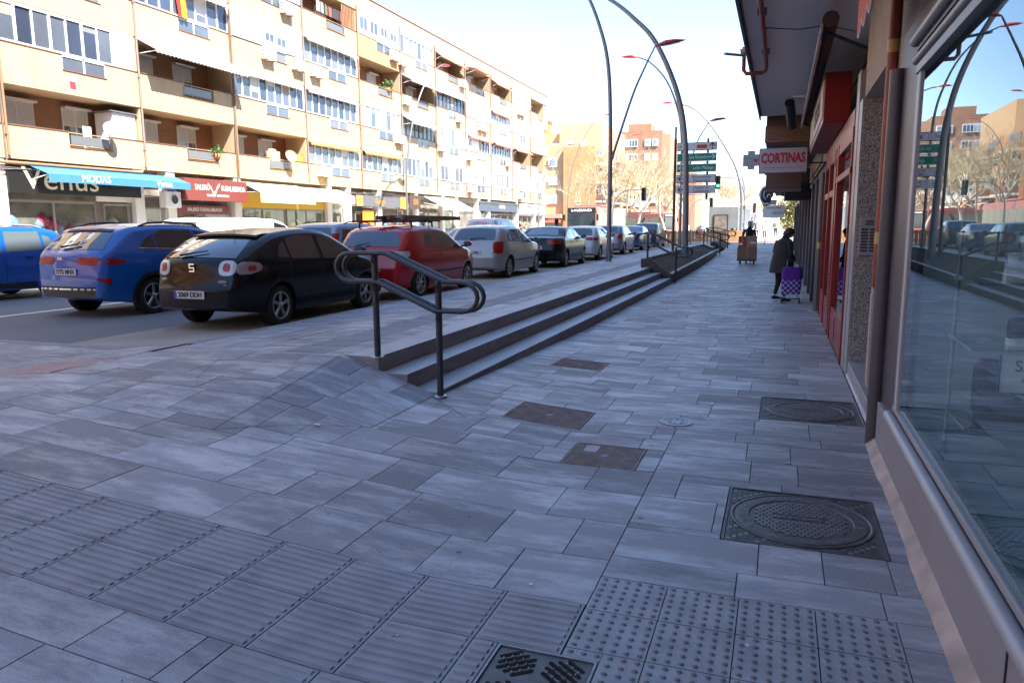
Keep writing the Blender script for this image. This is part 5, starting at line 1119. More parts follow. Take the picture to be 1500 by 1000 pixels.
# ---------------- direction signs ----------------
t = thing('direction_sign', 'stack of five direction signs on a dark post behind the curved lamp', 'sign', (-5.0,34,.45)); post = mat('sign_post_brown', (0.06,0.04,0.03), 0.5)
from_x, SY = -4.55, 34.0
b = MB(); b.tube([(from_x,SY+.1,.4),(from_x,SY+.1,5.4)],.06,post,12); b.tube([(from_x,SY+.1,5.4),(from_x,SY+.1,5.95)],.05,lampg,12); b.build('post', t)
b = MB(); b.tube([(-3.15,SY+.1,2.8),(-3.15,SY+.1,5.4)],.05,black,10); b.build('side_post', t)
sg = mat('sign_white', (0.66,0.64,0.65), 0.5); sgg = mat('sign_green', (0.008,0.24,0.15), 0.5); sb = mat('sign_border', (0.02,0.022,0.025), 0.5)
defs = [(5.06,sg,sb,'M-506',None,'up'),(4.60,sgg,lw,'los Estados',None,'right'),(4.14,sgg,lw,'calle Málaga',None,'left'),(3.68,sg,sb,'Ayuntamiento','Policía Local','left'),(3.22,sg,sg,'Hospital de','Fuenlabrada','left')]
for z, m, bm_, s1, s2, dr in defs:
    xa, xb = -4.46, -2.76; h = .18
    b = MB(); b.box((xa,SY-.03,z-h),(xb,SY+.03,z+h),bm_,.008); b.box((xa-.0,SY+.035,z-h-.06),(xb-.3,SY+.06,z-h-.04),metal_g); o = b.build('panel', t)
    b = MB(); b.box((xa+.03,SY-.036,z-h+.03),(xb-.03,SY-.0305,z+h-.03),m); b.build('face', o)
    tm = lw if m is sgg else sb; b = MB()
    if s2: text_into(b, s1, .15, (xb-.62,SY-.04,z+.07), (1,0,0), uZ, tm, .004, squash=.95); text_into(b, s2, .15, (xb-.62,SY-.04,z-.08), (1,0,0), uZ, tm, .004, squash=.95)
    elif dr == 'up': b.box((xb-.85,SY-.041,z-.09),(xb-.42,SY-.037,z+.07),mat('sign_orange_plate', (0.6,0.1,0.02), .5)); text_into(b,'M-506',.13,(xb-.635,SY-.043,z),(1,0,0),uZ,sb,.003); text_into(b,'A-42',.16,(xa+.25,SY-.04,z),(1,0,0),uZ,tm,.004)
    else: text_into(b, s1, .19, (xb-.75 if dr=='right' else xb-.55,SY-.04,z), (1,0,0), uZ, tm, .004)
    ax = xb-.2 if dr in ('up','right') else xa+.22; c = Vector((ax,SY-.045,z)); D = {'up':Vector((0,0,1)),'right':Vector((1,0,0)),'left':Vector((-1,0,0))}[dr]; N_ = Vector((D.z,0,-D.x))
    for (p,q) in ((c-D*.14,c+D*.13),(c+D*.14,c+N_*.12-D*.0),(c+D*.14,c-N_*.12-D*.0)): b.tube([p,q],.018,tm,5)
    b.build('lettering', o)
# ---------------- traffic lights ----------------
tlb = mat('signal_body', (0.015,0.02,0.015), .5)
def signal(base, h, reach, lab, on=None, drop=0.0, face=True):
    t = thing('traffic_light', lab, 'traffic light', base, group='traffic lights on curved arms'); B = Vector(base)
    b = MB(); sp = smooth([B, B+Vector((0,0,h*.6)), B+Vector((reach*.12,0,h*.85)), B+Vector((reach*.4,0,h*.98)), B+Vector((reach,0,h))]); b.tube(sp, [lerp(.06,.035,i/(len(sp)-1)) for i in range(len(sp))], lampg, 8); b.build('arm', t)
    e = B+Vector((reach,0,h-.1)); b = MB(); b.box((e.x-.18,e.y-.12,e.z-.8),(e.x+.18,e.y+.12,e.z+.25),tlb,.03); o = b.build('housing', t)
    for k,(c,em) in enumerate((((.15,.01,.01),0),((.15,.08,.01),0),((.02,.5,.15),4))):
        b = MB(); m = mat('lens_%d%s' % (k, 'lit' if em and on else ''), c if (em and on) else (.02,.02,.02), .3, emit=((.1,1,.4),1.0) if em and on else None); b.lathe([(0,0),(.11,0),(.11,-.03)], m, (e.x,e.y-.125,e.z+.05-k*.3), 'Y', 14); b.lathe([(.13,0),(.13,-.12)], tlb, (e.x,e.y-.122,e.z+.05-k*.3), 'Y', 14); b.build('lens', o)
signal((-2.75,62,.4), 5.0, -2.1, 'traffic light with a green lens at the right end of the direction signs', on=True)
signal((-12.9,60,.2), 4.3, 2.5, 'traffic light on a curved arm in front of the bare trees')
signal((-9.5,85,.3), 4.2, 2.2, 'small far traffic light seen just right of the sign post')
signal((-8.5,110,.3), 4.2, 3.6, 'farthest small traffic light over the road left of the poster shelter')
# ---------------- poster shelter, fence, kiosk ----------------
shel = mat('shelter_concrete', (0.15,0.16,0.155), .6, var=.2, vscale=.8)
t = thing('poster_shelter', 'pale translucent shelter with a framed dark poster', 'shelter', (-4.9,71,.4)); b = MB(); b.box((-6.3,71,.4),(-3.7,71.2,3.3),shel,.02); b.box((-6.3,71.2,3.1),(-3.7,74,3.3),shel,.02); b.box((-3.8,71.2,.4),(-3.7,74,3.1),shel); b.build('wall', t)
b = MB(); b.box((-5.85,70.9,.6),(-4.55,70.99,2.6),black,.01); b.build('frame', t); b = MB(); b.box((-5.75,70.88,.75),(-4.65,70.899,2.5),mat('poster_picture', (.14,.11,.09), .5, var=.8, vscale=2.2)); b.box((-5.75,70.87,.62),(-4.65,70.898,.95),black); text_into(b,'MADRID',.22,(-5.2,70.865,.78),(1,0,0),uZ,lw,.004); b.build('poster', t)
wood = mat('fence_timber', (0.42,0.22,0.09), .8, var=.25, vscale=2)
t = thing('timber_barrier', 'low orange timber barrier across the pavement beyond the parked cars', 'barrier', (-7,57,.3)); b = MB()
for i in range(34): b.box((-11.2+i*.26,57,.2),(-10.97+i*.26,57.05,1.25),wood)
b.build('plank', t); b = MB(); b.box((-11.2,57.055,.5),(-2.4,57.1,.6),wood); b.box((-11.2,57.055,1.05),(-2.4,57.1,1.15),wood); b.build('rail', t); t_f = t
for i,(x,y) in enumerate(((-4.6,52),(-5.6,50.5),(-3.6,54))):
    b = MB(); b.tube([(x,y,.44),(x,y,1.3)],.05,lampg,10); b.lathe([(.05,1.3),(.06,1.33),(.04,1.38),(0,1.39)],lampg,(x,y,0),n=12)
    tag(b.build('bollard', origin=(x,y,.44)), ('grey bollard, middle one beyond the planter','grey bollard nearest to the parked dark car','grey bollard nearest to the lower pavement')[i], 'bollard', 'bollards beyond the planter')
kw = mat('kiosk_white', (0.7,0.72,0.74), .6)
t = thing('kiosk', 'white kiosk with a sandy canopy beside the arching lamp', 'kiosk', (-2.6,78,.4)); b = MB(); b.box((-4.0,78,.4),(-2.9,80,3.2),kw); b.box((-2.9,79,.4),(-2.2,80,2.7),kw); b.build('wall', t); b = MB(); b.add([(-4.2,77,3.6),(-1.6,77,3.4),(-1.6,81,3.4),(-4.2,81,3.6),(-2.8,79,4.6)],[(0,1,4),(1,2,4),(2,3,4),(3,0,4),(3,2,1,0)],mat('kiosk_canopy', (.5,.36,.2), .8)); b.build('canopy', t)
t = thing('street_sign', 'small yellow green road sign on a post far along the pavement', 'sign', (-1.2,66,.4)); b = MB(); b.tube([(-1.2,66,.4),(-1.2,66,3.4)],.03,lampg,8); b.build('post', t); b = MB(); b.box((-1.5,65.95,2.4),(-.9,66,3.4),mat('sign_lime', (.55,.6,.08), .5)); b.build('panel', t)
t = thing('estate_sign', 'white rectangular sign hung over the pavement below the ear sign', 'sign', (-.4,45,2.6)); b = MB(); b.box((-1.0,45,2.05),(.15,45.06,2.75),lw,.01); b.box((-1.0,44.98,2.76),(-.3,45.05,3.05),gy); b.build('panel', t); b = MB(); text_into(b,'INMOBILIARIA',.13,(-.42,44.985,2.6),(1,0,0),uZ,ogr,.004); text_into(b,'VENTA',.2,(-.2,44.985,2.3),(1,0,0),uZ,ogr,.004); b.build('lettering', t)
b = MB(); b.prism([(-.15,38,3.4),(.2,38,3.4),(.1,38,3.0),(-.05,38,3.0)],(0,.4,0),mat('banner_green',(.02,.1,.08),.6)); tag(b.build('pennant', origin=(0,38,3.2)), 'small dark green pennant hanging under the brick storey', 'pennant')
t = thing('litter_bin', 'dark grey litter bin next to the base of the far arching lamp', 'bin', (-3.25,58,.4)); b = MB(); b.lathe([(0,.35),(.2,.35),(.24,1.0),(.2,1.02),(0,.98)],black,(-3.3,58,.4),n=16); b.tube([(-3.05,58,.4),(-3.05,58,1.5)],.03,lampg,8); b.build('body', t)
t = thing('sign_post', 'slim dark pole with small signs beside the walking pedestrians', 'sign', (-2.3,64,.4)); b = MB(); b.tube([(-2.0,64,.4),(-2.0,64,5.2)],.04,lampg,8); b.build('post', t); b = MB(); b.box((-2.2,63.9,2.6),(-1.95,63.96,3.4),tlb); b.build('panel', t)
# ---------------- trees ----------------
bark = mat('plane_bark', (0.6,0.52,0.38), .9, var=.35, vscale=3); twig = mat('twig_tan', (0.48,0.38,0.24), .9)
def bare_tree(seed, H=10.5, dense=5):
    rr = random.Random(seed); tr = MB(); cr = MB()
    t = thing('plane_tree', '', 'tree', (0,0,0), group='bare plane trees down the avenue')
    def branch(p, d, L, r, lv):
        pts = [p]; n = 4 if lv < 3 else 3; dd = d.copy()
        for i in range(n):
            dd = (dd+Vector((rr.gauss(0,.13),rr.gauss(0,.13),rr.gauss(.05,.08)))).normalized(); pts.append(pts[-1]+dd*L/n)
        mb = tr if lv < 2 else cr
        mb.tube(pts, [lerp(r,r*.55,i/n) for i in range(n+1)], bark if lv < 3 else twig, 7 if lv < 2 else (4 if lv < 4 else 3), caps=False)
        if lv >= dense: return
        k = (4 if lv == 0 else rr.choice((3,4))) + (1 if lv >= 3 else 0)
        for j in range(k):
            u = 1.0 if lv == 0 else rr.uniform(.35,1.0); ii = min(n-1, int(u*n)); q = pts[ii].lerp(pts[min(ii+1,n)], u*n-ii if ii < n else 0)
            az = rr.uniform(0,2*math.pi); sp = rr.uniform(.35,.75) if lv < 2 else rr.uniform(.3,.9)
            o = dd.orthogonal().normalized(); o.rotate(Matrix.Rotation(az,3,dd)); nd = (dd*math.cos(sp)+o*math.sin(sp)); nd.z = abs(nd.z)*.8+.15
            branch(q, nd.normalized(), L*rr.uniform(.55,.8) if lv else H*rr.uniform(.26,.34), r*.55, lv+1)
    branch(Vector((0,0,0)), Vector((rr.gauss(0,.04),rr.gauss(0,.04),1)).normalized(), H*.30, .19, 0)
    tr.build('trunk', t); cr.build('crown', t, recalc=False); return t
protos = [bare_tree(s) for s in (1,2,3)]
spots = [(-17.4,80,0,1.0,'bare plane tree just right of the orange gable balconies'),(-15.2,84,1,1.0,'bare pale plane tree with a forked trunk behind the traffic light arm'),(-19.5,97,2,1.05,'bare tree half behind the tall kerbside lamp'),
 (-17.6,100,1,1.05,'bare plane tree rising above the far red bus'),(-15.0,102,0,1.1,'bare plane tree in front of the brown tower, nearer to the sign'),(-13.2,92,2,.95,'bare tree left of the direction sign post'),
 (-20.6,122,0,1.2,'distant bare tree between the balconies and the tower'),(-16.2,125,1,1.25,'distant bare tree under the tower windows'),(-13.4,120,2,1.2,'distant bare tree just behind the direction signs'),
 (-10.6,135,0,1.1,'hazy bare tree visible under the lowest direction sign'),(-8.6,145,1,1.1,'hazy bare tree between the sign and the poster shelter'),(-11.6,160,2,1.1,'hazy bare tree deep in the row right of the arching lamp'),(-6.6,150,0,1.0,'last bare tree above the poster shelter'),
 (-9.4,170,1,1.1,'hazy small bare tree behind the farthest traffic light'),(-22.8,92,1,.9,'bare tree in front of the stacked balconies')]
used = set()
for i,(x,y,p,s,lab) in enumerate(spots):
    o = protos[p] if p not in used else dup(protos[p]); used.add(p); o.location = (x,y,.19); o.rotation_euler = (0,0,i*1.7); o.scale = (s,s,s); o['label'] = lab
def leafy(x, y, z, H, W, lab, cols, seed, name='leafy_tree', n=2600):
    t = thing(name, lab, 'tree', (x,y,z)); b = MB(); b.tube([(x,y,z),(x+.1,y,z+H*.4),(x,y,z+H*.7)],[.14,.1,.05],bark,8); b.build('trunk', t)
    rr = random.Random(seed); b = MB(); cl = [(rr.gauss(0,.33)*W, rr.gauss(0,.33)*W, rr.uniform(.12,.92)*H, rr.uniform(.2,.4)*W) for _ in range(26)]
    for k in range(n):
        c = rr.choice(cl); v = Vector((rr.gauss(0,1),rr.gauss(0,1),rr.gauss(0,1))).normalized()*c[3]*rr.uniform(.6,1.05); p = Vector((x+c[0],y+c[1],z+c[2]))+v
        d = Vector((rr.uniform(-1,1),rr.uniform(-1,1),rr.uniform(-1,1))).normalized()*.11; e = d.orthogonal().normalized()*.05
        b.add([p-d,p+e,p+d,p-e],[(0,1,2,3)],rr.choice(cols))
    b.build('crown', t, recalc=False)
lf1 = mat('leaf_olive', (0.20,0.17,0.05), .7); lf2 = mat('leaf_yellow', (0.30,0.23,0.07), .7); lf3 = MATS['leaf_green'] if 'leaf_green' in MATS else lf1
leafy(1.2,57,.4,4.4,1.9,'yellowish leafy tree at the far end of the shop fronts',[lf1,lf2,lf2],1); leafy(.6,64,.4,4.0,1.6,'dull leafy bush behind the white hanging sign',[lf1,lf3,lf2],2,n=1800); leafy(2.5,88,.4,6,4,'broad leafy tree closing the pavement in the distance',[lf1,lf2],3,n=2600)
# ---------------- buses ----------------
busr = mat('bus_red', (0.45,0.13,0.11), .4, coat=.2); busg = mat('bus_glass', (0.03,0.045,0.055), .05, spec=.9); 
def bus(lab):
    t = thing('city_bus', lab, 'bus', (0,0,0), group='red city buses'); W_, L_, Hh = 1.27, 12.0, 3.05
    b = MB(); b.box((-W_,0,.35),(W_,L_,Hh),busr,.12); b.box((-W_+.05,2,Hh),(W_-.05,6,Hh+.18),busr,.06); b.build('body', t)
    b = MB(); b.box((-W_+.1,-.02,.95),(W_-.1,.02,2.5),busg,.008); b.build('windscreen', t)
    b = MB(); b.box((-W_+.08,-.025,2.52),(W_-.08,.02,2.95),black,.008); o = b.build('destination_display', t)
    b = MB(); text_into(b,'L-4 LORANCA',.27,(0,-.03,2.73),(1,0,0),uZ,mat('display_white', (.8,.8,.8), .5, emit=((1,1,.95),.5)),.004); b.build('lettering', o)
    for s in (-1,1):
        for i in range(6): b = MB(); b.box((s*(W_-.01),.5+i*1.9,1.25),(s*(W_+.008),2.25+i*1.9,2.45),busg); b.build('window', t)
        for y in (2.4,8.6):
            b = MB(); b.lathe([(0,0),(.3,0),(.48,.02),(.5,.06),(.5,.24),(.0,.24)],black,(s*(W_-.2) if s > 0 else -W_-.04,y,.5),'X',20); o = b.build('wheel', t)
            b = MB(); b.lathe([(.28,0),(.25,.02*s),(0,.03*s)],MATS['aluminium'],(s*(W_+.045),y,.5),'X',16); b.build('hub', o)
        b = MB(); b.box((s*.95-.2,-.03,.55),(s*.95+.2,.0,.75),MATS['white_paint'],.01); b.build('headlight', t)
        b = MB(); b.box((s*(W_+.05),-.35,1.9),(s*(W_+.22),-.2,2.4),black,.02); b.tube([(s*W_,0,2.7),(s*(W_+.1),-.27,2.4)],.02,black,6); b.build('mirror', t)
    b = MB(); b.box((-.4,-.03,.42),(.4,-.005,.6),black); b.build('bumper', t); return t
bs = bus('red city bus with a dark windscreen coming up the avenue'); bs.location = (-15.5,60,.2)
b2 = dup(bs, (-13.5,97,.2), R(62), 'distant red bus turning behind the bare trees')

# the street goes on behind the viewpoint: plain neighbours that the cars and windows mirror
t = thing('apartment_building', 'neighbouring cream block further back along the road, outside the view', 'building', (-33,-25,0)); b = MB()
for z0_, z1_ in ((0.2,.6),(3.9,5.4),(6.8,8.2),(9.7,11.1),(12.5,13.9),(15.3,16.4)): b.box((-40,-60,z0_),(-26,-1.5,z1_),MATS['orange_render'])
b.box((-40,-59.9,.25),(-27.2,-1.6,16.3),MATS['orange_render']); b.build('wall', t)
t = thing('apartment_building', 'brick block closing the road behind the viewpoint, outside the view', 'building', (-12,-62,0)); b = MB(); b.box((-25.5,-75,0),(6,-62,15),brickx); b.build('wall', t)
b = MB()
for i in range(7):
    for k in range(5): b.box((-24+i*4.1,-61.98,1.8+k*2.8),(-22.3+i*4.1,-61.9,3.2+k*2.8),panes[1])
b.build('window', t)
# ---------------- cars ----------------
tyrem = mat('tyre', (0.012,0.012,0.012), .8); rimm = mat('alloy_rim', (0.32,0.33,0.34), .3, metal=.8); trim = mat('car_trim', (0.015,0.015,0.016), .5)
cg = mat('car_glass', (0.012,0.016,0.02), .02, spec=1.0, coat=1.0); cgl = mat('car_glass_light', (0.10,0.13,0.15), .04, spec=.9, coat=.6); redl = mat('tail_red', (0.36,0.008,0.01), .3, coat=.3, spec=.3); clearl = mat('tail_clear', (0.5,0.5,0.5), .15, coat=1.0)
chrome = mat('chrome', (0.6,0.6,0.62), .12, metal=1.0); platem = mat('plate_white', (0.62,0.62,0.62), .4); platel = mat('plate_ink', (0.02,0.02,0.02), .5); plateb = mat('plate_blue', (0.02,0.08,0.4), .4)
def paintm(name, c, rough=.22):
    m = paint0(name, c, rough); m.node_tree.nodes['Principled BSDF'].inputs['Coat Roughness'].default_value = .07; return m
def paint0(name, c, rough): return mat('paint_'+name, c, rough+.1, coat=.8, spec=.3, metal=0.25 if name in ('silver','greysilver','lightblue') else 0)
def interp(pr, y):
    if y <= pr[0][0]: return pr[0][1]
    for (a, za), (b_, zb) in zip(pr[:-1], pr[1:]):
        if y <= b_: return za+(zb-za)*((y-a)/(b_-a) if b_ > a else 0)
    return pr[-1][1]
def inv_rear(pr, z):
    """foremost y on the rear part of the top profile where height reaches z"""
    if z <= pr[0][1]: return 0.0
    for (a, za), (b_, zb) in zip(pr[:-1], pr[1:]):
        if za <= z <= zb and zb > za: return a+(b_-a)*(z-za)/(zb-za)
    return pr[0][0]
def inv_front(pr, z, L):
    if z <= pr[-1][1]: return L
    for (a, za), (b_, zb) in list(zip(pr[:-1], pr[1:]))[::-1]:
        if zb <= z <= za and za > zb: return a+(b_-a)*(za-z)/(za-zb)
    return L
class Car:
    def __init__(s, L, W, H, top, belt=.92, tumble=.16, bulge=.12, sill=.20, r=.085, planr=.17):
        s.L, s.W, s.belt, s.r = L, W/2, belt, r; s.tum = tumble; s.bulge = bulge; s.H = H; s.planr = planr
        q = [top[0]]
        for (a, za), (b_, zb) in zip(top[:-1], top[1:]): q += [(a*.75+b_*.25, za*.75+zb*.25), (a*.25+b_*.75, za*.25+zb*.75)]
        top = q+[top[-1]]; s.top = top; s.bot = [(0,.34),(.12,.28),(.5,sill+.02),(.9,sill),(L-.9,sill),(L-.4,sill+.02),(L-.1,.24),(L,.30)]
    def dist(s, y, z):
        P2 = s.top; d = min(y, s.L-y) if z < max(P2[0][1], P2[-1][1]) else 9
        for (a, za), (b_, zb) in zip(P2[:-1], P2[1:]):
            vx, vz = b_-a, zb-za; l = vx*vx+vz*vz
            t = 0 if l == 0 else max(0, min(1, ((y-a)*vx+(z-za)*vz)/l)); q = math.hypot(y-a-t*vx, z-za-t*vz)
            if q < d: d = q
        d = min(d, y if z < P2[0][1]+.02 else 9, s.L-y if z < P2[-1][1]+.02 else 9)
        return max(0, d)
    def hw(s, y, z):
        w = s.W; u = max(0, (0.75-y)/0.75); v = max(0, (0.9-(s.L-y))/0.9); w -= s.planr*u*u+s.planr*1.3*v*v
        if z < s.belt: w -= 0.05*((s.belt-.18-z)/(s.belt-.3))**2 if z < s.belt-.18 else 0.012*((z-s.belt+.18)/.18)
        else: w -= 0.012+s.tum*((z-s.belt)/(s.H-s.belt))**1.15
        d = s.dist(y, z)
        if d < s.r: w -= s.r-math.sqrt(max(0, s.r*s.r-(s.r-d)**2))
        return max(w, .05)
    def D(s, p, x0=None):
        x, y, z = p; e = max(0, 1-y/1.3)**1.5; g = max(0, 1-(s.L-y)/1.3)**1.5; q = 1-min(1, (abs(x)/s.W))**2.2
        return Vector((x, y-s.bulge*q*e+s.bulge*1.3*q*g, z))
    def shell(s, m):
        ys = set()
        for a, _ in s.top+s.bot: ys.add(round(a,4))
        for e in (.0,.012,.03,.06,.1): ys.add(e); ys.add(round(s.L-e,4))
        q = 0
        while q < s.L: ys.add(round(q,4)); q += .09
        ys = sorted(y for y in ys if 0 <= y <= s.L); o = [ys[0]]
        for y in ys[1:]:
            if y-o[-1] > .006: o.append(y)
        ys = o; b = MB(); NV, NX = 20, 12; rings = []
        for y in ys:
            zt, zb = interp(s.top, y), interp(s.bot, y); zt = max(zt, zb+.05); ring = []
            vs = [0,.02,.05,.1,.17,.25,.33,.41,.49,.56,.63,.70,.76,.82,.87,.91,.945,.97,.99,1]
            col = [(s.hw(y, zb+(zt-zb)*v), zb+(zt-zb)*v) for v in vs]; col[-1] = (max(.05, col[-2][0]-.012), zt)
            for x, z in col: ring.append(s.D((x,y,z)))
            xt = col[-1][0]; crown = .035 if zt > s.belt+.1 else .02
            for k in range(1, NX): x = xt*(1-2*k/NX); ring.append(s.D((x,y,zt+crown*(1-(x/xt)**2)*min(1,s.dist(y,zt-.3)/.3 if zt > .8 else .3))))
            for x, z in col[::-1]: ring.append(s.D((-x,y,z)))
            rings.append(ring)
        n = len(rings[0]); vs = [p for r in rings for p in r]; fs = []
        for i in range(len(rings)-1):
            for j in range(n): fs.append((i*n+j, i*n+(j+1) % n, (i+1)*n+(j+1) % n, (i+1)*n+j))
        b.add(vs, fs, m, True)
        for r, rev in ((rings[0], False), (rings[-1], True)):   # end caps as rows between the two sides
            rows = []
            for i in range(NV):
                a, c = r[i], r[n-1-i]; y0 = a.y; x = a.x
                rows.append([s.D((x*(1-2*k/NX), (0 if not rev else s.L), a.z)) for k in range(NX+1)])
            rows.append([r[NV-1]]+[r[NV-1+k] for k in range(1,NX)]+[r[NV-1+NX]])
            b.grid(rows, m)
        return b
def side_prism(c, poly, m, side, proud=.006, nsub=6):
    """pane on the body side: outline (y,z) resampled and laid on the surface"""
    pts = []
    for i in range(len(poly)):
        p, q = poly[i], poly[(i+1) % len(poly)]; k = max(1, int(math.hypot(q[0]-p[0], q[1]-p[1])/.12))
        for j in range(k): pts.append((lerp(p[0],q[0],j/k), lerp(p[1],q[1],j/k)))
    cy, cz = sum(p[0] for p in pts)/len(pts), sum(p[1] for p in pts)/len(pts)
    S = lambda y, z, o: c.D((side*(c.hw(y,z)+o), y, z)); b = MB(); n = len(pts); rings = []
    rings.append([S(y,z,-.03) for y,z in pts]); rings.append([S(y,z,proud) for y,z in pts])
    for u in (.66,.33): rings.append([S(lerp(cy,y,u),lerp(cz,z,u),proud) for y,z in pts])
    vs = [p for r in rings for p in r]+[S(cy,cz,proud)]; fs = [(i*n+j, i*n+(j+1)%n, (i+1)*n+(j+1)%n, (i+1)*n+j) for i in range(3) for j in range(n)]+[(3*n+j, 3*n+(j+1)%n, 4*n) for j in range(n)]
    b.add(vs, fs[:n], m, False); b.add(vs, fs[n:], m, True); return b
def crownz(c, y, zt, x, xt):
    return (.035 if zt > c.belt+.1 else .02)*max(0,1-(x/xt)**2)*min(1,c.dist(y,zt-.3)/.3 if zt > .8 else .3)
def contour(c, s_, z, o):
    """point on the rear at height z: s_ measured from the centre line round the corner"""
    yr = inv_rear(c.top, z); yy = yr+.004; xe = c.hw(yy, z)-.0; sg = 1 if s_ >= 0 else -1; a = abs(s_)
    if a <= xe: return c.D((sg*a, yr-o, z+(o*.6 if z > c.belt else 0)+(crownz(c,yr,z,a,xe) if z > c.top[0][1] else 0)))
    y = yr+(a-xe); return c.D((sg*(c.hw(y, z)+o), y, z))
def rear_patch(c, rows, m, o=.007, nx=10):
    b = MB(); g = []
    R_ = []
    for (r0, r1) in zip(rows[:-1], rows[1:]):
        for k in range(3): R_.append(tuple(lerp(r0[q], r1[q], k/3) for q in range(3)))
    R_.append(rows[-1])
    for z, s0, s1 in R_: g.append([contour(c, lerp(s0,s1,k/nx), z, o) for k in range(nx+1)])
    b.grid(g, m)
    edge = [g[0][k] for k in range(nx+1)]+[r[-1] for r in g[1:]]+[g[-1][k] for k in range(nx-1,-1,-1)]+[r[0] for r in g[::-1][1:-1]]
    low = [contour(c, s_, z, -.03) for (z,s_) in [(R_[0][0],lerp(R_[0][1],R_[0][2],k/nx)) for k in range(nx+1)]+[(r[0],r[2]) for r in R_[1:]]+[(R_[-1][0],lerp(R_[-1][1],R_[-1][2],k/nx)) for k in range(nx-1,-1,-1)]+[(r[0],r[1]) for r in R_[::-1][1:-1]]]
    n = len(edge); b.add(edge+low, [(i,(i+1)%n,(i+1)%n+n,i+n) for i in range(n)], m); return b
def strip_side(c, pts, m, side, wd=.006, proud=.002):
    b = MB()
    for (p, q) in zip(pts[:-1], pts[1:]):
        d = Vector((q[0]-p[0], q[1]-p[1])); n = max(1, int(d.length/.1)); nn = Vector((-d.y,d.x)).normalized()*wd
        b.grid([[c.D((side*(c.hw(v.x+e*nn.x, v.y+e*nn.y)+proud), v.x+e*nn.x, v.y+e*nn.y)) for e in (-1,1)] for v in (Vector(p)+d*(k/n) for k in range(n+1))], m, False)
    return b
def carve(o, c, wheels, rad):
    import bpy as _b
    bm = MB()
    for y in wheels:
        for s in (-1,1):
            x0 = s*(c.W-.30); x1 = s*(c.W+.3); a, z = sorted((x0,x1))
            n = 28; vs = [(x, y+rad*math.cos(2*math.pi*k/n), .31+rad*math.sin(2*math.pi*k/n)) for x in (a,z) for k in range(n)]
            bm.add(vs, [tuple(range(n))[::-1], tuple(range(n,2*n))]+[(k,(k+1)%n,(k+1)%n+n,k+n) for k in range(n)], trim)
    cut = bm.build('cutter'); md = o.modifiers.new('arches','BOOLEAN'); md.operation = 'DIFFERENCE'; md.object = cut; md.solver = 'EXACT'
    try: md.material_mode = 'TRANSFER'
    except Exception: pass
    dg = bpy.context.evaluated_depsgraph_get(); me = bpy.data.meshes.new_from_object(o.evaluated_get(dg)); o.modifiers.clear()
    if len(me.polygons) > 300: o.data = me
    bpy.data.objects.remove(cut)
def wheel(t, c, y, s, rad=.31, spokes=5, m=None, x=None):
    m = m or rimm; X = c.W-.035 if x is None else x; w_ = .20
    b = MB(); pr = [(rad*.62,-w_),(rad*.9,-w_),(rad,-w_+.03),(rad,-.03),(rad*.96,-.008),(rad*.84,.004),(rad*.68,.0),(rad*.66,-.03)]
    b.lathe([(r_, s*h) for r_,h in pr], tyrem, (s*X,y,.31), 'X', 30); b.lathe([(rad*.66,s*-.03),(rad*.62,s*-.09),(0,s*-.09)], trim, (s*X,y,.31), 'X', 24); o = b.build('wheel', t)
    b = MB(); b.lathe([(rad*.665,s*-.02),(rad*.68,s*.003),(rad*.63,s*.004),(rad*.60,s*-.02),(rad*.62,s*-.05)], m, (s*X,y,.31), 'X', 30)
    for k in range(spokes):
        a = 2*math.pi*k/spokes+.3*y; rows = []
        for r_, hw_, h in ((rad*.10,.030,.0),(rad*.3,.026,-.006),(rad*.64,.036 if spokes < 7 else .02,-.004)):
            cy, cz = r_*math.cos(a), r_*math.sin(a); ty, tz = -math.sin(a)*hw_, math.cos(a)*hw_
            rows.append([(s*(X+h-.015), y+cy-ty, .31+cz-tz),(s*(X+h), y+cy-ty*.6, .31+cz-tz*.6),(s*(X+h), y+cy+ty*.6, .31+cz+tz*.6),(s*(X+h-.015), y+cy+ty, .31+cz+tz)])
        b.grid(rows, m, False)
    b.lathe([(rad*.16,s*-.02),(rad*.15,s*.004),(0,s*.006)], m, (s*X,y,.31), 'X', 14); b.build('rim', o); return o
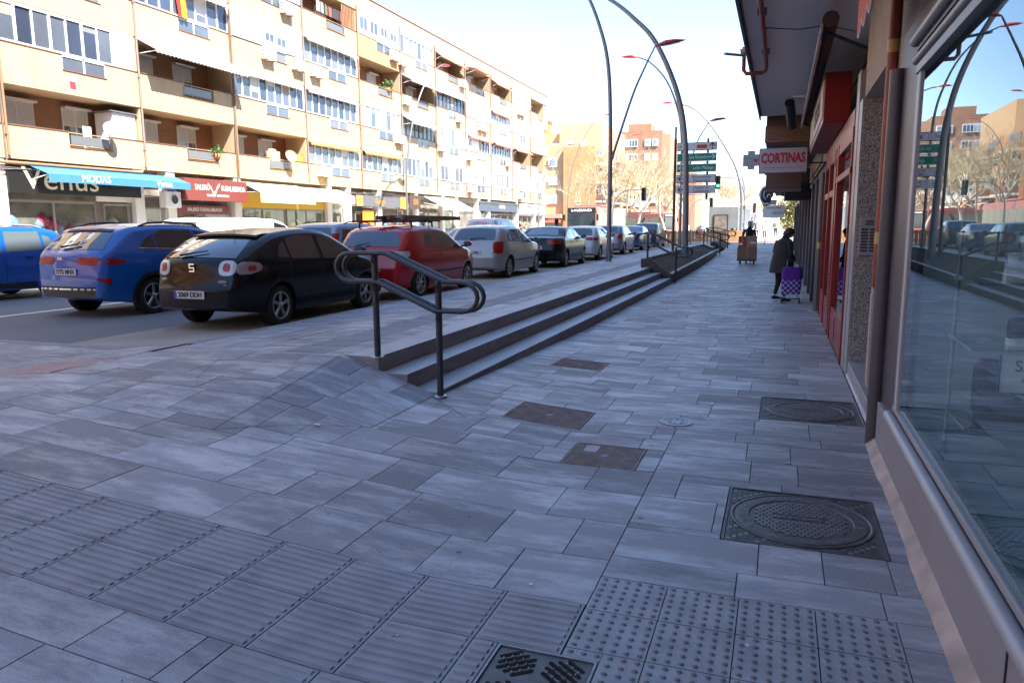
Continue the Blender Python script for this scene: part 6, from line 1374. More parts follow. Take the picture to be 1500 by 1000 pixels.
def make_car(name, lab, paint, L, W, H, top, side_win, rear_win, lights, wheels=(.78,3.3), belt=.92, tumble=.16, plate=None, plate_z=.55, glass=None, spokes=5, rails=False, cat='car', group=None, mirror_y=2.95, mirror_z=1.0, lightm=None, doors=(1.05,1.95,2.95), handle=((1.35,.86),(2.2,.86)), trimz=None, lower=None, emblem=None, wiper=None, antenna=None, rim=None, spoiler=None, extras=None, bulge=.12, rad=.31, badge=None, rearglass=None, chrome_line=False, arch=None):
    t = thing(name, lab, cat, (0,0,0), group=group); c = Car(L, W, H, top, belt, tumble, bulge); gl_ = glass or cg
    o = c.shell(paint).build('body', t); carve(o, c, wheels, rad+.05)
    if lower:
        for s in (-1,1): side_prism(c, [(wheels[0]+rad+.08,.24),(wheels[1]-rad-.08,.24),(wheels[1]-rad-.1,lower),(wheels[0]+rad+.1,lower)], trim, s, .004).build('sill_trim', t)
    for s in (-1,1):
        for pl in side_win:
            w_ = side_prism(c, pl, gl_, s).build('window', t)
        if chrome_line: strip_side(c, side_win[0][:1]+side_win[-1][1:2], chrome, s, .01, .008).build('window_trim', t)
        allp = [p for pl in side_win for p in pl]; ys_, zs_ = [p[0] for p in allp], [p[1] for p in allp]; zb = min(zs_)
        b = strip_side(c, [(doors[0],zb-.01),(doors[0]+.02,.62),(doors[0]+.14,.5)], trim, s, .004)
        for dy in doors[1:]:
            b2 = strip_side(c, [(dy,zb-.01),(dy+.01,.3)], trim, s, .004); b.add(b2.v, b2.f, trim)
        b.build('door_seam', t)
        for hy,hz in handle: b = MB(); p = c.D((s*(c.hw(hy,hz)+.02),hy,hz)); b.box((p.x-.018,p.y-.08,p.z-.014),(p.x+.018,p.y+.08,p.z+.014),paint,.006); b.build('door_handle', t)
        if trimz: strip_side(c, [(wheels[0]+rad+.1,trimz),(wheels[1]-rad-.1,trimz)], trim, s, .018, .01).build('side_moulding', t)
        p = c.D((s*(c.W+.01), mirror_y, mirror_z)); b = MB(); rows = []
        for u,k in ((-.09,.5),(-.06,1),(.05,.9),(.11,.4)): rows.append([(p.x+s*.09+s*.10*k*math.cos(a), p.y+u, p.z+.07+.068*k*math.sin(a)) for a in [2*math.pi*q/12 for q in range(13)]])
        b.grid(rows, paint if paint is not MATS.get('paint_black') else trim); b.box((min(p.x-s*.1,p.x+s*.06),p.y-.03,p.z+.0),(max(p.x-s*.1,p.x+s*.06),p.y+.03,p.z+.03),trim); mo = b.build('mirror', t)
        b = MB(); b.prism([(p.x+s*.09+.08*math.cos(a),p.y-.093,p.z+.07+.05*math.sin(a)) for a in [2*math.pi*q/12 for q in range(12)]],(0,-.003,0),cgl); b.build('mirror_glass', mo)
        fy = inv_front(top, .66, L)
        side_prism(c, [(L-.62,.70),(L-.14,.58),(L-.12,.66),(L-.25,.74),(L-.6,.80)], clearl, s, .006).build('headlight', t)
    rear_patch(c, rear_win, rearglass or gl_).build('rear_window', t)
    for rows, m in lights:
        for s in (-1,1): rear_patch(c, [(z, s*a, s*b_) for z,a,b_ in rows], m).build('tail_light', t)
    # windscreen: patch on the front slope
    ws = [(a,z) for a,z in top]; zt_ = H-.06; zb_ = belt+.06; b = MB(); g = []
    for k in range(7):
        z = lerp(zt_, zb_, k/6); y = inv_front(top, z, L); xh = min(c.hw(y-.03, z)-.05, lerp(.56,.68,k/6)); g.append([c.D((lerp(-xh,xh,q/10), y+.006, z+.02*(1-(2*q/10-1)**2)+.012)) for q in range(11)])
    b.grid(g, gl_); b.build('windscreen', t)
    b = MB(); yf = L; b.grid([[c.D((x, L+.006, z)) for x in (-.6,-.3,0,.3,.6)] for z in (.36,.52)], trim); b.build('grille', t)
    if plate:
        zp = plate_z; yr = inv_rear(top, zp); q = c.D((0,yr,zp)).y-.012; b = MB(); b.box((-.26,q-.006,zp-.055),(.26,q+.012,zp+.055),platem,.003); po = b.build('licence_plate', t)
        b = MB(); text_into(b, plate, .10, (.02,q-.009,zp), (1,0,0), uZ, platel, .003, squash=.92, bold=.0035); b.build('lettering', po)
        b = MB(); b.box((-.258,q-.0085,zp-.053),(-.215,q-.0062,zp+.053),plateb); b.build('country_band', po)
    if wiper: b = MB(); x,z,ln = wiper; p = contour(c,x,z,.03); q = contour(c,x+ln,z+.05,.035); b.tube([p,(p+q)/2+Vector((0,-.01,.0)),q],[.02,.012,.008],trim,6); b.build('wiper', t)
    if antenna: y = antenna; z = interp(top,y)+.03; b = MB(); b.tube([(0,y,z-.01),(0,y+.02,z+.02)],.02,trim,8); b.tube([(0,y+.02,z+.02),(0,y-.16,z+.30)],.004,trim,5); b.build('antenna', t)
    if rails:
        for s in (-1,1): b = MB(); x = s*(c.W-tumble-.06); ys_ = [.8+q*.2 for q in range(8)]; b.tube([(x,y,interp(top,y)+(.045 if 0 < i < 7 else .0)) for i,y in enumerate(ys_)],.018,trim if rails == 'dark' else MATS['aluminium'],7); b.build('roof_rail', t)
    if emblem: emblem(t, c)
    if badge: b = MB(); [text_into(b, s_, sz, contour(c,x,z,.012), (1,0,0), uZ, chrome, .004) for s_,sz,x,z in badge]; b.build('badge', t)
    for y in wheels:
        for s in (-1,1): wheel(t, c, y, s, rad, spokes, rim)
    if extras: extras(t, c)
    return t
def place(t, x, y, rz=0, z=Z_ROAD): t.location = (x,y,z); t.rotation_euler = (0,0,rz); return t
G = 'cars parked along the kerb'
# black hatchback
bk = paintm('black', (0.006,0.006,0.008), .12); _b = bk.node_tree.nodes['Principled BSDF']; _b.inputs['Coat Weight'].default_value = .35; _b.inputs['Coat Roughness'].default_value = .12; _b.inputs['Specular IOR Level'].default_value = .15
hatch = [(0,.60),(.03,.66),(.05,.74),(.09,.96),(.14,1.02),(.52,1.23),(.78,1.335),(1.0,1.385),(1.5,1.43),(1.95,1.43),(2.3,1.37),(2.7,1.20),(3.1,1.0),(3.2,.97),(3.6,.90),(3.95,.78),(4.12,.64),(4.18,.5)]
def seat_emblem(t, c):
    b = MB(); p = contour(c,0,.90,.016)
    for (x0_,x1_,z) in ((-.045,.045,.05),(-.045,.045,0),(-.045,.045,-.05)): b.box((p.x+x0_,p.y-.006,p.z+z-.009),(p.x+x1_,p.y+.012,p.z+z+.009),chrome)
    b.box((p.x-.045,p.y-.006,p.z+.0095),(p.x-.027,p.y+.012,p.z+.0405),chrome); b.box((p.x+.027,p.y-.006,p.z-.0405),(p.x+.045,p.y+.012,p.z-.0095),chrome); b.build('emblem', t)
def leon_x(t, c):
    b = MB(); g = []
    for u in (0,.5,1): g.append([c.D((x, lerp(.98,.68,u)-.02*(1-x*x), lerp(1.395,1.345,u)+.03*(1-(x/.62)**2))) for x in [lerp(-.56,.56,k/10) for k in range(11)]])
    b.grid(g, bk); b.grid([[p-Vector((0,0,.03)) for p in r] for r in g], trim); b.grid([g[-1],[p-Vector((0,0,.03)) for p in g[-1]]], trim); b.build('spoiler', t)
    rear_patch(c, [(.60,-.70,.70),(.575,-.72,.72)], trim, .012).build('bumper_line', t)
place(make_car('parked_car', 'black hatchback parked at the near end of the row, plate 2069 DDH', bk, 4.18,1.71,1.43,hatch,
  [[(.80,1.03),(1.06,1.01),(1.0,1.26),(.88,1.18)],[(1.11,1.0),(1.86,.97),(1.80,1.34),(1.35,1.34),(1.06,1.28)],[(1.96,.965),(2.90,.94),(2.62,1.16),(2.28,1.31),(1.90,1.335)]],
  [(1.29,-.50,.50),(1.16,-.58,.58),(1.03,-.62,.62)], [([(1.0,.50,.60),(.985,.46,.645),(.95,.435,.66),(.89,.43,.66),(.84,.435,.655),(.81,.46,.63),(.795,.50,.58)],clearl),([(.985,.70,.80),(.965,.67,.93),(.92,.665,.985),(.875,.665,.99),(.84,.665,.93),(.81,.69,.82)],mat('tail_smoke',(.30,.24,.25),.2,coat=.6)),
 ([(.965,.52,.56),(.95,.50,.59),(.91,.487,.60),(.875,.49,.60),(.85,.51,.58)],redl),([(.935,.80,.86),(.91,.77,.90),(.875,.77,.90),(.855,.80,.87)],redl)], plate='2069 DDH', plate_z=.53,
  wheels=(.80,3.31), emblem=seat_emblem, badge=[('LEON',.05,.50,.71),('TDI',.035,.55,.665),('SEAT',.04,-.52,.74)], wiper=(-.30,1.045,.42), antenna=.85, group=G, extras=leon_x, trimz=.44, bulge=.16), -7.82, 8.4, R(1))
# blue crossover
kb = paintm('blue', (0.008,0.10,0.38), .18)
suvb = [(0,.62),(.02,.80),(.05,1.02),(.10,1.08),(.40,1.34),(.52,1.44),(.75,1.50),(1.4,1.53),(2.0,1.50),(2.5,1.38),(2.95,1.14),(3.15,1.06),(3.7,1.0),(4.1,.88),(4.26,.72),(4.31,.5)]
def kia_x(t, c):
    for rows, m, nm in (([(.52,-.74,.74),(.38,-.70,.70),(.34,-.66,.66)],mat('bumper_dark',(.03,.03,.033),.5),'bumper'),([(.49,-.62,.62),(.465,-.64,.64)],chrome,'bumper_trim'),([(1.43,-.50,.50),(1.395,-.52,.52)],trim,'spoiler')): rear_patch(c, rows, m, .012).build(nm, t)
    rear_patch(c, [(1.425,-.2,.2),(1.405,-.2,.2)], redl, .018).build('brake_light', t)
    for s in (-1,1): rear_patch(c, [(.66,s*.66,s*.80),(.56,s*.74,s*.80)], redl, .016).build('reflector', t)
    for s in (-1,1):
        for y in (.86,3.51):
            b = MB(); g = []
            for r_ in (.365,.43): g.append([c.D((s*(c.hw(min(max(y+r_*math.cos(a),.02),4.29), max(.24,.31+r_*math.sin(a)))+.008), min(max(y+r_*math.cos(a),.02),4.29), max(.24,.31+r_*math.sin(a)))) for a in [math.pi*k/20-.05 for k in range(22)]])
            b.grid(g, trim); b.build('wheel_arch', t)
place(make_car('parked_car', 'bright blue crossover in the next lane behind the black hatchback', kb, 4.31,1.83,1.54,suvb,
  [[(.62,1.14),(1.0,1.11),(.95,1.36),(.8,1.30)],[(1.04,1.11),(1.9,1.08),(1.84,1.43),(1.2,1.44),(1.0,1.385)],[(1.98,1.08),(2.85,1.04),(2.5,1.29),(2.2,1.39),(1.93,1.43)]],
  [(1.37,-.58,.58),(1.25,-.62,.62),(1.12,-.66,.66)], [([(1.00,.30,.70),(.96,.26,.98),(.92,.26,1.02),(.88,.36,.9)],redl)], plate='7772 MNX', plate_z=.76, wheels=(.86,3.51), belt=1.02, rad=.33, lower=.42, group=G, rails='dark', wiper=(-.2,1.13,.35), extras=kia_x, badge=[('KIA',.07,-.12,.97)], spokes=5, chrome_line=True, doors=(1.1,1.95,2.95), handle=((1.4,.98),(2.25,.97))), -11.1, 9.1, R(-1.5))
# blue car in the far lane seen from the side
db = paintm('royal_blue', (0.008,0.085,0.38), .2)
sand = [(0,.62),(.03,.8),(.07,.98),(.14,1.04),(.38,1.32),(.5,1.42),(.8,1.49),(1.4,1.52),(1.95,1.49),(2.3,1.40),(2.75,1.14),(3.0,1.02),(3.6,.96),(3.9,.84),(4.03,.66),(4.07,.5)]
place(make_car('parked_car', 'royal blue hatchback with roof bars at the left edge, seen from its side', db, 4.07,1.73,1.52,sand,
  [[(.62,1.06),(.88,1.04),(.88,1.34),(.74,1.30)],[(.93,1.03),(1.72,1.0),(1.68,1.42),(.95,1.42)],[(1.82,1.0),(2.75,.98),(2.4,1.28),(2.15,1.38),(1.80,1.42)]],
  [(1.36,-.52,.52),(1.22,-.58,.58),(1.08,-.6,.6)], [([(1.0,.52,.8),(.85,.55,.85),(.72,.6,.8)],redl)], plate='4518 LKD', glass=cgl, rails='light', lower=.36, wheels=(.72,3.31), group=G, doors=(1.0,1.76,2.8), handle=((1.25,.9),(2.05,.9))), -15.85, 12.7, R(177))
# red hatchback with ladder
rdp = paintm('red', (0.40,0.010,0.014), .16)
clio = [(0,.62),(.03,.78),(.07,.98),(.12,1.03),(.36,1.30),(.46,1.38),(.7,1.44),(1.3,1.48),(1.9,1.45),(2.2,1.38),(2.7,1.14),(2.95,1.02),(3.5,.93),(3.8,.80),(3.95,.62),(3.99,.5)]
def rack(t, c):
    for y in (.75,1.75):
        b = MB(); b.tube([(-.62,y,1.40),(-.60,y,1.55),(-.5,y,1.58),(.5,y,1.58),(.60,y,1.55),(.62,y,1.40)],.022,trim,8); b.tube([(-.8,y,1.585),(.8,y,1.585)],.018,trim,8); b.build('roof_bar', t)
place(make_car('parked_car', 'red hatchback with a ladder tied on its roof bars', rdp, 3.99,1.72,1.48,clio,
  [[(.98,1.06),(1.42,1.04),(1.38,1.36),(1.12,1.36),(1.02,1.28)],[(1.52,1.03),(2.72,.98),(2.2,1.33),(1.9,1.38),(1.48,1.38)]],
  [(1.34,-.48,.48),(1.2,-.60,.60),(1.06,-.64,.64)], [([(.98,.60,.86),(.90,.58,.90),(.84,.66,.8)],clearl)], plate='7305 DWK', plate_z=.72, wheels=(.68,3.2), group=G, wiper=(-.28,1.06,.3), spokes=7, trimz=.52, extras=rack, doors=(1.46,2.85), handle=((1.75,.88),)), -7.75, 13.0, R(1))
# ladder is a thing of its own lying on the bars
t = thing('ladder', 'wooden and aluminium ladder bundle lying along the roof of the red car', 'ladder', (-7.5,13.8,1.8)); lw_ = mat('ladder_ochre', (.22,.14,.05), .7, var=.3, vscale=5)
for s in (-1,1):
    b = MB(); b.box((-7.5+s*.16-.03,13.7,1.81),(-7.5+s*.16+.03,16.6,1.90),lw_,.005); b.build('side_rail', t)
for i in range(9): b = MB(); b.tube([(-7.64,13.95+i*.3,1.855),(-7.36,13.95+i*.3,1.855)],.016,MATS['aluminium'],8); b.build('rung', t)
b = MB(); b.box((-7.9,13.6,1.805),(-7.75,14.3,1.89),mat('ladder_dark',(.08,.03,.02),.6),.004); b.build('foot_brace', t)
# silver hatchback
sv = paintm('silver', (0.36,0.35,0.34), .25)
cor = [(0,.60),(.03,.72),(.08,.98),(.13,1.04),(.42,1.32),(.52,1.40),(.8,1.45),(1.4,1.475),(1.9,1.45),(2.25,1.36),(2.75,1.10),(2.95,1.02),(3.6,.94),(3.95,.82),(4.12,.64),(4.17,.5)]
SW = [[(.62,1.05),(.92,1.03),(.90,1.32),(.76,1.26)],[(.98,1.03),(1.76,1.01),(1.72,1.38),(1.05,1.38)],[(1.86,1.0),(2.78,.97),(2.45,1.22),(2.15,1.35),(1.82,1.38)]]
place(make_car('parked_car', 'silver hatchback with tall red tail lights, third in the kerb row', sv, 4.17,1.71,1.475,cor,SW,
  [(1.38,-.52,.52),(1.22,-.60,.60),(1.08,-.62,.62)], [([(1.04,.60,.92),(.9,.60,.92),(.72,.64,.88)],redl)], plate='1186 CFG', plate_z=.74, wheels=(.80,3.4), group=G, wiper=(-.1,1.08,.45), glass=cgl, spokes=7, trimz=.5, rearglass=cg), -8.05, 19.1, R(1))
# black saloon
sal_ = [(0,.62),(.03,.80),(.07,1.0),(.14,1.05),(.62,1.08),(.72,1.10),(1.25,1.36),(1.5,1.41),(2.1,1.43),(2.5,1.38),(3.0,1.14),(3.2,1.03),(3.9,.95),(4.3,.82),(4.48,.64),(4.53,.5)]
SW2 = [[(1.08,1.04),(1.3,1.02),(1.42,1.30),(1.2,1.2)],[(1.36,1.02),(2.15,1.0),(2.1,1.345),(1.65,1.345),(1.48,1.32)],[(2.24,.99),(3.1,.97),(2.75,1.2),(2.5,1.30),(2.2,1.345)]]
place(make_car('parked_car', 'black saloon parked between the silver hatchback and the white car', bk, 4.53,1.80,1.43,sal_,SW2,
  [(1.34,-.48,.48),(1.22,-.58,.58),(1.12,-.6,.6)], [([(1.0,.42,.95),(.92,.40,1.0),(.84,.46,.9)],redl)], plate='9021 FHB', plate_z=.72, wheels=(.95,3.7), group=G, glass=cgl, doors=(1.4,2.2,3.1), handle=((1.65,.9),(2.5,.9)), mirror_y=3.1), -8.02, 24.7, R(1.3))
wp = paintm('white', (0.62,0.62,0.63), .2)
place(make_car('parked_car', 'white hatchback partly hidden by the kerbside lamp post', wp, 4.24,1.75,1.42,[(a*1.0,z*.975) for a,z in cor[:-1]]+[(4.24,.5)],[[(y,z*.97) for y,z in q] for q in SW],
  [(1.33,-.52,.52),(1.2,-.60,.60),(1.06,-.62,.62)], [([(.98,.40,.94),(.92,.38,1.0),(.86,.44,.92)],redl)], plate='6450 GRT', plate_z=.72, wheels=(.78,3.45), group=G), -8.05, 30.4, R(1))
gs_ = paintm('greysilver', (0.22,0.25,0.27), .25)
place(make_car('parked_car', 'grey hatchback with slanted red tail lights, next after the white car', gs_, 4.1,1.75,1.47,[(a*.98,z) for a,z in cor],[[(y*.98,z) for y,z in q] for q in SW],
  [(1.38,-.48,.48),(1.22,-.58,.58),(1.08,-.6,.6)], [([(1.04,.66,.98),(.92,.60,.98),(.80,.56,.82)],redl)], plate='3172 DZX', plate_z=.7, wheels=(.75,3.35), group=G), -8.3, 37.0, R(1))
nb = paintm('steelblue', (0.05,0.11,0.22), .22)
place(make_car('parked_car', 'blue saloon with its rear to us, behind the looped planter handrail', nb, 4.53,1.76,1.43,sal_,SW2,[(1.34,-.5,.5),(1.22,-.58,.58),(1.12,-.6,.6)], [([(1.0,.50,.94),(.84,.56,.9)],redl)], plate='8837 CMN', wheels=(.95,3.7), group=G, glass=cgl), -8.5, 43.5, R(1))
ds = paintm('darkgrey', (0.03,0.035,0.045), .2)
place(make_car('parked_car', 'dark tall estate car at the far end of the kerb row', ds, 4.31,1.83,1.62,[(a,z*1.06) for a,z in suvb],[[(y,z*1.06) for y,z in q] for q in [[(.62,1.14),(1.0,1.11),(.95,1.36),(.8,1.30)],[(1.04,1.11),(1.9,1.08),(1.84,1.43),(1.2,1.44),(1.0,1.385)],[(1.98,1.08),(2.85,1.04),(2.5,1.29),(2.2,1.39),(1.93,1.43)]]],
  [(1.45,-.55,.55),(1.32,-.62,.62),(1.18,-.66,.66)], [([(1.1,.66,.94),(.84,.7,.92)],redl)], plate='0954 JLR', wheels=(.86,3.51), belt=1.06, group=G, rad=.33), -8.55, 50.0, R(1))
# cars in the carriageway
lb = paintm('lightblue', (0.24,0.30,0.38), .25)
est = [(0,.66),(.03,.8),(.07,1.0),(.11,1.06),(.30,1.36),(.40,1.50),(.7,1.56),(1.4,1.58),(2.2,1.55),(2.6,1.46),(3.1,1.2),(3.35,1.05),(3.9,.97),(4.25,.84),(4.42,.64),(4.46,.5)]
G2 = 'cars out in the carriageway'
ESW = [[(.42,1.08),(.98,1.07),(.98,1.42),(.58,1.40)],[(1.06,1.06),(1.95,1.04),(1.92,1.46),(1.06,1.44)],[(2.04,1.04),(3.15,1.02),(2.75,1.32),(2.4,1.45),(2.0,1.46)]]
place(make_car('moving_car', 'pale blue grey estate car between the black and the red hatchbacks', lb, 4.46,1.80,1.58,est,ESW,
  [(1.44,-.56,.56),(1.28,-.64,.64),(1.14,-.66,.66)], [([(1.3,.66,.82),(1.08,.68,.86),(.9,.7,.86)],redl)], plate='2740 FNV', wheels=(.85,3.6), rails='dark', group=G2), -12.2, 17.3, R(0))
van = [(0,.7),(.03,1.2),(.08,1.7),(.2,1.82),(.6,1.86),(3.2,1.88),(3.9,1.72),(4.3,1.35),(4.5,1.12),(5.0,1.0),(5.3,.8),(5.4,.5)]
place(make_car('white_van', 'white van beyond the black hatchback, only its sunlit roof showing', wp, 5.4,1.9,1.80,[(a,z*.96) for a,z in van],[[(3.2,1.2),(4.15,1.15),(3.9,1.55),(3.3,1.68)]],
  [(1.66,-.6,.6),(1.2,-.7,.7)], [([(1.2,.74,.92),(.8,.76,.92)],redl)], wheels=(.95,4.4), belt=1.15, tumble=.1, cat='van', group=G2, doors=(2.0,3.15), handle=((2.8,1.05),)), -16.9, 17.6, R(0), Z_ROAD-.02)
place(make_car('moving_car', 'light blue saloon whose roof shows behind the ladder', lb, 4.53,1.76,1.43,sal_,SW2,[(1.34,-.5,.5),(1.12,-.6,.6)],[([(1.0,.50,.94),(.84,.56,.9)],redl)],wheels=(.95,3.7),group=G2,glass=cgl), -11.0, 24.5, 0)
def script(t, c):
    b = MB()
    for i,ch in enumerate('ICONMANIA'): x = -.6+i*.15; text_into(b, ch, .2, contour(c, x, 1.50+.10*(1-(x/.6)**2), .02), (1,0,0), uZ, mat('van_red_letters',(.5,.02,.06),.5), .004)
    b.build('lettering', t)
place(make_car('moving_car', 'white delivery car with an arc of red letters above its rear window', wp, 4.46,1.80,1.85,[(a,z*1.17) for a,z in est],[[(y,z*1.15) for y,z in q] for q in ESW],
  [(1.42,-.56,.56),(1.2,-.66,.66)], [([(1.2,.70,.86),(.9,.72,.86)],redl)], wheels=(.85,3.6), group=G2, extras=script, belt=1.15), -13.4, 32.5, 0)
place(make_car('moving_car', 'small red car far down the road before the barrier', rdp, 3.99,1.72,1.48,clio,[[(.98,1.06),(1.42,1.04),(1.38,1.36),(1.12,1.36)],[(1.52,1.03),(2.72,.98),(2.2,1.33),(1.48,1.38)]],
  [(1.34,-.48,.48),(1.06,-.64,.64)], [([(.98,.60,.86),(.84,.66,.8)],redl)], wheels=(.68,3.2), group=G2), -11.4, 64, 0)
place(make_car('moving_car', 'pale car far beyond the barrier, left of the poster shelter', sv, 4.17,1.71,1.475,cor,SW,[(1.38,-.52,.52),(1.08,-.62,.62)], [([(1.04,.60,.92),(.72,.64,.88)],redl)], wheels=(.80,3.4), group=G2), -8.3, 80, R(-60))
# ---------------- people ----------------
skin = mat('skin', (0.6,0.36,0.26), .55)
def skin_mesh(joints, edges, m, name, parent=None, root=0, sub=2, smooth=True):
    """continuous surface grown round a skeleton: joints = {id: (pos, (rx, ry))}"""
    ids = list(joints); ix = {k:i for i,k in enumerate(ids)}
    me = bpy.data.meshes.new(name); org = worldloc(parent) if parent else Vector((0,0,0))
    me.from_pydata([Vector(joints[k][0])-org for k in ids], [(ix[a],ix[b_]) for a,b_ in edges], [])
    o = bpy.data.objects.new(name, me); C.objects.link(o); md = o.modifiers.new('skin','SKIN'); md.use_smooth_shade = True
    for i,k in enumerate(ids): r = joints[k][1]; r = (r,r) if not isinstance(r, tuple) else r; me.skin_vertices[0].data[i].radius = r; me.skin_vertices[0].data[i].use_root = (i == root)
    s2 = o.modifiers.new('sub','SUBSURF'); s2.levels = sub; s2.render_levels = sub
    dg = bpy.context.evaluated_depsgraph_get(); m2 = bpy.data.meshes.new_from_object(o.evaluated_get(dg)); bpy.data.objects.remove(o)
    m2.materials.clear(); m2.materials.append(m)
    for p in m2.polygons: p.material_index = 0; p.use_smooth = True
    return link(m2, name, parent)
def blob(t, name, c, r, m, n=14, cut=None, rz=0.0):
    b = MB(); rows = []
    for i in range(n+1):
        a = math.pi*i/n; z = r[2]*math.cos(a)
        row = []
        for k in range(n*2+1):
            q = 2*math.pi*k/(n*2); x, y = r[0]*math.sin(a)*math.cos(q), r[1]*math.sin(a)*math.sin(q)
            row.append((c[0]+x*math.cos(rz)-y*math.sin(rz), c[1]+x*math.sin(rz)+y*math.cos(rz), c[2]+z))
        rows.append(row)
    b.grid(rows, m); return b.build(name, t)
def head(t, c, fwd, hairm, hair='short', tilt=0.0, s=1.0, skinm=skin):
    """head with face, ears and hair; c = centre, fwd = look direction"""
    f = Vector(fwd).normalized(); up0 = Vector((0,0,1)); r_ = f.cross(up0).normalized(); up = r_.cross(f); c = Vector(c)
    b = MB(); rows = []
    for i in range(17):
        a = math.pi*i/16; row = []
        for k in range(25):
            q = 2*math.pi*k/24; x, y, z = math.sin(a)*math.cos(q), math.sin(a)*math.sin(q), math.cos(a)
            px, py, pz = .074*x, .094*y, .115*z
            if z < 0: px *= 1-.35*z*z; py *= 1-.18*z*z
            if y > .3:
                if abs(x) < .25: py += .022*math.exp(-((z+.12)/.16)**2)*(1-abs(x)/.25)
                if .2 < abs(x) < .6: py -= .008*math.exp(-((z-.08)/.1)**2)
                py -= .004*math.exp(-((z+.42)/.05)**2)*(abs(x) < .4)
            row.append(c+(r_*px+f*py+up*pz)*s)
        rows.append(row)
    b.grid(rows, skinm); o = b.build('head', t)
    b = MB(); ey = mat('eye_dark', (.02,.015,.01), .3)
    for sx_ in (-1,1): p = c+(r_*sx_*.03+f*.083+up*.008)*s; b.tube([p, p+f*.008*s], .007*s, ey, 8)
    p = c+(f*.084+up*-.048)*s; b.tube([p-r_*.02*s, p+f*.003*s, p+r_*.02*s], .0035*s, mat('lip', (.3,.09,.07), .5), 6); b.build('face_feature', t)
    for sx_ in (-1,1):
        b = MB(); p = c+(r_*sx_*.076+f*-.005)*s; b.tube([p+up*.03*s, p+up*.02*s+r_*sx_*.012*s-f*.01*s, p-up*.012*s+r_*sx_*.01*s-f*.006*s, p-up*.03*s+f*.004*s], .008*s, skinm, 7); b.build('ear', t)
    b = MB(); rows = []; lo = {'short':.30,'bob':-.55,'long':-.9}[hair]; rr = random.Random(3)
    for i in range(13):
        row = []
        for k in range(29):
            q = 2*math.pi*k/28; yf = math.sin(q)
            zlow = lerp(lo, .58, max(0, yf)**.7) if yf > 0 else lo; z = 1-(1-zlow)*i/12; a = math.acos(max(-1,min(1,z)))
            g = (1.13 if hair == 'short' else 1.26)+rr.uniform(-.02,.02); x, y = math.sin(a)*math.cos(q), math.sin(a)*math.sin(q)
            if z < 0: x, y = math.cos(q)*(1+z*.15), math.sin(q)*(1+z*.1)
            row.append(c+(r_*.078*g*x+f*(.098*g*y-.006)+up*(.118*g*z+.004))*s)
        rows.append(row)
    b.grid(rows, hairm); b.build('hair', t); return o
def hand(t, wrist, d, palm_n, m, s=1.0, curl=.9, name='hand'):
    """palm plus five separate fingers; d = direction of the hand, palm_n = the way the fingers curl"""
    w = Vector(wrist); d = Vector(d).normalized(); n_ = Vector(palm_n); n_ = (n_-d*n_.dot(d)).normalized(); side = d.cross(n_)
    J = {'w':(w,(.024*s,.016*s)),'p':(w+d*.05*s,(.036*s,.015*s)),'k':(w+d*.085*s,(.036*s,.014*s))}; E_ = [('w','p'),('p','k')]
    skin_mesh(J, E_, m, name, t, 0, 1)
    for i,(off,ln) in enumerate(((-.030,.062),(-.010,.072),(.010,.068),(.029,.052))):
        p = w+d*.085*s+side*off*s; dd = d; pts = [p-d*.012*s, p]; a = 0
        for q,f in ((curl*.6,.42),(curl,.32),(curl*.8,.26)):
            a += q; dd = (d*math.cos(a)+n_*math.sin(a)); pts.append(pts[-1]+dd*ln*f*s)
        b = MB(); b.tube(pts, [.008*s,.0085*s,.008*s,.0072*s,.006*s], m, 8); b.build('finger', t)
    p = w+d*.03*s-side*.028*s; b = MB(); b.tube([p, p+(d*.6-side*.6+n_*.3)*.028*s, p+(d*1.1-side*.5+n_*.8)*.045*s, p+(d*1.5-side*.2+n_*1.2)*.05*s], [.011*s,.010*s,.009*s,.007*s], m, 8); b.build('thumb', t)
